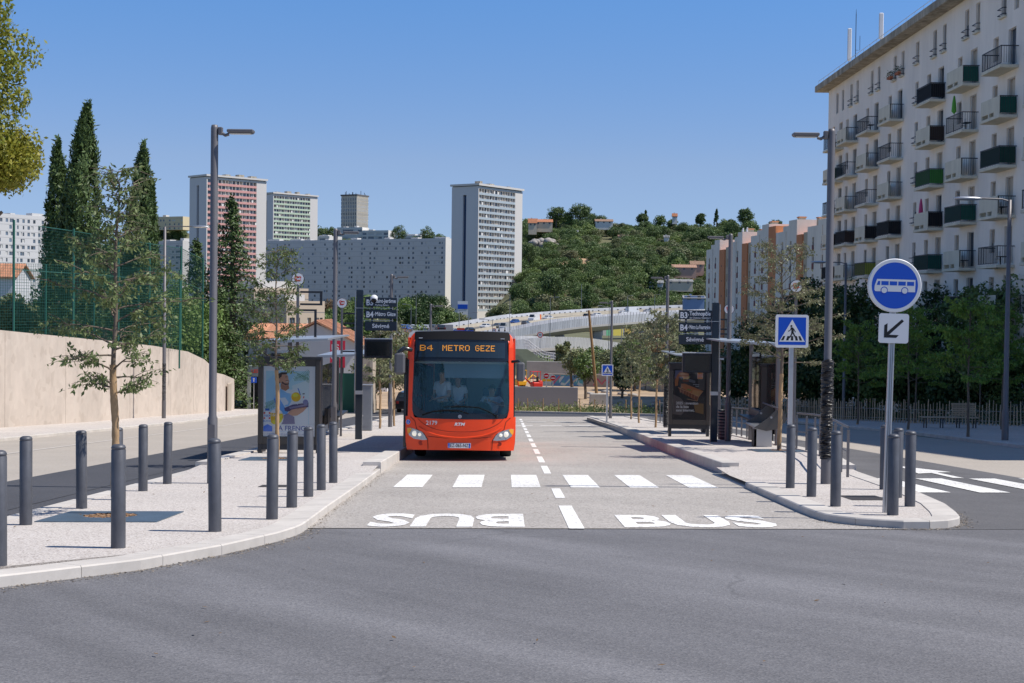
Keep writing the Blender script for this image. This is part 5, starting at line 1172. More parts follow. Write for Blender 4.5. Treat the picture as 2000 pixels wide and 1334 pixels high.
# ---- towers far behind
def tower(corner_px, Y, ang, Wf, Ws, ztop_, fh, nf, band, lab, wmix=.18):
    """front face runs from the corner to the right and away; side face to the left"""
    c = P(corner_px, 600, Y); zb = -7; Ht = ztop_-zb
    t = thing('tower_block', lab, 'building', (c.x, Y, zb), R(ang)); Wm = wallmat('tower_white', (.62,.59,.56), .03, .05); Wg = wallmat('tower_side_panel', (.62,.61,.62), .03, .05)
    L = Wf*.83; mb = MB(); z1 = Ht-2.2
    ops = [(.5, L, round(z1-(k+1)*fh+1.05, 3), round(z1-k*fh-.05, 3)) for k in range(nf)]
    facade(mb, Wf, Ht-1.2, ops, 1.2, Wm, Matrix.Identity(4)); mb.b2((1.25,1.25,0),(Wf,Ws,Ht-1.2), Wm)
    Xs = Matrix.Rotation(R(-90), 4, 'Z') @ Matrix.Translation((-Ws,0,0)); facade(mb, Ws, Ht-1.2, [(round(Ws*.42,2), round(Ws*.55,2), 4, Ht-5)], 1.2, Wg, Xs)
    mb.build('wall', t)
    mb = MB(); mb.b2((-.6,-.8,Ht-.9),(Wf+.3,Ws+.6,Ht), Wm); mb.b2((.3,.3,Ht-1.2),(Wf-.3,Ws-.3,Ht-.9), m_dark); rf = mb.build('roof', t)
    mb = MB(); rn = random.Random(corner_px)
    for k in range(4): u = Wf*(.15+.22*k+rn.uniform(-.03,.03)); MB().b2((u,3,Ht),(u+rn.uniform(1.5,4),6,Ht+rn.uniform(.6,1.6)), roofc).build('roof_plant', rf)
    mb = MB(); mb.add([(-.0+1.19 if False else 1.15, Ws*.45-0, 4)], [], m_win) if False else None; mb.poly([(1.1,Ws-Ws*.42,4),(1.1,Ws-Ws*.55,4),(1.1,Ws-Ws*.55,Ht-5),(1.1,Ws-Ws*.42,Ht-5)], M('stair_glass', (.03,.06,.14), .3)); mb.build('stair_window', t)
    for k in range(nf):
        a0, b0, c0, d0 = ops[k]; mb = MB(); nb = 14
        mb.b2((.5,-.02,c0-1.08),(L,.10,c0+.02), band); bo = mb.build('balcony_row', t)
        mb = MB(); mb.b2((.5,1.05,c0+.021),(L,1.1,d0), m_winb)
        for j in range(nb+1): u = .5+(L-.5)*j/nb; mb.b2((u-.09,.06,c0+.021),(u+.09,1.0,d0) if j % 2 == 0 else (u+.09,.2,d0), Wm)
        for j in range(nb*2):
            r_ = rn.random(); u = .5+(L-.5)*(j+.15)/(nb*2)
            if r_ < .40: mb.b2((u,.7,c0+.021),(u+(L-.5)/nb*.42,.75,d0-.05*r_), m_frame if r_ < .22 else m_shut)
            elif r_ > .96: mb.b2((u,.02,c0-.3),(u+1.0,.06,c0+1.2), M('sheet_hung_out', (.75,.72,.68), .9))
        mb.build('windows', bo)
    return t
tower(932, 640, 55, 35, 15, P(932,358,640).z, 2.76, 20, M('band_glassy', (.42,.47,.50), .3, var=.08, scale=.4), 'tall white tower block standing alone right of the long slab, pale glass balcony rows')
tower(402, 690, 45, 35, 15, P(402,340,690).z, 2.76, 22, M('band_pink', (.64,.33,.30), .6, var=.06, scale=.5), 'white tower block with pink balcony rows at the left')
tower(532, 900, 45, 35, 15, P(532,375,900).z, 2.76, 24, M('band_green', (.46,.56,.42), .6, var=.06, scale=.5), 'shorter looking white tower block with green balcony rows')
# small beige tower on the hill
def ribbed(corner_px, Y, ang, Wf, Ws, z0, z1, lab):
    c = P(corner_px, 440, Y); t = thing('tower_block', lab, 'building', (c.x, Y, z0-6), R(ang)); H = z1-z0+6; Wm = wallmat('beige_concrete', (.64,.58,.49), .05, .2); mb = MB(); mb.b2((.3,.3,0),(Wf,Ws,H), Wm); mb.build('wall', t)
    mb = MB(); mb.b2((-.3,-.3,H),(Wf+.5,Ws+.5,H+1.2), M('dark_cornice', (.13,.12,.12), .8)); rf = mb.build('roof', t); mb = MB(); rn = random.Random(1)
    for k in range(12): u, v = rn.uniform(1, Wf-1), rn.uniform(1, Ws-1); mb.b2((u,v,H+1.2),(u+.3,v+.3,H+rn.uniform(2,5)), m_dark)
    mb.build('roof_antennas', rf)
    n = 11
    for j in range(n):
        mb = MB(); u = .3+(Wf-.3)*j/n; mb.b2((u,-.1,2),(u+.7,.3,H), Wm); mb.build('rib', t)
        mb = MB(); 
        for k in range(15): mb.b2((u+.7,.1,H-4-k*3.0),(u+(Wf-.3)/n,.2,H-1.9-k*3.0), m_winb)
        mb.build('window_column', t)
    for j in range(9):
        mb = MB(); v = .3+(Ws-.3)*j/9; mb.b2((-.1,v,2),(.3,v+.8,H), Wm); mb.build('rib', t)
        mb = MB()
        for k in range(15): mb.b2((.1,v+.8,H-4-k*3.0),(.2,v+(Ws-.3)/9,H-1.9-k*3.0), m_winb)
        mb.build('window_column', t)
ribbed(697, 1180, 62, 17, 16, gz((697-988)/2778*1180, 1180), P(697,382,1180).z, 'small dark-topped beige tower on the hill crest')
# ---- generic slab with rows of windows
def slab(p0, p1, depth, z0, z1, nf, nw, mat, lab, seed, winw=.8, winh=1.2, cap=None, fl=None, name='slab_block', maxw=100, pat=None, sill=1.0):
    v = Vector(p1)-Vector(p0); Lg = v.length; t = thing(name, lab, 'building', (p0[0], p0[1], z0), math.atan2(v.y, v.x)); H = z1-z0; fh = fl or (H-1.5)/nf; rn = random.Random(seed)
    ops = []
    for f in range(nf):
        zz = H-1.6-(f+1)*fh+sill
        if zz < .3: continue
        for j in range(nw):
            if rn.random() < .35: continue
            u = Lg*(j+.5)/nw+(.35 if (j % 3) else -.5)*Lg/nw*.5; ww = winw*(1.0 if rn.random() < .8 else .6); ops.append((round(max(.3,u-ww/2),2), round(min(Lg-.3,u+ww/2),2), round(zz,2), round(zz+winh,2)))
    mb = MB(); facade(mb, Lg, H, ops, .25, mat, Matrix.Identity(4)); mb.b2((0,.3,0),(Lg,depth,H-.05), mat); mb.b2((-.02,0,0),(0,.3,H), mat); mb.b2((Lg,0,0),(Lg+.02,depth+.1,H), cap or mat)
    for f in range(nf): mb.b2((0,-.015,H-1.6-f*fh),(Lg,-.002,H-1.52-f*fh), M('panel_joint', (.22,.22,.23), .9))
    mb.build('wall', t)
    rest = MB(); cnt = 0; order = list(range(len(ops))); rn.shuffle(order)
    for i in order:
        a, b, c, d = ops[i]; q = MB() if cnt < maxw else rest; q.b2((a,.18,c),(b,.21,d), m_winb if rn.random() < .75 else m_frame)
        if q is not rest: q.build('window', t); cnt += 1
    if rest.v: tag(rest.build('windows', t), kind='stuff')
    k = min(8, Lg*.2)
    while k < Lg-3: MB().b2((k,2,H-.05),(min(Lg-.5,k+rn.uniform(2,9)),6,H+rn.uniform(.5,1.4)), m_frame).build('roof_plant', t); k += rn.uniform(8,24)
    return t
def at_(px, Y): p = P(px, 600, Y); return (p.x, p.y)
greyw = wallmat('pale_grey_panels', (.58,.57,.57), .04, .06)
slab(at_(498,868), at_(869,800), 12, -7, P(869,465,800).z, 14, 46, greyw, 'very long pale grey slab block with many small windows behind the dark trees', 5, 1.3, 1.3, M('slab_end_white', (.70,.68,.64), .8), 2.75, 'slab_block', 100)
slab(at_(-160,560), at_(92,610), 12, -7, P(60,420,600).z, 15, 34, greyw, 'pale slab block at the far left edge behind the cypresses', 6, 1.2, 1.5, None, 2.75, 'slab_block', 60)
slab(at_(300,760), at_(356,745), 12, -7, P(330,470,750).z, 14, 7, wallmat('white_bands', (.62,.60,.58), .04, .1), 'low white banded block left of the pink tower', 7, 2.3, 1.1, None, 2.9, 'apartment_block', 60)
slab(at_(303,1050), at_(356,1040), 12, P(330,449,1045).z, P(330,423,1045).z, 3, 9, wallmat('yellow_render', (.66,.55,.36), .05, .1), 'yellow block high on the hill left of the pink tower', 8, 1.4, 1.4, None, 2.9, 'apartment_block', 60)
for (a, b, ytp, Y, lab, sd) in ((657,706,443,1120,'low white block at the foot of the beige tower',11),(706,757,449,1110,'low white block stepping down right of the beige tower',12),(782,820,459,1100,'small white roofline among the pines behind the long slab',13)):
    slab(at_(a,Y+8), at_(b,Y), 12, P(a,490,Y).z-8, P(a,ytp,Y).z, 5, 5, wallmat('white_render2', (.66,.64,.60), .04, .1), lab, sd, 5.0, 1.7, None, 3.0, 'apartment_block', 40)
slab(at_(612,1000), at_(642,990), 12, P(620,490,1000).z-8, P(620,462,1000).z, 4, 3, wallmat('white_render2', (0,0,0)), 'small dark glazed house on the crest right of the green tower', 14, 6, 2, None, 3, 'apartment_block', 40)
# beige stepped office building behind the orange roofed house
bg_ = wallmat('beige_render', (.50,.41,.32), .05, .3)
slab(at_(496,204), at_(602,212), 10, -8, P(560,563,210).z, 4, 16, bg_, 'stepped beige office building with rows of windows behind the orange roofed house', 15, .42, 1.5, None, 3.3, 'office_building', 80, sill=.9)
slab(at_(560,194), at_(634,199), 8, -8, P(600,588,198).z, 3, 15, bg_, 'lower cream wing of windows beside the stepped beige office building', 16, .5, 1.2, None, 2.8, 'office_building', 80, sill=.9)

# ---- stepped white and terracotta block behind the right stop
def bay_block():
    p0, p1 = P(1383,600,278), P(1642,600,205); v = Vector((p1.x-p0.x, p1.y-p0.y, 0)); Lg = v.length
    t = thing('apartment_block', 'white and terracotta striped apartment block with stepped roofline behind the right stop', 'building', (p0.x, p0.y, -14), math.atan2(v.y, v.x)); zT = 14
    def U(px):   # where the pixel column meets the facade line
        d = ray(px, 600); n_ = Vector((-v.y, v.x, 0)); s_ = (Vector((p0.x, p0.y, 0))-CP).dot(n_)/d.dot(n_); q = CP+d*s_; return (Vector((q.x, q.y, 0))-Vector((p0.x, p0.y, 0))).length
    wm = wallmat('warm_white_render', (.78,.71,.62), .09, .5); tc_ = wallmat('terracotta_render', (.62,.25,.12), .06, .5); cm = wallmat('cream_render', (.52,.44,.33), .08, .5); par = M('red_panel', (.16,.03,.03), .6); 
    W = {'w': wm, 't': tc_, 'c': cm}; segs = [('w',1383,1409,487,(1389,1401)),('t',1409,1419,489,()),('c',1419,1430,484,(1422,)),('w',1430,1453,474,(1432,1444)),('t',1453,1463,478,()),('c',1463,1470,476,(1466,)),('w',1470,1505,462,(1479,1493)),
        ('t',1505,1519,446,()),('w',1519,1560,455,(1532,1548)),('t',1560,1571,461,()),('c',1571,1581,456,(1574,)),('w',1581,1642,440,(1592,1610,1630))]
    for i, (kd, a, b, yt, ws) in enumerate(segs):
        ua, ub = U(a), U(b); mid = P((a+b)/2, yt, 278+(205-278)*((a+b)/2-1383)/259); H = mid.z+zT; dy = {'w':-.5,'t':-.56,'c':-.3}[kd]
        ops = []
        for wx in ws:
            u = U(wx)
            for f in range(8):
                z = H-2.9-f*2.8-(.9 if kd == 'w' else .7)
                if z > 0: ops.append((round(u-(.42 if kd == 'w' else .3)-ua,2), round(u+(.42 if kd == 'w' else .3)-ua,2), round(z,2), round(z+(2.1 if kd == 'w' else 1.4),2)))
        X = Matrix.Translation((ua, dy, 0)); mb = MB(); facade(mb, ub-ua, H, ops, .25, W[kd], X); mb.b2((ua,dy+.3,0),(ub,dy+10,H), W[kd]); mb.b2((ua-.001,dy,0),(ua+.001,dy+.3,H), W[kd]); mb.b2((ub-.001,dy,0),(ub+.001,dy+.3,H), W[kd])
        if kd == 'w':
            mb.b2((ua+(ub-ua)*.35,dy+.01,H),(ub-.01,dy+8,H+.8), W[kd]); mb.b2((ua+(ub-ua)*.62,dy+.02,H+.8),(ub-.02,dy+6,H+1.6), W[kd])
            mb.tube([(ua+(ub-ua)*.5,dy-.06,0),(ua+(ub-ua)*.5,dy-.06,H)], .07, W[kd], 6)
        s_ = mb.build('wall', t)
        if kd == 'c' or (kd == 'w' and i > 0): q = MB(); u = (ua+ub)/2; q.b2((u-.5,1.5,H),(u+.5,2.6,H+2.2 if kd == 'c' else H+2.4), cm); q.b2((u-.6,1.4,H+2.2),(u+.6,2.7,H+2.35), tc_); q.build('chimney', s_)
        if kd == 't':
            for f in range(7): q = MB(); q.b2(((ua+ub)/2-.15,dy-.02,H-3.2-f*2.8),((ua+ub)/2+.15,dy+.05,H-2.9-f*2.8), m_blk); q.build('vent', s_)
        for (a_, b_, c_, d_) in ops:
            q = MB(); Y0 = dy+.2; q.b2((ua+a_,Y0,c_),(ua+b_,Y0+.03,d_), m_win if random.Random(a_+c_).random() < .6 else m_shut); wo = q.build('window', t)
            if kd == 'w': q = MB(); q.b2((ua+a_+.02,dy-.06,c_+.02),(ua+b_-.02,dy-.03,c_+.95), par if random.Random(c_).random() < .6 else m_rail); q.build('railing', wo)
    for px in (1443,1451,1489): 
        p = P(px, 470, 262); q = MB(); u = U(px); q.b2((u-.12,.5,26.5),(u+.12,.7,30.5), m_wht); q.b2((u-.3,.4,28.5),(u-.1,.6,30.2), m_wht); q.build('antenna', t)
bay_block()

# ---- orange roofed house, dark shop front, wall and gate
tile = M('orange_roof_tiles', (.50,.24,.14), .85, var=.25, scale=14, isl=.2, bump=.4, stretch=(1,.15,1))
def gable(p0, wid, dep, z0, ze, zr, lab, wallm, roofm, rz=0, openings=(), name='house', over=.35, ridge='x', cat='house', ch=True):
    t = thing(name, lab, cat, (p0[0], p0[1], z0), rz); H, HR = ze-z0, zr-z0; mb = MB(); facade(mb, wid, H, list(openings), .2, wallm, Matrix.Identity(4))
    mb.b2((0,.25,0),(wid,dep,H), wallm); mb.poly([(0,0,0),(0,.25,0),(0,.25,H),(0,0,H)][::-1], wallm); mb.poly([(wid,0,0),(wid,.25,0),(wid,.25,H),(wid,0,H)], wallm)
    if ridge == 'y': mb.add([(0,0,H),(wid,0,H),(wid/2,0,HR-.12),(0,dep,H),(wid,dep,H),(wid/2,dep,HR-.12)], [(0,1,2),(5,4,3)], wallm)
    else: mb.add([(0,0,H),(0,dep,H),(0,dep/2,HR-.12),(wid,0,H),(wid,dep,H),(wid,dep/2,HR-.12)], [(2,1,0),(3,4,5)], wallm)
    mb.build('wall', t); mb = MB(); th = .16; o_ = over
    def slope(A_, B_, C_, D_): 
        n = 24
        for i in range(n):
            f, g = i/n, (i+1)/n-.004; q = [Vector(A_).lerp(Vector(B_), f), Vector(A_).lerp(Vector(B_), g), Vector(D_).lerp(Vector(C_), g), Vector(D_).lerp(Vector(C_), f)]; up = Vector((0,0,th*(.8+.25*(i % 2))))
            mb.add([*q, *[p+up for p in q]], [(3,2,1,0),(4,5,6,7),(0,1,5,4),(1,2,6,5),(2,3,7,6),(3,0,4,7)], roofm)
    if ridge == 'y':
        s_ = (HR-H)/(wid/2)*o_; slope((-o_,-o_,H-s_),(-o_,dep+o_,H-s_),(wid/2,dep+o_,HR),(wid/2,-o_,HR)); slope((wid+o_,dep+o_,H-s_),(wid+o_,-o_,H-s_),(wid/2,-o_,HR),(wid/2,dep+o_,HR))
    else:
        s_ = (HR-H)/(dep/2)*o_; slope((-o_,-o_,H-s_),(wid+o_,-o_,H-s_),(wid+o_,dep/2,HR),(-o_,dep/2,HR)); slope((wid+o_,dep+o_,H-s_),(-o_,dep+o_,H-s_),(-o_,dep/2,HR),(wid+o_,dep/2,HR))
    rf = mb.build('roof', t)
    if ch: mb = MB(); mb.b2((wid*.3,dep*.5,HR-.6),(wid*.3+.6,dep*.5+.6,HR+.6), wallm); mb.build('chimney', rf)
    for (a, b, c, d) in openings: mb = MB(); mb.b2((a,.12,c),(b,.15,d), m_win); mb.build('window', t)
    return t
hw = wallmat('house_white', (.66,.66,.68), .04, .4); Yh = 112; a = at_(486, Yh); b = at_(692, Yh)
gable((a[0], Yh), (b[0]-a[0])*.5, 9, -7, P(560,662,Yh).z, P(560,637,Yh).z, 'white house with an orange tiled roof behind the left young tree', hw, tile, 0, [(1.5,3.0,.4,2.6),(.2,1.0,.4,2.6)], ridge='x', ch=False)
g_ = at_(540, Yh-1.5); gable((g_[0], Yh-1.5), b[0]-g_[0]+.3, 9.5, -7, P(660,664,Yh).z-.2, P(620,631,Yh).z+.1, 'white gabled house with orange roof edge behind the left shelter', hw, tile, 0, [(4.2,5.2,2.2,3.3)], ridge='y', ch=False)
t = thing('shop_front', 'dark shop front with pillars at the foot of the white house', 'shop', (at_(484,108)[0], 108, -7)); mb = MB(); wd = at_(536,108)[0]-at_(484,108)[0]
mb.b2((0,0,3.2),(wd,2,4.0), m_int)
for u in (0, wd*.45, wd-.25): mb.b2((u,0,0),(u+.25,.3,3.2), m_frame)
mb.b2((.25,1.2,0),(wd-.25,1.3,3.2), m_dark); mb.build('front', t); mb = MB(); Flat(mb, None, -.005).text('ÉPICERIE' if False else 'LES', wd*.28, 3.6, .35, m_red, .01); mb.build('lettering', t)
t = thing('advert_sign', 'red sign with white letters beside the left shelter', 'sign', (at_(658,100)[0], 100, gz(-10,100))); mb = MB(); mb.b2((-.45,0,3.1),(.6,.06,5.0), M('sign_red', (.62,.02,.06), .6)); mb.build('board', t)
mb = MB(); f = Flat(mb, None, -.003); f.text('LS', -.1, 4.5, .6, m_wht, .01); f.text('UR', 0, 3.85, .6, m_wht, .01); mb.build('lettering', t); mb = MB(); mb.b2((-.4,.06,-.2),(-.3,.12,3.1), m_dark); mb.b2((.4,.06,-.2),(.5,.12,3.1), m_dark); mb.build('post', t)
t = thing('boundary_wall', 'pale beige end wall with a dark green gate beside the left shelter', 'wall', (at_(672,98)[0], 98, gz(-10,98)-.3)); mb = MB(); mb.b2((.75,0,0),(2.0,.3,4.9), wallmat('beige_wall', (.50,.43,.36), .06, .4)); mb.b2((2.0,-2,0),(2.2,.3,4.2), wallmat('beige_wall', (0,0,0))); mb.build('wall', t)
mb = MB(); mb.b2((-.6,.1,0),(.75,.16,3.0), M('green_gate', (.01,.09,.06), .6)); mb.build('gate', t)
gable(at_(696,135), 3.0, 6, -8, P(710,718,135).z, P(710,705,135).z, 'small white outbuilding with an orange roof edge beyond the left totem', hw, tile, 0, [(.6,1.2,3.2,4.2)], ridge='x', ch=False)
gable(at_(-20,150), 2.6, 5, -3, P(10,540,150).z, P(10,516,150).z, 'orange tiled roof showing through the net fence at the far left', hw, tile, 0, [], ridge='x', ch=False)

# hillside houses
def hillhouse(px, py, Y, wpx, hpx, lab, wc, rc, rz=0, ridge='x'):
    c = P(px, py, Y); k = Y/2778; wid = wpx*k; h = hpx*k; wm = wallmat('hillhouse_'+wc[0], wc[1], .05, .3); rm = M('hillroof_'+rc[0], rc[1], .85, var=.15, scale=3)
    n = max(2, int(wid/3)); ops = [(round(wid*(j+.3)/n,2), round(wid*(j+.3)/n+1.0,2), round(2+h*.45,2), round(2+h*.45+1.2,2)) for j in range(n)]
    gable((c.x-wid/2, Y), wid, wid*.6, c.z-2, c.z+h*.7, c.z+h, lab, wm, rm, R(rz), ops, ridge=ridge, ch=True)
cr = ('cream', (.62,.52,.40)); pk = ('pink', (.52,.33,.26)); wt = ('white', (.68,.66,.62)); orr = ('orange', (.46,.19,.10)); brr = ('brown', (.30,.19,.13)); gr_ = ('grey', (.30,.30,.30))
hillhouse(1057,446,800,44,18,'cream villa with an orange roof on the hill crest right of the lone tower',cr,orr)
hillhouse(1040,451,795,16,24,'narrow cream turret of the villa on the hill crest',cr,orr)
hillhouse(1180,442,820,34,14,'white house with blue shutters at the hill crest under the big pine',wt,brr)
hillhouse(1122,458,790,14,8,'small white terrace house below the crest pines',wt,gr_)
hillhouse(1218,467,780,20,8,'low brown roofed house hidden in the hillside trees',pk,brr)
hillhouse(1302,469,780,10,9,'tiny white house in the hillside trees below the crest',wt,gr_)
hillhouse(1337,535,640,46,18,'pink farmhouse with a long tiled roof low on the hillside',pk,('pinkroof',(.40,.24,.17)))
hillhouse(1362,530,650,26,20,'pink barn behind the long roofed farmhouse',pk,brr)
hillhouse(1282,562,600,26,14,'white flat house low on the hillside above the viaduct',wt,gr_)
hillhouse(1328,560,590,50,14,'grey roofed house half hidden by trees low on the hillside',cr,gr_)
hillhouse(1318,431,850,9,14,'little red roofed turret on the ridge skyline',wt,orr)
hillhouse(1535,446,860,34,8,'red tiled roof showing above the striped block',wt,orr)
hillhouse(1356,592,420,40,14,'blue and grey shed roof right of the viaduct',('blue',(.20,.28,.45)),gr_)

# ================================================================== RETAINING WALL, NET FENCE
wallc = aggregate('beige_concrete_wall', (.55,.475,.41), (.49,.415,.35), (.60,.525,.455), 3, .5, .10, .05)
def weather(m, amt, sx, sz):
    n, l = m.node_tree.nodes, m.node_tree.links; b = n['Principled BSDF']; src = b.inputs['Base Color'].links[0].from_socket; tc = n.new('ShaderNodeTexCoord'); mp = n.new('ShaderNodeMapping'); mp.inputs['Scale'].default_value = (sx, sx, sz); l.new(tc.outputs['Object'], mp.inputs[0])
    nz = n.new('ShaderNodeTexNoise'); nz.inputs['Scale'].default_value = 1; nz.inputs['Detail'].default_value = 6; nz.inputs['Roughness'].default_value = .7; l.new(mp.outputs[0], nz.inputs['Vector']); mr = n.new('ShaderNodeMapRange'); mr.inputs[1].default_value = .35; mr.inputs[2].default_value = .65; mr.inputs[3].default_value = 1-amt; mr.inputs[4].default_value = 1+amt*.5; l.new(nz.outputs[0], mr.inputs[0])
    vm = n.new('ShaderNodeVectorMath'); vm.operation = 'SCALE'; l.new(src, vm.inputs[0]); l.new(mr.outputs[0], vm.inputs['Scale']); l.new(vm.outputs[0], b.inputs['Base Color'])
weather(wallc, .07, .45, .22); weather(W1, .05, .6, .12); weather(m_kerb, .10, 1.5, 1.5); weather(roofc, .35, 2.2, .3); weather(m_bol, .18, 9, 3)
wp = [(-22.4,30,4.2),(-20.9,50,4.1),(-20.4,58,4.05),(-19.9,66,4.05),(-19.6,79,4.05),(-19.2,86,3.9),(-19.05,90,3.5),(-19.0,92.5,3.0)]
wp2 = [(-19.15,92.6,2.75),(-19.2,97,2.6),(-19.35,101.5,2.3),(-19.9,104.5,1.7),(-21,107,.8)]
def wall_path(nm, pts, lab, thick=.35):
    t = thing(nm, lab, 'wall', (pts[0][0], pts[0][1], gz(pts[0][0], pts[0][1]))); o = t.location; mb = MB(); vs = []
    P2 = []
    for a, b in zip(pts, pts[1:]):
        for k in range(6): f = k/6; P2.append(tuple(p+(q-p)*f for p, q in zip(a, b)))
    P2.append(pts[-1])
    for (x, y, h) in P2: z = gz(x, y); vs += [(x-o.x,y-o.y,z-.3-o.z),(x-o.x,y-o.y,z+h-o.z),(x-thick-o.x,y-o.y,z+h-o.z),(x-thick-o.x,y-o.y,z-.3-o.z)]
    n = len(P2); mb.add(vs, [[4*i+j, 4*(i+1)+j, 4*(i+1)+(j+1) % 4, 4*i+(j+1) % 4][::-1] for i in range(n-1) for j in range(4)]+[[0,1,2,3],[4*n-1,4*n-2,4*n-3,4*n-4]], wallc); mb.build('concrete', t)
    mb = MB()
    for i in range(2, n-1, 5): x, y, h = P2[i]; z = gz(x, y); mb.b2((x-o.x-.001,y-o.y,z-o.z+.02),(x-o.x+.003,y-o.y+.02,z+h-o.z-.05), M('wall_joint', (.20,.155,.12), .95))
    mb.build('joint', t); return P2
W1p = wall_path('retaining_wall', wp, 'long beige concrete retaining wall along the left street'); wall_path('retaining_wall', wp2, 'lower rounded end piece of the beige retaining wall with a narrow door')
wd_ = thing('wall_door', 'narrow pale door in the end piece of the beige wall', 'door', on(-19.1,98.3)); mb = MB(); mb.b2((0,-.6,0),(.06,.6,2.0), M('pale_door', (.56,.47,.38), .8)); mb.b2((.061,-.55,.05),(.075,.55,1.95), M('pale_door2', (.42,.36,.29), .8)); mb.build('leaf', wd_)
mb = MB(); tp = lambda x, y: gz(x, y)+3.6
tr = [(-19.4,30),(-20.6,50),(-20.3,66),(-19.9,79),(-19.5,88),(-19.6,91),(-60,97),(-60,30)]; mb.poly([(x-.4 if x > -30 else x, y, gz(max(x,-21), y)+(3.7 if y < 89 else 2.6)) for x, y in tr], M('terrace_soil', (.17,.15,.09), .95, var=.3, scale=.5)); struct(mb, 'terrace')
# net fence on top of the wall
m_fg = M('fence_green', (.025,.12,.095), .5)
def fence():
    t = thing('net_fence', 'tall dark green net fence on top of the beige wall', 'fence', on(-20.6,60,4)); o = t.location; ztop = P(146,450,66.5).z
    pts = [(-20.65,60.3),(-20.1,66.8),(-19.95,74),(-19.85,80),(-19.45,86),(-19.3,91.5)]
    def wt_(y): return gz(-20, y)+lerp_tab([(30,4.1),(66,4.05),(79,4.05),(86,3.9),(90,3.5),(92.5,3.0)], y)
    for i, (x, y) in enumerate(pts):
        zt = ztop if i < 5 else ztop-.5; mb = MB(); mb.tube([(x-.2-o.x,y-o.y,wt_(y)-.3-o.z),(x-.2-o.x,y-o.y,zt+.1-o.z)], .055, m_fg, 8); mb.build('post', t)
    mb = MB(); y = 60.3; w_ = .009
    def xa(y): return lerp_tab([(a[1], a[0]) for a in pts], y)-.2
    while y < 91.4:
        a = xa(y)-o.x; z0_, z1_ = wt_(y)+.02-o.z, ztop-(max(0,y-86)*.09)-o.z
        if y < 62.8: z1_ -= 1.9*(1-0)
        mb.add([(a,y-o.y-w_/2,z0_),(a,y-o.y+w_/2,z0_),(a,y-o.y+w_/2,z1_),(a,y-o.y-w_/2,z1_)], [(0,1,2,3)], m_fg); mb.add([(a-w_/2,y-o.y,z0_),(a+w_/2,y-o.y,z0_),(a+w_/2,y-o.y,z1_),(a-w_/2,y-o.y,z1_)], [(0,1,2,3)], m_fg); y += .14
    z = 0
    while z < 5.1:
        for y0_ in np.arange(60.3, 91.3, 1.0):
            if ztop-z < wt_(y0_): continue
            if y0_ < 62.8 and z < 1.9: continue
            a, b = xa(y0_)-o.x, xa(y0_+1)-o.x; zz = ztop-z-o.z; d1, d2 = max(0,y0_-86)*.09, max(0,y0_+1-86)*.09
            mb.add([(a,y0_-o.y,zz-d1-w_/2),(b,y0_+1-o.y,zz-d2-w_/2),(b,y0_+1-o.y,zz-d2+w_/2),(a,y0_-o.y,zz-d1+w_/2)], [(0,1,2,3)], m_fg); mb.add([(a-w_/2,y0_-o.y,zz-d1),(a+w_/2,y0_-o.y,zz-d1),(b+w_/2,y0_+1-o.y,zz-d2),(b-w_/2,y0_+1-o.y,zz-d2)], [(0,1,2,3)], m_fg)
        z += .14
    mb.build('net', t)
    mb = MB()
    for zz in (ztop-.02, ztop-2.0): mb.tube([(xa(y)-o.x, y-o.y, zz-max(0,y-86)*.09-o.z) for y in (62.8 if zz > ztop-1 else 60.3, 66, 74, 80, 86, 91.4)], .018, m_fg, 6)
    mb.build('cable', t)
    # second, farther stretch behind
    t = thing('net_fence', 'lower green net fence standing farther back at the far left edge', 'fence', on(-25.5,66,4)); o = t.location; zt = P(3,512,70).z
    for i in range(5):
        x, y = -25.2+i*1.6, 70+i*3.0; mb = MB(); mb.tube([(x-o.x,y-o.y,-2),(x-o.x,y-o.y,zt-o.z)], .05, m_fg, 8); mb.build('post', t)
    mb = MB()
    for i in range(90): f = i/90; x, y = -25.2+6.4*f, 70+12*f; mb.b2((x-o.x-.006,y-o.y-.006,-1),(x-o.x+.006,y-o.y+.006,zt-o.z), m_fg)
    for k in range(32): z = zt-o.z-k*.14; mb.tube([(-25.2-o.x,70-o.y,z),(-18.8-o.x,82-o.y,z)], .006, m_fg, 4, False)
    mb.build('net', t)
fence()
# lane sign far left
p = P(496,742,104); t = thing('traffic_sign', 'small blue sign with a white up arrow far left by the planted bed', 'traffic sign', (p.x,104,gz(p.x,104))); h = p.z-t.location.z; mb = MB(); mb.lathe([(.03,-.1),(.03,h+.2)], m_alu, 8); mb.build('pole', t)
mb = MB(); mb.box((0,-.04,h),(.42,.02,.42), m_sblue); mb.build('sign_plate', t); mb = MB(); f = Flat(mb, Matrix.Translation((0,0,h)), -.052); f.line([(0,-.14),(0,.08)], .06, m_wht); f.poly([(-.09,.05),(.09,.05),(0,.16)], m_wht); mb.build('arrow_symbol', t)
# picket fence and bench on the right plaza
t = thing('picket_fence', 'low chestnut picket fence in front of the dark trees on the right', 'fence', on(18,74,.1)); o = t.location; m_pick = M('chestnut_pale', (.50,.37,.24), .85, isl=.3); rn = random.Random(3)
pl = [(12.9,92),(14.04,87.7),(17.96,73.8),(20.4,68),(23.1,63),(28,55.5)]; mb = MB(); cnt = 0
for (a, b) in zip(pl, pl[1:]):
    L = math.hypot(b[0]-a[0], b[1]-a[1]); n = int(L/.20)
    for i in range(n):
        f = i/n; x, y = a[0]+(b[0]-a[0])*f, a[1]+(b[1]-a[1])*f; z = gz(x, y)+.02; h = 1.12+rn.uniform(-.12,.14); l_ = rn.uniform(-.05,.05); mb.tube([(x-o.x,y-o.y,z-o.z),(x-o.x+l_,y-o.y+l_*.5,z+h-o.z)], [.034,.022], m_pick, 5)
tag(mb.build('pickets', t), kind='stuff'); mb = MB()
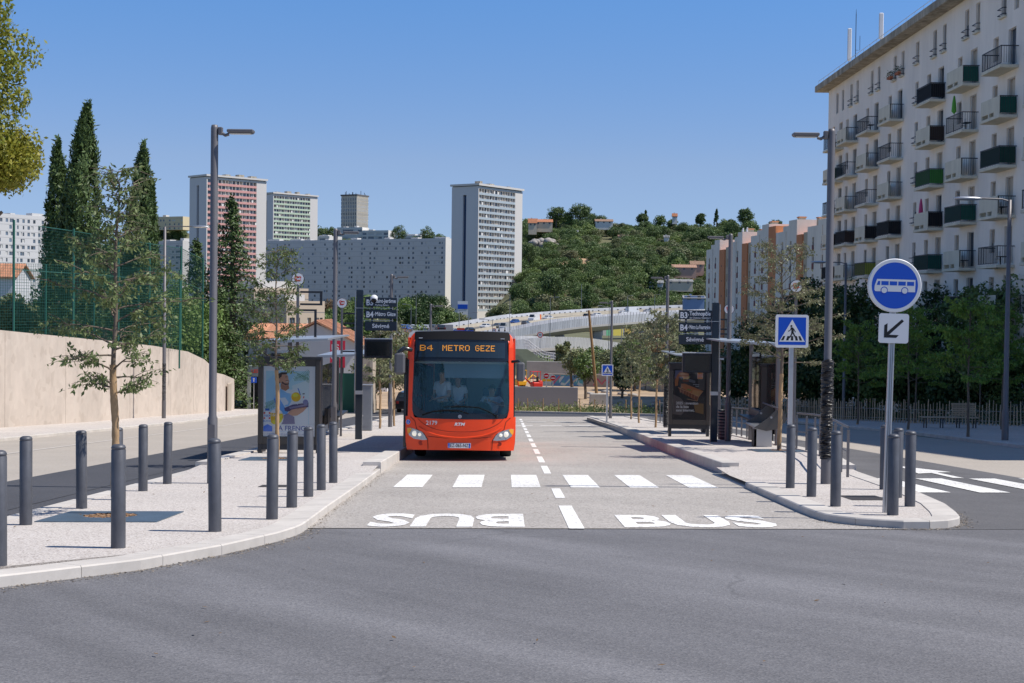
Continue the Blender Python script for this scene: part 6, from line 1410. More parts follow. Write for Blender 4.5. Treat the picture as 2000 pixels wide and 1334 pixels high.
for hz_ in (.3, .75): mb.tube([(x-o.x,y-o.y,gz(x,y)+hz_-o.z) for x, y in pl], .008, m_alu, 4)
mb.build('wire', t)
p = P(1893,835,57.5); t = thing('slatted_bench', 'long wooden slatted bench with a backrest at its right end on the plaza', 'bench', on(p.x,60,.1)); wd = M('bench_wood', (.48,.36,.25), .75, isl=.15); o = MB()
for k in range(5): o.b2((-1.15,k*.10,.42),(1.25,k*.10+.08,.46), wd)
o.build('seat', t); o = MB()
for k in range(6): o.b2((.25,.5+k*.03,.5+k*.09),(1.25,.53+k*.03,.57+k*.09), wd)
o.build('backrest', t)
for u in (-1.0,-.3,.4,1.1): o = MB(); o.b2((u,.05,-.05),(u+.04,.09,.42), m_dark); o.b2((u,.4,-.05),(u+.04,.44,.42), m_dark); o.build('leg', t)
# ================================================================== VIADUCTS, CARS, WORKSITE
m_deck = M('viaduct_concrete', (.42,.40,.37), .85, var=.08, scale=.3); m_screen = M('pale_glass_screen', (.56,.57,.60), .35, var=.06, scale=.4, isl=.10); m_tarm = M('motorway_tarmac', (.28,.25,.21), .9, var=.06, scale=.2)
def deck_thing(name, lab, pts, wid, par_h, glass, thick=1.6, piers=True, both=True, tarmac=None):
    """pts: (x, y, z) of the near edge; the deck extends away from the camera"""
    o = Vector(pts[0]); t = thing(name, lab, 'bridge', tuple(o)); P3 = []
    n = 48
    for i in range(n+1):
        q = curve(pts, n)[i]; P3.append(Vector(q))
    nr = []
    for i in range(n+1):
        d = (P3[min(i+1, n)]-P3[max(i-1, 0)]); d.z = 0; d.normalize(); m_ = Vector((-d.y, d.x, 0)); nr.append(m_ if m_.y > 0 else -m_)
    mb = MB(); vs = []
    for p, m_ in zip(P3, nr):
        a, b = p-o, p+m_*wid-o; vs += [a, b, b-Vector((0,0,.5)), b-m_*2-Vector((0,0,thick)), a+m_*2-Vector((0,0,thick)), a-Vector((0,0,.5))]
    mb.add(vs, [[6*i+j, 6*(i+1)+j, 6*(i+1)+(j+1) % 6, 6*i+(j+1) % 6] for i in range(n) for j in range(1, 6)], m_deck); mb.add(vs, [[6*i, 6*(i+1), 6*(i+1)+1, 6*i+1] for i in range(n)], tarmac or m_tarm); mb.build('deck', t)
    for side in ((0, 1) if both else (0,)):
        mb = MB(); off = .05 if side == 0 else wid-.05
        for i in range(n):
            for s_ in range(2):
                a, b = P3[i].lerp(P3[i+1], s_/2)+nr[i]*off-o, P3[i].lerp(P3[i+1], (s_+1)/2-.04)+nr[i]*off-o; H = Vector((0,0,par_h)); lean = nr[i]*(-.25 if side == 0 and glass else 0)
                mb.add([a, b, b+H+lean, a+H+lean, a+nr[i]*.12, b+nr[i]*.12, b+H+lean+nr[i]*.12, a+H+lean+nr[i]*.12], [(0,1,2,3),(7,6,5,4),(3,2,6,7)], m_screen if glass else M('barrier_concrete', (.48,.45,.40), .85, var=.08, scale=.5))
                if glass: mb.add([a+H*-.02+nr[i]*-.02, a+H*-.02+(b-a)*.03+nr[i]*-.02, a+H+lean+(b-a)*.03+nr[i]*-.02, a+H+lean+nr[i]*-.02], [(0,1,2,3)], M('screen_post', (.12,.12,.13), .6))
        mb.build('parapet', t)
    if piers:
        for i in range(4, n, 8): q = P3[i]+nr[i]*wid*.5; mb = MB(); mb.b2((q.x-o.x-1.2,q.y-o.y-1.2,-12-o.z),(q.x-o.x+1.2,q.y-o.y+1.2,q.z-thick-o.z), m_deck, bev=.3); mb.build('pier', t)
    return P3, nr
def pp(px, py, Y): p = P(px, py, Y); return (p.x, p.y, p.z)
vA = deck_thing('viaduct', 'upper curved viaduct ramp with a pale glazed parapet', [pp(960,672,345),pp(1000,660,350),pp(1075,646,355),pp(1150,636,362),pp(1225,630,370),pp(1320,623,385),pp(1420,618,400)], 8, 2.0, True, 1.7)
vB = deck_thing('viaduct', 'lower arched viaduct ramp with a pale glazed parapet in front', [pp(960,694,250),pp(1005,686,252),pp(1050,681,256),pp(1100,679,262),pp(1150,681,270),pp(1195,687,280),pp(1240,696,292)], 7, 2.0, True, 1.5)
# wide banked motorway: near edge and far edge laid out as they stand
mwN = curve([pp(*a) for a in ((760,688,365),(860,668,385),(975,652,415),(1016,645,432),(1076,634,460),(1148,624,480),(1244,616,500),(1350,611,515))], 48)
mwF = curve([pp(*a) for a in ((760,664,400),(860,649,422),(950,634,448),(1004,626,467),(1076,619,490),(1148,614,508),(1235,609.5,525),(1350,605,540))], 48)
t = thing('motorway_bridge', 'wide motorway deck with traffic and a long pale barrier behind the bus', 'bridge', mwN[0]); o = Vector(mwN[0]); mb = MB(); n = 48
NN = [Vector(p)-o for p in mwN]; FF = [Vector(p)-o for p in mwF]; dn = Vector((0,0,-2.2))
for i in range(n):
    mb.add([NN[i],NN[i+1],FF[i+1],FF[i]], [(0,1,2,3)], m_tarm); mb.add([NN[i]+dn,NN[i+1]+dn,NN[i+1],NN[i],FF[i]+dn,FF[i+1]+dn,FF[i+1],FF[i]], [(0,1,2,3),(7,6,5,4),(4,5,1,0)], m_deck)
    for f_ in (.27,.75): 
        u = Vector((0,0,.03)); q = [NN[i].lerp(FF[i],f_)+u,NN[i+1].lerp(FF[i+1],f_)+u,NN[i+1].lerp(FF[i+1],f_+.16)+u,NN[i].lerp(FF[i],f_+.16)+u]; mb.add(q, [(0,1,2,3)], M('motorway_lane', (.13,.125,.12), .9, var=.06, scale=.2))
mb.build('deck', t)
bc = M('barrier_concrete', (.50,.45,.36), .85, var=.08, scale=.5)
for f_, h_ in ((.5,.8),(1.0,1.0)):
    mb = MB()
    for i in range(n):
        a, b = NN[i].lerp(FF[i],f_), NN[i+1].lerp(FF[i+1],f_); H = Vector((0,0,h_)); w_ = Vector((0,.3,0)); mb.add([a,b,b+H,a+H,a+w_,b+w_,b+H+w_,a+H+w_], [(0,1,2,3),(7,6,5,4),(3,2,6,7)], bc)
        if f_ == 1.0: c_ = a+H-w_*.2; mb.add([c_,c_+(b-a)*.22,c_+(b-a)*.22+Vector((0,0,.35)),c_+Vector((0,0,.35))], [(0,1,2,3)], m_dark)
    mb.build('parapet', t)
for i in range(4, n, 8): q = NN[i].lerp(FF[i], .4); mb = MB(); mb.b2((q.x-1.5,q.y-1.5,-14-o.z),(q.x+1.5,q.y+1.5,q.z-2.3), m_deck, bev=.3); mb.build('pier', t)
t = thing('noise_screen', 'pale continuous screen along the far side of the motorway', 'barrier', mwF[0]); o2 = Vector(mwF[0]); mb = MB()
for i in range(n):
    a, b = FF[i]+o-o2+Vector((0,1.0,0)), FF[i+1]+o-o2+Vector((0,1.0,0)); H = Vector((0,0,2.3 if i < 20 else 2.0)); a0 = a-Vector((0,0,1)); b0 = b-Vector((0,0,1)); mb.add([a0,b0,b+H,a+H,a0+Vector((0,.2,0)),b0+Vector((0,.2,0)),b+H+Vector((0,.2,0)),a+H+Vector((0,.2,0))], [(0,1,2,3),(7,6,5,4),(3,2,6,7)], m_screen)
mb.build('screen', t)

# ---- cars
m_cg = M('car_glass', (.02,.03,.04), .08, spec=.8)
CC = {'white': (.70,.70,.70), 'silver': (.38,.39,.41), 'blue': (.03,.10,.34), 'grey': (.12,.125,.135), 'black': (.02,.02,.025), 'red': (.45,.03,.03)}
def make_car(kind, colr):
    m_ = M('car_paint_'+colr, CC[colr], .3, .1, coat=.6); t = thing('car', 'x', 'car')
    if kind == 'van': side = [(-2.6,.3),(-2.65,1.0),(-2.55,2.35),(-2.3,2.5),(1.2,2.5),(1.5,2.4),(2.1,1.45),(2.6,1.2),(2.7,.8),(2.68,.3)]; win = [(1.25,1.5),(1.45,2.2),(1.95,1.45)]; hw = .98; wb = 1.75
    elif kind == 'hatch': side = [(-1.95,.28),(-2.0,.85),(-1.85,1.05),(-1.6,1.42),(-.2,1.48),(.35,1.38),(1.0,.98),(1.8,.85),(2.0,.65),(2.0,.28)]; win = [(-1.6,1.0),(-1.42,1.34),(-.2,1.40),(.3,1.32),(.85,.98)]; hw = .86; wb = 1.25
    else: side = [(-2.2,.28),(-2.25,.80),(-2.1,.98),(-1.6,1.02),(-1.05,1.40),(.1,1.44),(.55,1.34),(1.15,.96),(2.0,.84),(2.2,.62),(2.2,.28)]; win = [(-1.5,1.0),(-1.0,1.32),(.1,1.36),(.5,1.28),(.98,.97)]; hw = .88; wb = 1.35
    X = Matrix.Rotation(R(90), 4, 'X'); mb = MB(); n = len(side); mid = .95
    def inset(z): return 0 if z < mid else (z-mid)*.30 if kind != 'van' else (z-mid)*.06
    vs = [(x, s*(hw-inset(z)), z) for s in (-1, 1) for x, z in side]; mb.add(vs, [list(range(n))[::1], list(range(2*n-1, n-1, -1))]+[[i, n+i, n+(i+1) % n, (i+1) % n] for i in range(n)], m_); mb.build('body', t)
    mb = MB()
    for s in (-1, 1): mb.add([(x, s*(hw-inset(z)+.008), z) for x, z in win], [list(range(len(win)))], m_cg)
    fw = (side[6], side[5]) if kind == 'van' else ((side[6], side[5]) if kind == 'hatch' else (side[7], side[6]))
    (xa, za), (xb, zb) = fw; q = .12
    mb.add([(xa-.03+.02,-(hw-inset(za)-q),za+.02),(xa-.01,(hw-inset(za)-q),za+.02),(xb+.02,(hw-inset(zb)-q),zb-.0),(xb+.02,-(hw-inset(zb)-q),zb)], [(0,1,2,3)], m_cg)
    rw = ((side[2], side[3]) if kind != 'sedan' else (side[3], side[4])); (xa, za), (xb, zb) = rw
    mb.add([(xa-.012,-(hw-.25),za+.03),(xa-.012,hw-.25,za+.03),(xb-.012,hw-.32,zb-.03),(xb-.012,-(hw-.32),zb-.03)], [(0,3,2,1)], m_cg); mb.build('windows', t)
    for sx in (-1, 1):
        for s in (-1, 1):
            mb = MB(); mb.lathe([(.2,-.1),(.32,-.1),(.32,.1),(.2,.1),(.12,.06),(1e-4,.06)], m_rub, 16, Matrix.Translation((sx*wb,s*(hw-.1),.32)) @ Matrix.Rotation(R(-90*s), 4, 'X')); mb.build('wheel', t)
    for s in (-1, 1): mb = MB(); mb.box((side[-2][0]-.05,s*(hw-.25),.66 if kind != 'van' else .85),(.12,.3,.13), M('head_lens', (.6,.6,.62), .2), bev=.02); mb.build('headlight', t); mb = MB(); mb.box((side[1][0]+.04,s*(hw-.18),.75),(.1,.18,.18), M('tail_lens', (.4,.02,.02), .3)); mb.build('tail_light', t)
    return t
protos = {}
def car(kind, colr, loc, rz, lab, group):
    key = (kind, colr)
    if key not in protos: o = make_car(kind, colr); protos[key] = o; o.location = loc; o.rotation_euler = (0, 0, rz); o['label'] = lab; o['group'] = group; return o
    return copy_tree(protos[key], loc, rz, lab, group)
def on_mw(px, off):
    f_ = off/30
    def at(i): return Vector(mwN[i]).lerp(Vector(mwF[i]), f_)
    def pxo(p): q = CM.transposed() @ (p-CP); return 1000+2778*q.x/-q.z
    i = min(range(47), key=lambda i: abs(pxo(at(i))-px)); a, b = at(i), at(i+1); pa_, pb_ = pxo(a), pxo(b); p = a.lerp(b, max(-.5, min(1.5, (px-pa_)/(pb_-pa_)))) if pb_ != pa_ else a
    d = b-a; return p+Vector((0,0,.05)), math.atan2(d.y, d.x)
gm = 'vehicles on the motorway'
for (kind, c, px, off, fl, lab) in (('sedan','black',916,16,1,'dark car on the motorway just above the blue road sign'),('sedan','white',948,20,1,'white saloon on the motorway right of the dark car'),('hatch','grey',971,16,1,'grey hatchback on the motorway behind the small grey van'),
  ('van','silver',986,5,1,'small grey-white van nearest on the motorway above the bus roof'),('hatch','blue',1005,20,1,'blue car on the motorway left of the white van'),('hatch','grey',1027,10,0,'dark blue-grey car near the glazed parapet'),
  ('van','white',1043,18,1,'white delivery van with an orange rear in the middle of the motorway'),('sedan','white',1070,20,1,'white car right behind the white delivery van'),('hatch','black',1149,9,0,'dark car behind the leaning wooden pole'),
  ('sedan','white',1167,9,0,'white car right of the leaning wooden pole'),('sedan','white',1219,14,0,'white car following the distant white van'),('van','white',1235,14,0,'distant white van high on the motorway'),('sedan','silver',1268,14,0,'farthest pale car on the motorway'),('hatch','silver',884,20,1,'silver car at the left end of the motorway')):
    p, a = on_mw(px, off); o = car(kind, c, p, a+(math.pi if fl else 0), lab, gm)
    if 'orange rear' in lab: van_o = o
mb = MB(); mb.box((-3.2,0,1.5),(1.1,1.9,1.9), M('orange_load', (.65,.15,.03), .6)); mb.build('cargo', van_o)
for i, (px, Y, kind, c, a, lab) in enumerate(((792,300,'hatch','blue',80,'blue car in the valley car park'),(812,305,'hatch','white',80,'white car beside the blue one in the valley car park'),(770,300,'sedan','white',70,'white car at the left end of the valley car park'),(845,310,'hatch','grey',85,'grey car behind the red flowering bush'),(860,300,'sedan','black',100,'black car at the right end of the valley car park'),(756,285,'hatch','red',60,'red car partly behind the left totem'),(830,290,'sedan','silver',90,'silver car in the middle of the valley car park'))):
    p = P(px, 640, Y); car(kind, c, (p.x, Y, P(px, 640 if i != 5 else 642, Y).z-.8), R(a), lab, 'cars in the valley car park')
mb = MB(); q = [P(740,646,285), P(880,646,285), P(880,632,330), P(740,632,330)]; mb.poly([tuple(v) for v in [P(735,652,275), P(885,652,275), P(885,634,330), P(735,634,330)]], m_strip); struct(mb, 'car_park')
car('hatch', 'black', on(P(793,800,92).x, 100, .05), R(80), 'dark car parked left of the bus beyond the white railing', 'cars near the bus stop')

# ---- slip-road signs
def pole_sign(px, py, Y, lab, shapes, yb=None, h_extra=.3, name='traffic_sign', r=.04):
    p = P(px, py, Y); zb = yb if yb is not None else gz(p.x, Y); t = thing(name, lab, 'traffic sign', (p.x, Y, zb)); h = p.z-zb; mb = MB(); mb.lathe([(r,-.1),(r,h+h_extra)], m_alu, 8); mb.build('pole', t); shapes(t, h); return t
def noentry(t, h, r=.42):
    mb = MB(); X = Matrix.Translation((0,-.06,h)) @ Matrix.Rotation(R(90), 4, 'X'); mb.lathe([(r,-.02),(r,.01)], m_wht, 28, X); mb.build('sign_plate', t); mb = MB(); f = Flat(mb, Matrix.Translation((0,-.06,h)), -.012); f.disc(0,0,r*.94, M('no_entry_red', (.42,.0,.01), .5), 28); f.nx(); f.rect(-r*.65,-r*.15,r*.65,r*.15, m_wht); mb.build('sign_face', t)
pole_sign(1067,734,130,'left round red no entry sign in front of the graffiti wall', lambda t, h: noentry(t, h, .26)); pole_sign(1080,738.5,130,'right and lower round red no entry sign in front of the graffiti wall', lambda t, h: noentry(t, h, .26))
def yel(t, h): mb = MB(); mb.box((0,-.06,h),(.85,.03,.22), M('sign_yellow', (.62,.36,.02), .6)); mb.build('sign_plate', t)
pole_sign(1068,742.5,131,'small yellow works sign under the no entry signs', yel)
def bluebig(t, h):
    mb = MB(); mb.box((0,-.1,h),(6,.12,1.0), m_sblue); mb.build('sign_plate', t); mb = MB(); f = Flat(mb, Matrix.Translation((0,0,h)), -.17); f.text('TOULON', .4, 0, .75, m_wht, .01); f.text('A50', -1.9, 0, .6, m_wht, .01); mb.build('lettering', t); mb = MB(); mb.box((.3,-.1,h+.75),(1.6,.12,.45), m_red); mb.build('top_plate', t)
pole_sign(897,649.5,300,'blue motorway direction sign with white letters seen above the bus roof', bluebig, -7, .2, 'direction_sign', .12)
def speed(t, h): mb = MB(); X = Matrix.Translation((0,-.06,h)) @ Matrix.Rotation(R(90), 4, 'X'); mb.lathe([(.5,-.02),(.5,.01)], m_red, 24, X); mb.build('sign_plate', t); mb = MB(); f = Flat(mb, Matrix.Translation((0,-.06,h)), -.012); f.disc(0,0,.36, m_wht, 24); f.nx(); f.text('50', 0, 0, .42, m_blk, .01); mb.build('sign_face', t)
pole_sign(965,645,330,'round red and white speed limit sign above the right corner of the bus', speed, -6, .3)
pole_sign(1055,654,240,'pale round sign and triangle on a pole before the lower ramp', speed, -7, .3)

# ---- excavator and tracked dumper
def digger(px, py, Y, lab, cmat, s=1.0):
    p = P(px, py, Y); t = thing('mini_excavator', lab, 'excavator', (p.x, Y, gz(p.x, Y)+.05)); 
    for k in (-.38, .38):
        mb = MB(); X = Matrix.Translation((0,k,0)) @ Matrix.Rotation(R(90), 4, 'X'); mb.prism([(-.7,.05),(-.78,.2),(-.7,.36),(.7,.36),(.78,.2),(.7,.05)], -.13, .13, m_rub, X)
        for u in (-.55,-.2,.2,.55): mb.lathe([(.11,-.14),(.11,.14)], m_dark, 10, Matrix.Translation((u,k,.18)) @ Matrix.Rotation(R(90), 4, 'X'))
        mb.build('track', t)
    mb = MB(); mb.box((0,0,.42),(.5,.5,.12), m_dark); mb.box((-.2,0,.72),(1.0,.95,.48), cmat, bev=.08); mb.box((-.5,0,.98),(.4,.9,.25), cmat, bev=.06); mb.build('body', t)
    mb = MB()
    for (u, v) in ((-.45,-.4),(-.45,.4),(.3,-.4),(.3,.4)): mb.tube([(u,v,.95),(u,v,1.95)], .03, cmat, 6)
    for v in (-.4,.4): mb.tube([(-.45,v,1.95),(.3,v,1.95)], .03, cmat, 6)
    mb.box((-.08,0,1.97),(.85,.85,.04), cmat); mb.build('canopy_frame', t)
    mb = MB(); mb.box((-.1,0,1.0),(.4,.4,.1), m_blk); mb.box((-.3,0,1.25),(.1,.4,.45), m_blk); mb.build('seat', t)
    mb = MB(); mb.tube([(.4,0,.8),(1.1,0,1.5),(1.7,0,1.1)], [.09,.08,.07], cmat, 8); mb.tube([(1.7,0,1.1),(1.6,0,.4)], .06, cmat, 8); mb.box((1.5,0,.28),(.3,.4,.28), m_dark, bev=.04); mb.build('arm', t)
    t.rotation_euler = (0, 0, R(200)); return t
digger(1044,738,136,'red mini excavator with a roll frame parked behind the grey wall', M('machine_red', (.62,.03,.02), .45))
d2 = digger(1020,738,139,'yellow mini excavator half hidden by the bus mirror', M('machine_yellow', (.75,.38,.02), .45)); d2.rotation_euler = (0,0,R(20))
# grey low wall, graffiti wall, upper concrete wall, railings on the ramp
def wallbox(name, lab, a, b, z0, z1, th, mat, cat='wall', extra=None):
    v = Vector((b[0]-a[0], b[1]-a[1], 0)); t = thing(name, lab, cat, (a[0], a[1], z0), math.atan2(v.y, v.x)); mb = MB(); mb.b2((0,0,0),(v.length,th,z1-z0), mat, bev=.02); mb.build('wall', t)
    if extra: extra(t, v.length, z1-z0)
    return t
wallbox('parapet_wall', 'smooth grey parapet wall right of the bus behind the planted bed', at_(985,112), at_(1131,112), P(1060,790,112).z-.6, P(1060,756,112).z, .3, M('grey_parapet', (.22,.225,.25), .8, var=.05, scale=.5), 'wall', lambda t, L, H: MB().build('x') if False else None)
def graf(t, L, H):
    mb = MB(); rn = random.Random(5); f = Flat(mb, Matrix.Identity(4), -.004); cs = [M('graf_teal', (.10,.32,.38), .8), M('graf_blue', (.10,.22,.42), .8), M('graf_pale', (.45,.52,.52), .8), M('graf_pink', (.52,.10,.16), .8), M('graf_dark', (.05,.05,.07), .8), M('graf_beige', (.42,.36,.30), .8)]
    f.rect(.1,.0,L*.58,H*.92, cs[0]); f.nx(); x = .3
    while x < L*.56:
        c = rn.choice(cs[1:3]); r_ = rn.uniform(.45,.75); f.ring(x, H*.45, r_*.45, r_, c, 14, rn.uniform(0,90), rn.uniform(270,420)); f.nx(); f.line([(x-r_,H*.1),(x+rn.uniform(-.3,.5),H*.85)], .14, rn.choice(cs)); f.nx(); x += rn.uniform(.55,.9)
    while x < L*.93: f.line([(x,H*rn.uniform(.05,.3)),(x+.4,H*rn.uniform(.6,.9)),(x+.8,H*rn.uniform(.1,.4))], .13, rn.choice(cs[3:5])); f.nx(); x += rn.uniform(.6,1.1)
    mb.build('graffiti', t)
wallbox('graffiti_wall', 'low wall painted with teal and pink graffiti letters', at_(1062,148), at_(1199,146), gz(5,147), P(1120,731,147).z, .3, M('rough_beige_wall', (.36,.30,.25), .9, var=.15, scale=1.5), 'wall', graf)
wallbox('concrete_wall', 'bare grey concrete wall above the graffiti wall', at_(1030,162), at_(1186,160), gz(5,160), P(1110,707,161).z, .5, M('old_concrete', (.40,.39,.36), .9, var=.12, scale=.6))
t = thing('ramp_wall', 'sloping grey-green ramp wall with a white railing coming down to the concrete wall', 'wall', (at_(990,170)[0], 170, -9)); mb = MB(); o = t.location
pr = [(990,681),(1030,682),(1042,690),(1055,700),(1075,707),(1075,740),(990,740)]; q = [P(a, b, 170) for a, b in pr]
mb.add([tuple(v-o) for v in q]+[tuple(v-o+Vector((0,.5,0))) for v in q], [list(range(6,-1,-1)), list(range(7,14))]+[[i,(i+1)%7,7+(i+1)%7,7+i] for i in range(7)], M('mossy_panel', (.24,.29,.21), .9, var=.1, scale=.6)); mb.build('wall', t); mb = MB()
rp = [P(a, b, 169.8)-o for a, b in ((1024,680),(1032,681),(1044,691),(1062,703),(1085,707))]; up = Vector((0,0,1.0))
for f_ in (1, .66, .33): mb.tube([v+up*f_ for v in rp], .03, m_wht, 5)
for i in range(len(rp)-1):
    for k in range(5): v = rp[i].lerp(rp[i+1], k/5); mb.tube([v, v+up], .025, m_wht, 5)
mb.build('railing', t)
wallbox('graffiti_underpass', 'colourful painted wall in green, yellow and pink under the upper ramp', at_(1178,420), at_(1262,425), P(1200,668,420).z, P(1200,634,420).z, .5, m_deck, 'wall',
  lambda t, L, H: [MB().poly([(L*a,-.02,H*.25),(L*b,-.02,H*.25),(L*b,-.02,H*.95),(L*a,-.02,H*.95)], M('mural_'+n, c, .8)).build('mural', t) for a, b, n, c in ((.08,.22,'green',(.18,.50,.28)),(.24,.46,'yellow',(.70,.58,.12)),(.5,.68,'gold',(.72,.52,.14)),(.69,.86,'pink',(.55,.14,.30)))])
wallbox('retaining_wall', 'low grey wall at the hill foot behind the motorway', at_(1020,590), at_(1062,585), P(1040,618,585).z-3, P(1040,602,585).z, .5, M('old_concrete', (0,0,0)))
wallbox('low_wall', 'cream low wall with pillars right of the graffiti wall', at_(1200,150), at_(1300,138), gz(15,145), gz(15,145)+1.5, .3, wallmat('cream_low_wall', (.45,.40,.33), .08, .5), 'wall', lambda t, L, H: [MB().b2((L*f_,-.1,0),(L*f_+.4,.5,H+.4), wallmat('cream_low_wall', (0,0,0))).build('pillar', t) for f_ in (.0,.3,.62,.94)])
# leaning wooden pole in a concrete block
p = P(1167,768,118); t = thing('wooden_pole', 'tall leaning wooden pole standing in a pale concrete block', 'pole', (p.x, 118, gz(p.x,118))); q0 = p-t.location; q1 = P(1150,606,118)-t.location; mb = MB(); q0.z = .2; mb.tube([q0, q1], [.14,.10], M('raw_timber', (.30,.18,.08), .85, var=.2, scale=2, stretch=(1,1,.1)), 10); mb.build('pole', t)
mb = MB(); mb.box((q0.x+.1,-.3,.45),(1.5,1.2,1.0), M('block_concrete', (.42,.40,.37), .9, var=.08), bev=.03); mb.build('block', t)
# distant street lights
m_thin = M('galvanised_pole', (.24,.25,.26), .5, .5)
dl = [(813,578,240,640,-1,'pale street light before the dark cypress trees'),(803,596,300,636,-1,'thin street light left of the pale one'),(897,606,330,0,1,'thin pole left of the lone tower foot'),(1190,600,230,0,-1,'thin lamp pole behind the small crossing sign'),(1075,582,300,0,1,'thin lamp pole over the upper ramp at its left'),
  (1226,578,480,0,1,'thin lamp pole on the motorway before the hillside trees'),(1279,576,470,0,1,'tall pale lamp pole on the motorway left of the right totem'),(1136,555,520,0,1,'slender white mast among hillside trees'),(996,576,250,0,-1,'street light with an arm in front of the lone tower'),(962,626,200,0,-1,'short hooked street light above the bus roof'),
  (507,480,0,0,1,None),(1214,640,170,0,-1,'grey post in front of the hedge beyond the dirt lot'),(1164,700,165,0,1,'short pale post right of the leaning pole'),(1273,790,100,0,1,'dark short post behind the right pavement trees'),(915,612,300,0,1,'thin sign pole left of the dark car on the motorway')]
for i, (px, py, Y, yb, s, lab) in enumerate(dl):
    if not lab: continue
    p = P(px, py, Y); zb = gz(p.x, Y)-.5; h = p.z-zb; r = max(.05, Y*.0002); t = thing('street_light', lab, 'street light', (p.x, Y, zb)); mb = MB(); mb.lathe([(r*1.3,0),(r*.8,h)], m_thin, 8); mb.build('pole', t)
    if i not in (7, 11, 12, 13): mb = MB(); mb.tube([(0,0,h),(s*1.2,0,h+.2)], r*.6, m_thin, 6); mb.box((s*1.5,0,h+.2),(.8,.3,.14), m_thin, bev=.03); mb.build('lamp_head', t)
p = P(904,600,620); t = thing('bank_sign', 'white and blue sign board at the foot of the lone tower', 'sign', (p.x, 618, -7)); mb = MB(); mb.box((0,0,P(904,605,618).z+7),(4.4,.3,7.5), m_wht); mb.box((0,-.2,P(904,599,618).z+7),(4.3,.1,2.0), m_sblue); mb.build('board', t); mb = MB(); mb.b2((-.3,0,-1),(.3,.3,5), m_alu); mb.build('post', t)
# ================================================================== TREES AND PLANTS
m_bark = M('bark_grey', (.16,.125,.095), .9, var=.25, scale=8, stretch=(1,1,.2), bump=.5); m_btan = M('bark_wrapped_tan', (.40,.26,.14), .85, var=.22, scale=12, stretch=(1,1,.35), bump=.6)
L_young = leafmat('leaf_nettle_tree', (.08,.12,.035), (.225,.27,.11), .3)
L_pale = leafmat('leaf_olive_pale', (.15,.165,.075), (.31,.32,.18), .2)
L_dark = leafmat('leaf_dark', (.025,.055,.014), (.065,.11,.03), .15); L_cyp = leafmat('leaf_cypress', (.035,.07,.02), (.12,.18,.055), .08)
L_mid = leafmat('leaf_mid', (.07,.12,.03), (.17,.24,.07), .2); L_bright = leafmat('leaf_bright', (.11,.19,.04), (.25,.34,.10), .25)
L_yel = leafmat('leaf_yellowing', (.16,.20,.025), (.42,.37,.055), .3); L_oliv = leafmat('leaf_olive', (.11,.135,.055), (.23,.25,.12), .15)
L_con = leafmat('leaf_conifer', (.045,.085,.025), (.13,.19,.06), .1)
L_acac = leafmat('leaf_acacia', (.09,.19,.03), (.24,.36,.07), .35); L_brown = leafmat('leaf_rusty', (.14,.10,.05), (.26,.17,.09), .15)

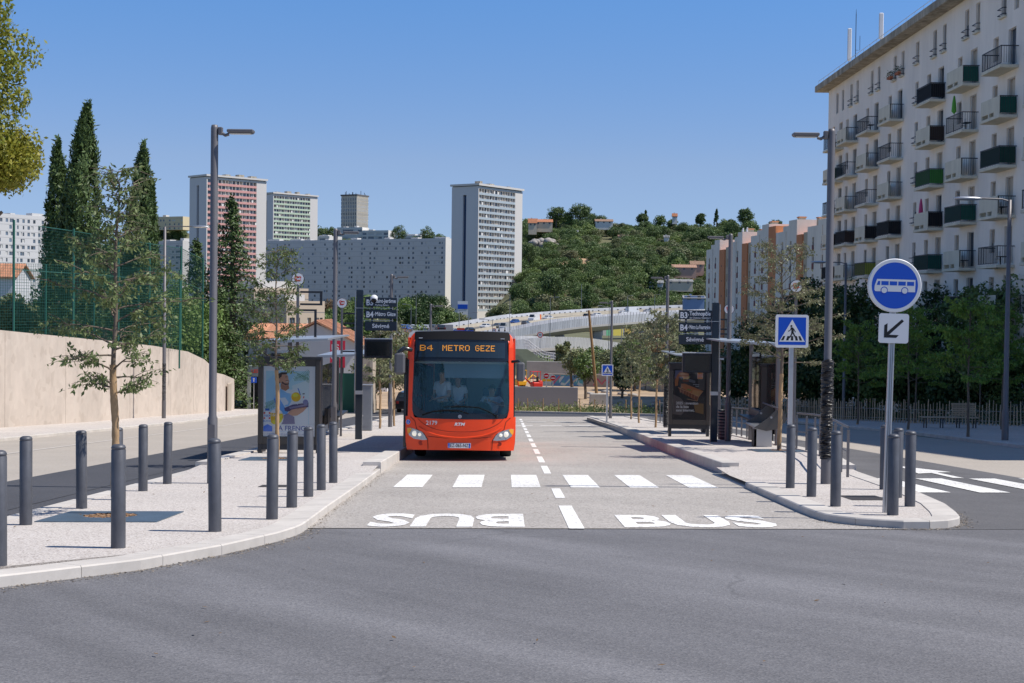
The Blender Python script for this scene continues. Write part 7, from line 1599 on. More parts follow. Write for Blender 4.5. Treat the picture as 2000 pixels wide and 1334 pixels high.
def young_tree(loc, H, lab, seed, zc=1.7, rmax=.95, prof=None, nb=30, lpb=120, size=.085, mat=L_young, r0=.045, low=True, wrap_h=1.95, lean=0, group=None):
    g = np.random.default_rng(seed); rn = random.Random(seed); t = thing('young_tree', lab, 'tree', loc, 0, group)
    tp = [Vector((0,0,-.1))]; k = 14
    for i in range(1, k+1): z = H*.93*i/k; tp.append(Vector((lean*z+.011*math.sin(i*1.3+seed)+.03*math.sin(z*.9+seed), .02*math.cos(i*1.1+seed), z)))
    rad = [r0*(1-.86*(p.z/H)**1.1) if p.z > 0 else r0*1.2 for p in tp]
    def at(z):
        for a, b in zip(tp, tp[1:]):
            if z <= b.z: return a.lerp(b, max(0, (z-a.z)/(b.z-a.z)))
        return tp[-1]
    mb = MB(); lo = [p for p in tp if p.z <= wrap_h+.01]; rl = rad[:len(lo)]; wz = at(wrap_h)
    rr_ = r0*1.12; pts = []; rs = []; z = -.1
    while z < wrap_h: pts.append(at(max(z,0)) if z > 0 else Vector((0,0,z))); rs.append(rr_*(1-.12*z/wrap_h)+rn.uniform(-.0035,.0035)); z += .05
    mb.tube(pts, rs, m_btan, 12); mb.tube(tp, rad, m_bark, 10)
    P_ = []; D_ = []; prof = prof or (lambda f: math.sin(math.pi*min(1, f*.9+.12))**.8*(1-.35*f))
    for i in range(nb):
        f = (i+rn.random()*.7)/nb; z = zc+(H*.97-zc)*f; a = i*2.399+rn.uniform(-.4,.4); L = rmax*prof(f)*rn.uniform(.65,1.12); el = rn.uniform(.25,.8) if f < .7 else rn.uniform(.7,1.2)
        if rn.random() < .25 and f < .4: el *= .2
        b = at(z); d = Vector((math.cos(a)*math.cos(el), math.sin(a)*math.cos(el), math.sin(el))); p = [b]
        for j in range(1, 6): s_ = L*j/5; bend = Vector((rn.uniform(-.04,.04), rn.uniform(-.04,.04), -.09*(j/5)**2*L*1.6)); p.append(b+d*s_+bend)
        mb.tube(p, [.013*(1-j*.16)*(1.2-.5*f) for j in range(6)], m_bark, 5, False)
        nt = 6
        for q in range(nt):
            s_ = .35+.65*(q+rn.random())/nt; ix = min(4, int(s_*5)); base = p[ix].lerp(p[ix+1], s_*5-ix if s_*5-ix <= 1 else 1); ta = a+rn.choice((-1,1))*rn.uniform(.4,1.3); tl = rn.uniform(.12,.34)*(.6+.6*rmax); e = base+Vector((math.cos(ta)*tl, math.sin(ta)*tl, rn.uniform(-.08,.14)))
            mb.tube([base, base.lerp(e,.5)+Vector((0,0,.02)), e], [.005,.004,.002], m_bark, 4, False)
            m_ = max(1, int(lpb/nt*rn.uniform(.5,1.5)*(1.1-.55*f)))
            for _ in range(m_):
                u = rn.random(); c = base.lerp(e, .15+.95*u); P_.append((c.x+rn.gauss(0,.028), c.y+rn.gauss(0,.028), c.z-.01+rn.gauss(0,.025)))
    mb.build('trunk', t); P_ = np.array(P_); leaves('crown', P_, None, size, .42, mat, t, g, flat=1.3)
    return t
def tree1_prof(f): return lerp_tab([(0,.32),(.1,.75),(.2,1.05),(.45,1.0),(.58,.62),(.73,.33),(.84,.30),(.93,.42),(1,.3)], f)
young_tree(Sd(-4.92,18.0)-Vector((0,0,.0)), P(225,312,18).z-Sd(-4.92,18).z, 'nearest young tree with a tan wrapped trunk in a steel grate on the left', 3, 1.5, .86, tree1_prof, 42, 130, .070, group='young street trees')
young_tree(Sd(-4.89,30.45), P(540,478,30.4).z-Sd(-4.89,30.4).z, 'second young tree in front of the beer poster', 8, 1.85, .80, lambda f: .95-.35*abs(f-.35)-.25*f, 38, 120, .074, L_young, .042, group='young street trees')
young_tree(Sd(6.79,35.05), P(1520,482,35).z-Sd(6.79,35).z, 'young pale-leaved tree behind the large crossing sign', 12, 2.15, 1.35, lambda f: (1.0 if f < .55 else .75-(f-.55)*.4), 44, 170, .072, leafmat('leaf_dusty', (.13,.14,.065), (.29,.29,.165), .22), .05, group='young street trees')
base_y = None
far_y = [(-4.74,53.9,'first small young tree between the left totem and the bus',L_pale,21,4.3),(-4.49,57.7,'second small young tree beside the bus mirror',L_pale,22,4.2),(-4.6,66,'third small young tree behind the bus mirror',L_pale,23,4.2),
 (6.05,64,'young tree between the small crossing sign and the black-footed lamp',L_pale,24,4.5),(5.97,56.2,'young tree left of the black-footed lamp before the burger poster',L_pale,25,4.7),(5.8,50.3,'young tree whose trunk shows under the burger poster',L_pale,26,4.2),(6.3,71,'farthest young tree on the right pavement',L_pale,27,4.8)]
for (x, y, lab, mt, sd, h) in far_y: young_tree(Sd(x, y), h, lab, sd, 1.6, .95, lambda f: 1.0-.6*f, 22, 130, .12, mt, .04, group='young street trees')

def crown_pts(g, n_cl, per, R3, c0, rc, top_bias=0, squash=1):
    pts, nr = [], []
    for _ in range(n_cl):
        d = g.normal(size=3); d /= np.linalg.norm(d); d[2] = d[2]*1.0+top_bias; c = np.array(c0)+d*np.array(R3)*g.uniform(.55,.95); r_ = rc*g.uniform(.6,1.35)
        q = g.normal(size=(per, 3)); q /= np.linalg.norm(q, axis=1)[:, None]; k = q[:, 2] > -.75; q = q[k]
        pts.append(c+q*r_*g.uniform(.75,1.05,(len(q),1))*[1,1,squash]); nr.append(q)
    return np.concatenate(pts), np.concatenate(nr)
def big_tree(loc, H, rad, lab, mat, seed, name='broadleaf_tree', trunk=.25, ncl=60, per=110, leaf=.28, rc=None, group=None, th=.35, squash=.8, limbs=7, tr=.022, cat='tree', fill=True):
    g = np.random.default_rng(seed); rn = random.Random(seed); t = thing(name, lab, cat, loc, 0, group); z0 = H*trunk; ch = H-z0; cz = z0+ch*.52
    mb = MB(); r0 = H*tr; mb.tube([(0,0,-.3),(rn.uniform(-.1,.1),0,z0*.6),(rn.uniform(-.2,.2),rn.uniform(-.2,.2),z0+ch*.35),(0,0,z0+ch*.75)], [r0*1.15,r0,r0*.6,r0*.2], m_bark, 8)
    for i in range(limbs): a = i*2.4+rn.random(); e = rn.uniform(.7,1.3); L = rad*.6; z = z0+ch*rn.uniform(.02,.3); mb.tube([(0,0,z),(math.cos(a)*L*.5,math.sin(a)*L*.5,z+L*.4*e),(math.cos(a)*L,math.sin(a)*L,z+L*e)], [r0*.45,r0*.3,r0*.08], m_bark, 5)
    mb.build('trunk', t); pts, nr = crown_pts(g, ncl, per, (rad*.82, rad*.82, ch*.42), (0,0,cz), rc or rad*.33, 0, squash); leaves('crown', pts, nr, leaf, .55, mat, t, g); return t
def cypress(loc, H, rad, lab, seed, mat=L_cyp, n=9000, leaf=.22, name='cypress_tree', low=.02, group=None, tipx=0, per=None):
    g = np.random.default_rng(seed); t = thing(name, lab, 'tree', loc, 0, group); mb = MB(); mb.tube([(0,0,-.5),(0,0,H*.5),(tipx*.5,0,H*.96)], [rad*.16,rad*.1,.02], m_bark, 7); mb.build('trunk', t)
    nl = int(n/60); pts = []; nr = []
    for i in range(nl):
        f = g.random()**.85; z = H*(low+(.985-low)*f); a = g.uniform(0, 2*math.pi); pr = (min(1, f*6+.35))*(1-f**2.1)**.8*rad+.03; pr *= .82+.18*math.sin(a*3+z*.7)*g.uniform(.4,1)
        m = 60; L = H*.065*g.uniform(.6,1.4); u = g.random(m)
        q = np.stack([np.full(m, math.cos(a))*pr*(.80+.2*u), np.full(m, math.sin(a))*pr*(.80+.2*u), z+(u-.3)*L], 1); q += g.normal(size=(m,3))*[pr*.07+.03,pr*.07+.03,.1]
        q[:,0] += tipx*(q[:,2]/H)**3
        pts.append(q); nr.append(np.tile([math.cos(a), math.sin(a), .25], (m,1)))
    leaves('crown', np.concatenate(pts), np.concatenate(nr), leaf, .35, mat, t, g, flat=-1.5); return t
def conifer(loc, H, rad, lab, seed, mat=L_cyp, n=9000, leaf=.26, group=None):
    """ragged layered conifer with drooping boughs"""
    g = np.random.default_rng(seed); t = thing('conifer_tree', lab, 'tree', loc, 0, group); mb = MB(); mb.tube([(0,0,-.5),(.1,0,H*.5),(0,0,H*.98)], [rad*.09,rad*.06,.02], m_bark, 7); pts, nr = [], []; nb = 70
    for i in range(nb):
        f = (i/nb); z = H*(.10+.88*f); a = i*2.4+g.uniform(-.4,.4); L = rad*(1-f**1.25*.93)*g.uniform(.55,1.15); mb.tube([(0,0,z),(math.cos(a)*L*.6,math.sin(a)*L*.6,z+.05*L),(math.cos(a)*L,math.sin(a)*L,z-.10*L)], [.05,.035,.01], m_bark, 4, False)
        m = int(n/nb*(1.25-.8*f)); u = g.random(m)**.7; wv = (1-u*.5)*L*.30+.12
        q = np.stack([math.cos(a)*L*u, math.sin(a)*L*u, z+.05*L*u-.16*L*u**2+g.normal(size=m)*.16*(1+L*.12)], 1); q[:,0] += -math.sin(a)*g.normal(size=m)*wv*.7; q[:,1] += math.cos(a)*g.normal(size=m)*wv*.7
        pts.append(q); nr.append(np.tile([math.cos(a)*.5, math.sin(a)*.5, .8], (m,1)))
    mb.build('trunk', t); leaves('crown', np.concatenate(pts), np.concatenate(nr), leaf, .4, mat, t, g); return t
def zt(px, py, Y): return P(px, py, Y).z
def put(px, Y, h=0): p = P(px, 600, Y); return Vector((p.x, Y, h))
# left side behind the wall
def ZB(Y): return gz(-22, min(Y, 92))+3.4
Y = 50; c = P(-150, 235, Y); big_tree((c.x, Y, ZB(Y)), P(-30,-130,Y).z-ZB(Y), 4.5, 'large yellowing broadleaf tree leaning in at the left edge', L_yel, 31, ncl=130, per=260, leaf=.17, rc=.95, trunk=.28)
c = P(25, 330, 49); t_ = thing('broadleaf_tree', 'lower yellow-green bough of a tree hanging in over the fence at the left', 'tree', (P(-60,330,52).x,52,ZB(52))); g = np.random.default_rng(5); cz = P(20,340,52)
mb = MB(); mb.tube([(0,0,-.3),(.3,0,4),(1.2,0,P(0,360,52).z-ZB(52)-1)], [.2,.15,.06], m_bark, 7); mb.build('trunk', t_)
pts, nr = crown_pts(g, 42, 240, (1.15,1.3,1.15), (P(10,322,52).x-t_.location.x, 0, P(10,322,52).z-ZB(52)), .55); leaves('crown', pts, nr, .16, .55, L_yel, t_, g)
cypress(put(152, 78, ZB(78)), zt(155,207,78)*.97-ZB(78), 1.6, 'tallest dark cypress left of centre behind the net fence', 41, n=22000, leaf=.26, tipx=.45, group='dark cypresses behind the net fence')
cypress(put(112, 80, ZB(80)), zt(108,275,80)*.98-ZB(80), 1.05, 'narrow dark cypress pressed against the left side of the tallest cypress', 42, n=14000, leaf=.26, group='dark cypresses behind the net fence')
cypress(put(270, 84, ZB(84)), zt(278,283,84)*.98-ZB(84), 1.2, 'slender cypress behind the top of the nearest young tree', 43, n=15000, leaf=.26, tipx=.25, group='dark cypresses behind the net fence')
cypress(put(295, 86, ZB(86)), zt(293,368,86)-ZB(86), .62, 'short slim cypress at the right side of the slender cypress', 44, n=9000, leaf=.26, group='dark cypresses behind the net fence')
for i, (px, Y, yt, rad, mt, lab) in enumerate(((205,90,430,2.6,L_mid,'bushy green tree filling the gap between the cypresses'),(60,88,600,2.6,L_dark,'low dark tree behind the fence net at the far left'),(25,82,575,2.0,L_oliv,'olive green shrub tree behind the net near the orange roof'),(120,92,560,2.8,L_dark,'dark green tree under the tallest cypress behind the net'),
    (250,96,520,3.2,L_dark,'dark tree behind the net under the slender cypress'),(330,101,520,2.6,L_bright,'bright green tree behind the slim lamp post'),(372,106,560,3.0,L_bright,'bright green rounded tree left of the tall lamp post'),(395,104,640,2.0,L_mid,'green shrubby tree above the end of the beige wall'),(180,100,520,2.5,L_mid,'green tree behind the net left of the nearest young tree'))):
    zb = ZB(Y) if Y < 99 else gz(-20, Y)+1.0; big_tree(put(px, Y, zb), zt(px, yt, Y)-zb, rad, lab, mt, 50+i, ncl=46, per=150, leaf=.24, trunk=.12, group='broadleaf trees behind the beige wall')
conifer(put(452, 112, -7.2), zt(452,378,112)+7.2, 4.6, 'tall ragged dark conifer just right of the tall left lamp post', 61, n=15000, leaf=.30, group='ragged conifers', mat=L_con)
conifer(put(383, 118, -7), zt(383,462,118)+7, 3.4, 'shorter dark conifer left of the tall left lamp post', 62, n=12000, group='ragged conifers', mat=L_con)
conifer(put(430, 108, -6.5), zt(440,560,108)+6.5, 3.0, 'low wide dark conifer at the foot of the ragged one', 63, n=12000, group='ragged conifers', mat=L_con)
# shrubs by the left bed
g = np.random.default_rng(9)
def bed(name, lab, poly, h, n, mat, seed, flw=None):
    g = np.random.default_rng(seed); x0, x1 = min(p[0] for p in poly), max(p[0] for p in poly); y0, y1 = min(p[1] for p in poly), max(p[1] for p in poly); pts = []
    while len(pts) < n:
        x, y = g.uniform(x0,x1), g.uniform(y0,y1); ins = False
        for i in range(len(poly)):
            a, b = poly[i], poly[i-1]
            if (a[1] > y) != (b[1] > y) and x < (b[0]-a[0])*(y-a[1])/(b[1]-a[1])+a[0]: ins = not ins
        if ins:
            hh = h*(.35+.65*abs(math.sin(x*1.7+y)*math.cos(y*1.1-x*.6)))*g.uniform(.3,1)
            for q in range(3): pts.append((x+g.normal()*.08, y+g.normal()*.08, gz(x,y)+hh*g.uniform(.15,1)))
    pts = np.array(pts); o = leaves(name, pts, np.tile([0,0,.7], (len(pts),1)), .20, .3, mat, None, g, flat=-1.0); return tag(o, kind='stuff')
bed('planted_bed', '', [(.2,99.6),(.6,105.5),(6,101.5),(6,94.2)], .95, 2600, leafmat('leaf_herbs', (.11,.15,.04), (.27,.29,.12), .3), 71)
bed('planted_bed', '', [(5.6,94.6),(6,102),(12.5,92),(13,83)], 1.0, 3200, leafmat('leaf_herbs_dark', (.03,.06,.02), (.10,.15,.05), .25), 72)
bed('planted_bed', '', [(-20.6,108),(-15.4,106),(-14.5,112),(-20,116)], 1.0, 1500, leafmat('leaf_herbs', (0,0,0), (0,0,0)), 73)
bed('understory', '', [(13.6,93),(14.8,88.6),(18.7,74.6),(21.2,68.9),(23.9,63.8),(29,56.5),(33,60),(26,76),(18,92)], 2.6, 9000, L_dark, 75)
bed('roadside_plants', '', [(13.5,88.5),(14.6,88.2),(23.8,63.4),(29,57),(31,60),(24,72),(16,90)], .35, 3000, L_dark, 74)
t = None; m_st = M('stake_wood', (.42,.26,.14), .85, var=.2, scale=4)
sp = [(.9,99.2),(1.6,99.0),(2.6,98.2),(3.7,97.4),(5.1,96.2),(6.0,95.2),(7.0,93.8),(7.9,92.4),(8.8,91.2),(9.8,89.8),(10.6,88.8),(11.4,87.2)]
for i, (x, y) in enumerate(sp):
    s_ = thing('wooden_stake', ('thin wooden stake in the planted bed, '+('at its left end beside the bus','second from the bus','third from the bus','fourth from the bus','fifth from the bus','left of the small crossing sign','just right of the small crossing sign','second right of the crossing sign','third right of the crossing sign','fourth right of the crossing sign','second from the right end','at the right end')[i]), 'stake', on(x,y+.3), 0, 'stakes along the planted bed'); mb = MB(); mb.tube([(0,0,-.1),(random.Random(i).uniform(-.05,.05),0,1.0)], .04, m_st, 6); mb.build('stake', s_)
# right: dark trees before the apartment block
for i, (px, Y, yt, yb, rad, mt, lab) in enumerate(((1500,96,600,0,2.6,L_dark,'dark tree behind the young pale tree, left of the crossing sign'),(1590,88,535,0,3.2,L_dark,'big dark tree between the crossing sign and the wrapped lamp post'),(1680,84,528,0,3.6,L_dark,'big dark tree just left of the blue bus sign'),
    (1640,94,560,0,3.2,L_dark,'dark tree behind the wrapped lamp post'),(1850,92,545,0,2.6,L_dark,'tall dark tree right of the blue bus sign'),(1905,84,530,0,2.6,L_mid,'tall dark tree left of the far right lamp post'),(1985,80,530,0,3.0,L_mid,'dark tree at the right edge of the picture'),(1475,110,640,0,3.0,L_dark,'dark tree low behind the right shelter'),
    (1765,80,655,0,2.4,L_dark,'rounded dark tree behind the bus sign plate'),(1550,84,640,0,2.4,L_dark,'lower dark tree directly behind the crossing sign pole'),(1620,79,680,0,2.2,L_dark,'lower dark shrubby tree behind the wrapped lamp post foot'),(1820,79,690,0,2.2,L_mid,'green tree filling the gap right of the bus sign pole'),(1700,78,650,0,2.3,L_mid,'green shrubby tree left of the bus sign pole'),(1950,74,650,0,2.3,L_mid,'green shrubby tree behind the far right lamp post'),(1880,76,690,0,2.0,L_dark,'low dark tree behind the slatted bench'),(1440,104,690,0,2.0,L_dark,'low dark tree at the left end of the picket fence'))):
    z = gz(P(px,600,Y).x, Y); big_tree(put(px, Y, z), zt(px, yt, Y)-z, rad, lab, mt, 90+i, ncl=56, per=150, leaf=.25, trunk=.10, group='dark trees before the apartment block')
for i, (px, yb_, Y, H, lab) in enumerate(((1674,829,66.1,4.6,'young acacia on the plaza left of the bus sign pole'),(1773,839,57.7,4.9,'young acacia on the plaza just right of the bus sign pole'),(1890,853,48.9,4.6,'nearest young acacia on the plaza before the slatted bench'),(1874,823,70,4.6,'young acacia behind the slatted bench'),(1957,839,58,5.0,'young acacia beside the far right lamp post'),(1787,826,69.5,5.2,'thin young acacia behind the one right of the bus sign pole'))):
    p = G(px, yb_, .1); young_tree((p.x, Y, gz(p.x, Y)+.1), H, lab, 120+i, 1.9, 1.5, lambda f: 1.0-.45*f, 26, 210, .15, L_acac, .05, wrap_h=.1, group='young acacias on the plaza')
# beyond the bed: roadside trees
for i, (px, Y, yt, rad, mt, lab, trk) in enumerate(((1118,128,676,1.35,L_oliv,'tree with a bent bare trunk before the graffiti wall',.42),(1146,126,690,1.05,L_mid,'small bright tree right of the bent one before the graffiti wall',.35),(1205,150,672,2.2,L_oliv,'greyish bushy tree behind the small crossing sign',.1),(1240,140,660,2.4,L_mid,'green tree beyond the dirt lot behind the right pavement trees',.1),
    (1275,150,638,2.8,L_brown,'tall olive and rust tree rising behind the right pavement trees',.1),(1320,155,632,3.0,L_oliv,'tree with rusty leaves left of the right totem boards',.1),(1102,190,656,1.2,L_oliv,'slender tree rising before the lower ramp',.1),(1160,200,676,3.0,L_mid,'dark green tree under the lower ramp',.1),(1060,200,692,3.0,L_mid,'low green tree above the concrete wall',.1),(1345,120,640,2.4,L_mid,'green tree behind the right totem screen',.1),
    (1216,128,690,1.2,L_dark,'small dark shrub tree at the end of the graffiti wall',.1),(1040,215,690,3.0,L_dark,'dark low tree left under the lower ramp',.1),(1190,165,690,3.0,L_oliv,'olive bush tree above the right end of the concrete wall',.1),(1255,180,672,3.5,L_mid,'wide green tree behind the olive bush tree',.1),(1300,190,655,3.5,L_oliv,'wide olive tree left of the burger poster',.1))):
    z = gz(P(px,600,Y).x, Y)-(3.0 if Y > 180 else .2); big_tree(put(px, Y, z), zt(px, yt, Y)-z, rad, lab, mt, 140+i, ncl=44 if i > 1 else 26, per=130 if i > 1 else 60, rc=None if i > 1 else .5, leaf=.24 if Y < 160 else .36, trunk=trk, group='trees between the dirt lot and the viaducts', tr=.03)
# valley trees left and centre
vt = [(650,440,585,10,L_brown),(668,400,592,9,L_mid),(715,430,572,9,L_bright),(690,450,580,10,L_oliv),(735,420,600,8,L_mid),(762,500,590,9,L_dark),(782,480,575,9,L_bright),(798,520,580,9,L_dark),(815,500,572,9,L_dark),(822,540,568,8,L_dark),(838,510,572,8,L_dark),(856,530,568,9,L_dark),(846,480,590,9,L_dark),(866,500,590,8,L_oliv),(872,450,600,7,L_mid),
      (775,460,600,8,L_dark),(805,460,600,8,L_dark),(700,350,612,6,L_mid),(730,330,615,6,L_bright),(878,485,608,6,L_oliv),(900,478,614,6,L_oliv),(918,470,622,5,L_oliv),(982,520,592,8,L_oliv),(968,540,600,7,L_oliv),(640,300,612,5,L_mid),(655,260,622,5,L_bright),(608,420,600,8,L_dark),(745,560,583,10,L_dark),(690,600,578,10,L_dark),(830,440,598,8,L_dark),(620,350,606,6,L_bright)]
desc = {id(L_brown):'rusty-brown', id(L_mid):'green', id(L_bright):'bright green', id(L_oliv):'olive green', id(L_dark):'very dark green'}
ORD = 'leftmost second third fourth fifth sixth seventh eighth ninth tenth eleventh twelfth thirteenth fourteenth fifteenth sixteenth seventeenth eighteenth'.split()
def vlab(px, i):
    z = 0 if px < 745 else 1 if px < 880 else 2; ks = sorted(k for k in range(len(vt)) if (0 if vt[k][0] < 745 else 1 if vt[k][0] < 880 else 2) == z)
    ks.sort(key=lambda k: vt[k][0]); n = ks.index(i); return ORD[n]+(' from the left' if n else '')+' among valley trees '+('behind the left totem', 'between totem and lone tower', 'at the lone tower foot')[z]
for i, (px, Y, yt, rad, mt) in enumerate(vt):
    z = -8.5; big_tree(put(px, Y, z), zt(px, yt, Y)-z, rad*.62, 'x', mt, 200+i, ncl=42, per=140, leaf=.62, trunk=.06, group='trees in the valley before the long slab')['label'] = desc[id(mt)]+' tree, '+vlab(px, i)
# red flowering bush and pale verge bushes beside the bus roof
for (px, Y, yt, rad, mt, lab) in ((808,95,628,2.1,L_mid,'bush with orange-red seed heads just above the bus roof at the left'),(765,100,660,2.0,L_pale,'pale leafy tree behind the left totem screen'),(735,104,672,1.8,L_pale,'pale leafy tree left of the totem screen'),(842,105,640,1.4,L_oliv,'small olive bush above the bus roof')):
    z = gz(-8, Y); o = big_tree(put(px, Y, z), zt(px, yt, Y)-z, rad, lab, mt, int(px), ncl=34, per=120, leaf=.2, trunk=.2)
    if px == 808:
        g = np.random.default_rng(7); pts, nr = crown_pts(g, 26, 26, (1.7,1.7,1.2), (0,0,zt(px,yt,Y)-z-1.6), .5); leaves('seed_heads', pts, nr, .2, .5, leafmat('seed_orange', (.40,.12,.03), (.55,.20,.06), .2), o, g)

# ---- hillside woodland: individual crowns on the slope
protos_h = []
specs = [('broadleaf_tree','dark green round tree in the woodland covering the hillside',leafmat('leaf_hill_dark',(.055,.10,.03),(.135,.195,.065),.2),9,4.6,1),('broadleaf_tree','mid green round tree in the woodland covering the hillside',leafmat('leaf_hill_mid',(.09,.145,.04),(.20,.265,.09),.2),8,4.4,1),('broadleaf_tree','bright green round tree in the woodland covering the hillside',leafmat('leaf_hill_bright',(.13,.19,.045),(.26,.33,.11),.25),7.5,4.0,1),
   ('pine_tree','dark spreading pine in the woodland covering the hillside',leafmat('leaf_pine',(.055,.095,.03),(.14,.195,.065),.12),12,5.0,.55),('broadleaf_tree','grey-olive bush tree in the woodland covering the hillside',L_oliv,6.5,4.2,1),('broadleaf_tree','brownish green tree in the woodland covering the hillside',leafmat('leaf_hill_brown',(.14,.145,.065),(.25,.25,.13),.15),7,4.0,1)]
def hz_tree(sp, seed, loc, scale=1.0):
    nm, lab, mt, H, rad, q = sp
    return big_tree(loc, H, rad, lab, mt, seed, nm, trunk=.05 if q == 1 else .35, ncl=46, per=100, leaf=.60, rc=rad*.36, group=lab.replace(' in the woodland','s in the woodland').replace('tree','trees',1) if False else 'woodland trees on the hillside', squash=.75)
rn = random.Random(77); spots = []; taken = {}
def hill_spot(px, Y):
    x = (px-988)/2778*Y; return Vector((x, Y, gz(x, Y)-.6))
cand = []
for _ in range(9000):
    if rn.random() < .86: px = rn.uniform(1012, 1660); Yv = rn.uniform(552, 900) if rn.random() < .75 else rn.uniform(780, 905)
    else: px = rn.choice((rn.uniform(600, 880), rn.uniform(295, 360))); Yv = rn.uniform(1000, 1150)
    x = (px-988)/2778*Yv
    key = (int(x/6.2), int(Yv/9))
    if key in taken: continue
    # clearings: pale terraces
    q = px
    py_ = 600-(gz(x, Yv)-1.7)*2778/Yv
    if 1065 < px < 1205 and 519 < py_ < 527 and Yv < 760 and rn.random() < .9: continue
    if 1015 < px < 1100 and 560 < py_ < 568 and rn.random() < .9: continue
    if 1300 < px < 1372 and 530 < py_ < 560 and rn.random() < .75: continue
    if Yv > 740 and any(abs(px-c) < 14 and abs(Yv-(cy-28)) < 34 for c, cy in ((1057,800),(1040,795),(1180,820))): continue
    taken[key] = 1; cand.append((x, Yv, px))
cand.sort(key=lambda c: c[1])
show = cand[::max(1, len(cand)//285)][:285]; sset = set(show); rest_ = [c for c in cand if c not in sset]
P6 = [hz_tree(s, 300+i, (0,0,-500)) for i, s in enumerate(specs)]
used = [False]*6
for i, (x, y, px) in enumerate(show):
    k = rn.choices(range(6), [3,4,2.2,2,2.4,2.2])[0]; sc = rn.uniform(.55,1.25)*(1.0 if y > 700 else .95)
    if not used[k]: o = P6[k]; used[k] = True; o.location = (x, y, gz(x,y)-.6); o.rotation_euler = (0,0,rn.uniform(0,6)); o.scale = (sc,)*3
    else: o = copy_tree(P6[k], (x, y, gz(x,y)-.6), rn.uniform(0,6), None, None, (sc*rn.uniform(.85,1.2), sc, sc*rn.uniform(.8,1.15)))
    zn = 'behind the long slab' if px < 880 else 'beside the lone tower' if px < 1090 else 'under the big crest pines' if px < 1190 else 'in the middle of the hill' if px < 1290 else 'above the right totem' if px < 1385 else 'behind the striped block'
    o['label'] = ('small' if sc < .75 else 'mid-sized' if sc < 1.0 else 'large')+' '+specs[k][1].split(' in the')[0]+(' low on' if y < 610 else ' halfway up' if y < 760 else ' high on')+' the wooded hillside, '+zn
for k in range(6):
    if not used[k]: P6[k].location = (150, 700, gz(150,700))
# the remainder of the wood as one mass
def mesh_pts(o):
    c = [q for q in o.children if q.name.startswith('crown')][0]; a = np.empty(len(c.data.vertices)*3, np.float32); c.data.vertices.foreach_get('co', a); return a.reshape(-1,4,3)
ps = [mesh_pts(o)[::1] for o in P6]; acc = {0: [], 1: [], 4: []}
for (x, y, px) in rest_:
    k = rn.choice((0,1,1,4)); a = rn.uniform(0, 6.3); sc = rn.uniform(.5,1.1); q = ps[k][rn.randrange(0, 2)::2]*sc*[1,1,.9]; c, s = math.cos(a), math.sin(a)
    q = np.stack([q[...,0]*c-q[...,1]*s+x, q[...,0]*s+q[...,1]*c+y, q[...,2]+gz(x,y)-.6], -1); acc[k].append(q.reshape(-1,3))
for k, v in acc.items():
    if v: tag(np_mesh('woodland', np.concatenate(v), 4, specs[k][2]), kind='stuff')
# tall pines and dark cypresses standing out on the skyline
def sky_tree(px, yt, Y, rad, lab, kind='pine', H=None):
    x = (px-988)/2778*Y; z = gz(x, Y)-1; H = zt(px, yt, Y)-z
    if kind == 'pine': big_tree((x,Y,z), H, rad, lab, leafmat('leaf_pine',(0,0,0),(0,0,0)), int(px+yt), 'pine_tree', trunk=.42, ncl=60, per=70, leaf=.8, rc=rad*.33, group='skyline trees', squash=.6, tr=.028)
    elif kind == 'cyp': cypress((x,Y,z), H, rad, lab, int(px+yt), n=2400, leaf=.9, group='skyline trees')
    else: big_tree((x,Y,z), H, rad, lab, L_mid, int(px+yt), 'broadleaf_tree', trunk=.1, ncl=50, per=70, leaf=.8, group='skyline trees')
for a in ((1130,397,840,7.5,'big dark umbrella pine highest on the ridge'),(1084,404,840,5.6,'rounded pine left of the big umbrella pine'),(1105,412,840,4.5,'green crown between the two big ridge pines','br'),(1252,415,870,3.6,'dark narrow tree on the ridge skyline right of the white house'),(1258,413,870,1.6,'slim cypress on the ridge skyline','cyp'),(1285,417,870,4.2,'rounded crown on the middle of the ridge','br'),
   (1365,414,870,3.4,'round dark crown on the ridge left of the cedar'),(1396,411,870,2.0,'narrow dark cedar on the ridge skyline','cyp'),(1452,404,850,5.2,'isolated flat-topped pine on the ridge above the striped block'),(1462,428,840,6.5,'wide pale green crown under the flat-topped pine','br'),(1512,428,860,4.5,'dark crown on the ridge left of the red tiled roof'),(1425,428,860,3.0,'small dark tree between cedar and flat-topped pine'),
   (1545,436,860,4.0,'green crown beside the red tiled roof','br'),(1595,440,860,4.5,'dark crown on the ridge near the apartment block'),(776,437,1050,6.5,'pine with open crown behind the long slab'),(833,440,1040,6.0,'flat topped pine right of the open crowned pine'),(627,436,1040,6.5,'pine crown right of the green tower'),(645,440,1040,5.5,'rounded crown right of the first crest pine'),
   (858,452,1040,6.0,'tree crown beside the lone tower at the crest','br'),(1310,425,870,3.6,'pale crown on the ridge right of centre','br'),(1271,535,600,2.2,'dark cypress pair member left low on the hillside','cyp'),(1279,540,600,2.0,'dark cypress pair member right low on the hillside','cyp'),(1146,562,560,2.0,'lone dark cypress low on the hillside','cyp'),(1030,432,830,4.5,'dark crown beside the lone tower on the ridge','br'),(810,455,1040,5,'crown between the two flat pines','br')): sky_tree(*a)
m_rock = M('pale_rock', (.36,.33,.30), .95, var=.25, scale=.4, bump=.6)
x, Y = (1062-988)/2778*770, 770; t = thing('rock_outcrop', 'pale rock outcrop under the cream villa on the hill', 'rock', (x, Y, gz(x,Y))); mb = MB(); rn = random.Random(6)
for k in range(14): mb.ball((rn.uniform(-7,7),rn.uniform(-3,1),rn.uniform(0,4)), rn.uniform(1.2,2.4), m_rock, 8, None, (1.2,.8,1.0))
mb.build('rock', t)
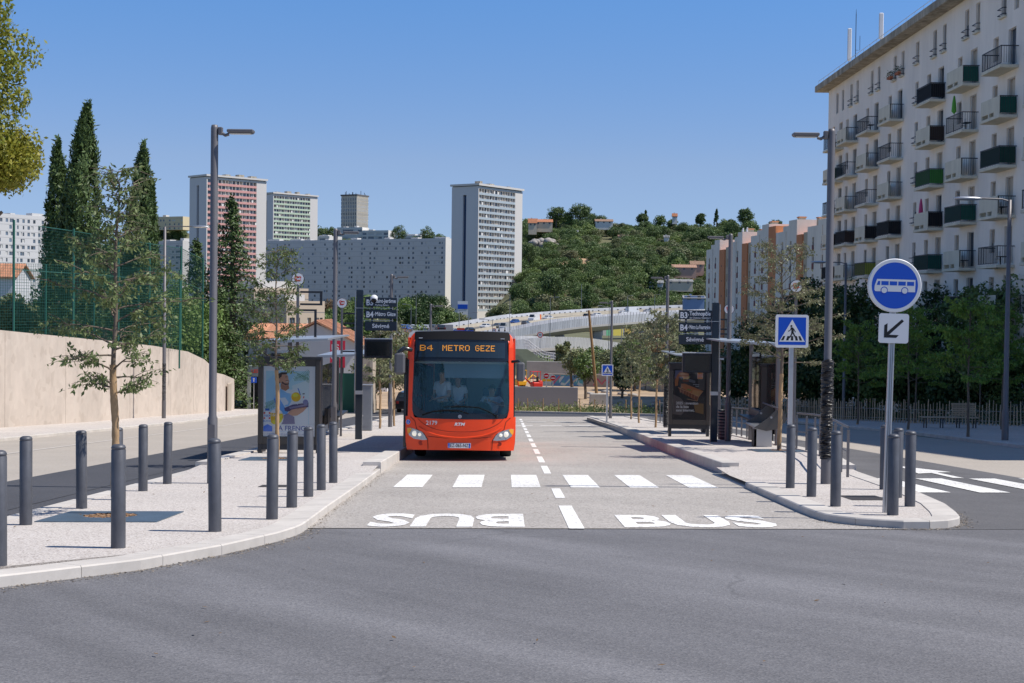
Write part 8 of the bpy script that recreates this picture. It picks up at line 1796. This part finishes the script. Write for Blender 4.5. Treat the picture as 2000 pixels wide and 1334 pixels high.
for (p0, p1, yy0, yy1, Y) in ((1070,1215,519,528,700),(1015,1105,560,569,610),(1290,1380,548,556,650)):
    mb = MB(); n = 20; vs = []
    for i in range(n+1):
        px = p0+(p1-p0)*i/n
        for v in (0, 1):
            yv = Y+v*9+3*math.sin(i*.9); x = (px-988)/2778*yv; vs.append((x, yv, gz(x,yv)+.25+v*1.3*math.sin(math.pi*i/n)))
    mb.add(vs, [[2*i,2*i+2,2*i+3,2*i+1] for i in range(n)], M('ochre_earth', (.48,.32,.19), .95, var=.2, scale=.3)); struct(mb, 'earth_terrace')
# rubble in the dirt lot
rn = random.Random(12)
for i in range(7):
    px = rn.uniform(1140,1300); Y = rn.uniform(120,140); x = P(px,700,Y).x; mb = MB(); mb.ball((0,0,.05), rn.uniform(.25,.5), m_rock, 7, None, (1.3,1,.45)); o = mb.build('rubble_heap'); o.location = (x, Y, gz(x,Y)+.05)
    tag(o, 'small heap of pale rubble lying on the dirt lot', 'rubble', 'rubble heaps on the dirt lot')
# fallen leaves on pavement and road
g = np.random.default_rng(44); rr_ = []
for _ in range(150):
    x, y = (g.uniform(-6,-2.6), g.uniform(13.5,27)) if g.random() < .5 else ((g.uniform(-2.4,4), g.uniform(17.5,30)) if g.random() < .4 else (g.uniform(-5,5), g.uniform(8.5,17)))
    h = .112 if x < -4.4 or (x < -3.0 and y > 15) else (.02 if y > 17.4 and x > -2.3 else .012)
    if -4.6 < x < -2.3 and y < 17.4: continue
    rr_.append((x, y, gz(x,y)+h))
rr_ = np.array(rr_); tag(leaves('fallen_leaves', rr_, np.tile([0,0,3.0], (len(rr_),1)), .045, .4, M('dry_leaf', (.16,.10,.05), .8), None, g), kind='stuff')
# grit washed along the foot of the kerbs
g = np.random.default_rng(91); gr = []
def along(path, off, n, h):
    d = [math.hypot(b[0]-a[0], b[1]-a[1]) for a, b in zip(path, path[1:])]; tot = sum(d)
    for _ in range(n):
        s_ = g.uniform(0, tot); k = 0
        while s_ > d[k] and k < len(d)-1: s_ -= d[k]; k += 1
        a, b = path[k], path[k+1]; f_ = s_/d[k]; nx_, ny_ = (b[1]-a[1])/d[k], -(b[0]-a[0])/d[k]; o_ = abs(g.normal())*off+.01; x, y = a[0]+(b[0]-a[0])*f_+nx_*o_, a[1]+(b[1]-a[1])*f_+ny_*o_; gr.append((x, y, gz(x,y)+h))
along(Lp[1:10], .10, 1500, .011); along([(4.10,18.3),(4.3,17.72),(4.83,17.22),(5.35,17.25),(5.72,17.7),(5.92,18.5),(6.2,19.86)], .09, 700, .016); along([(-2.37,17.3),(-2.40,19.3),(-2.42,23.5),(-2.47,28.3)], .07, 500, .019)
gr = np.array(gr); tag(leaves('kerb_grit', gr, np.tile([0,0,2.5], (len(gr),1)), .020, .8, M('grit', (.20,.17,.14), .95, isl=.5), None, g, svar=.6), kind='stuff')
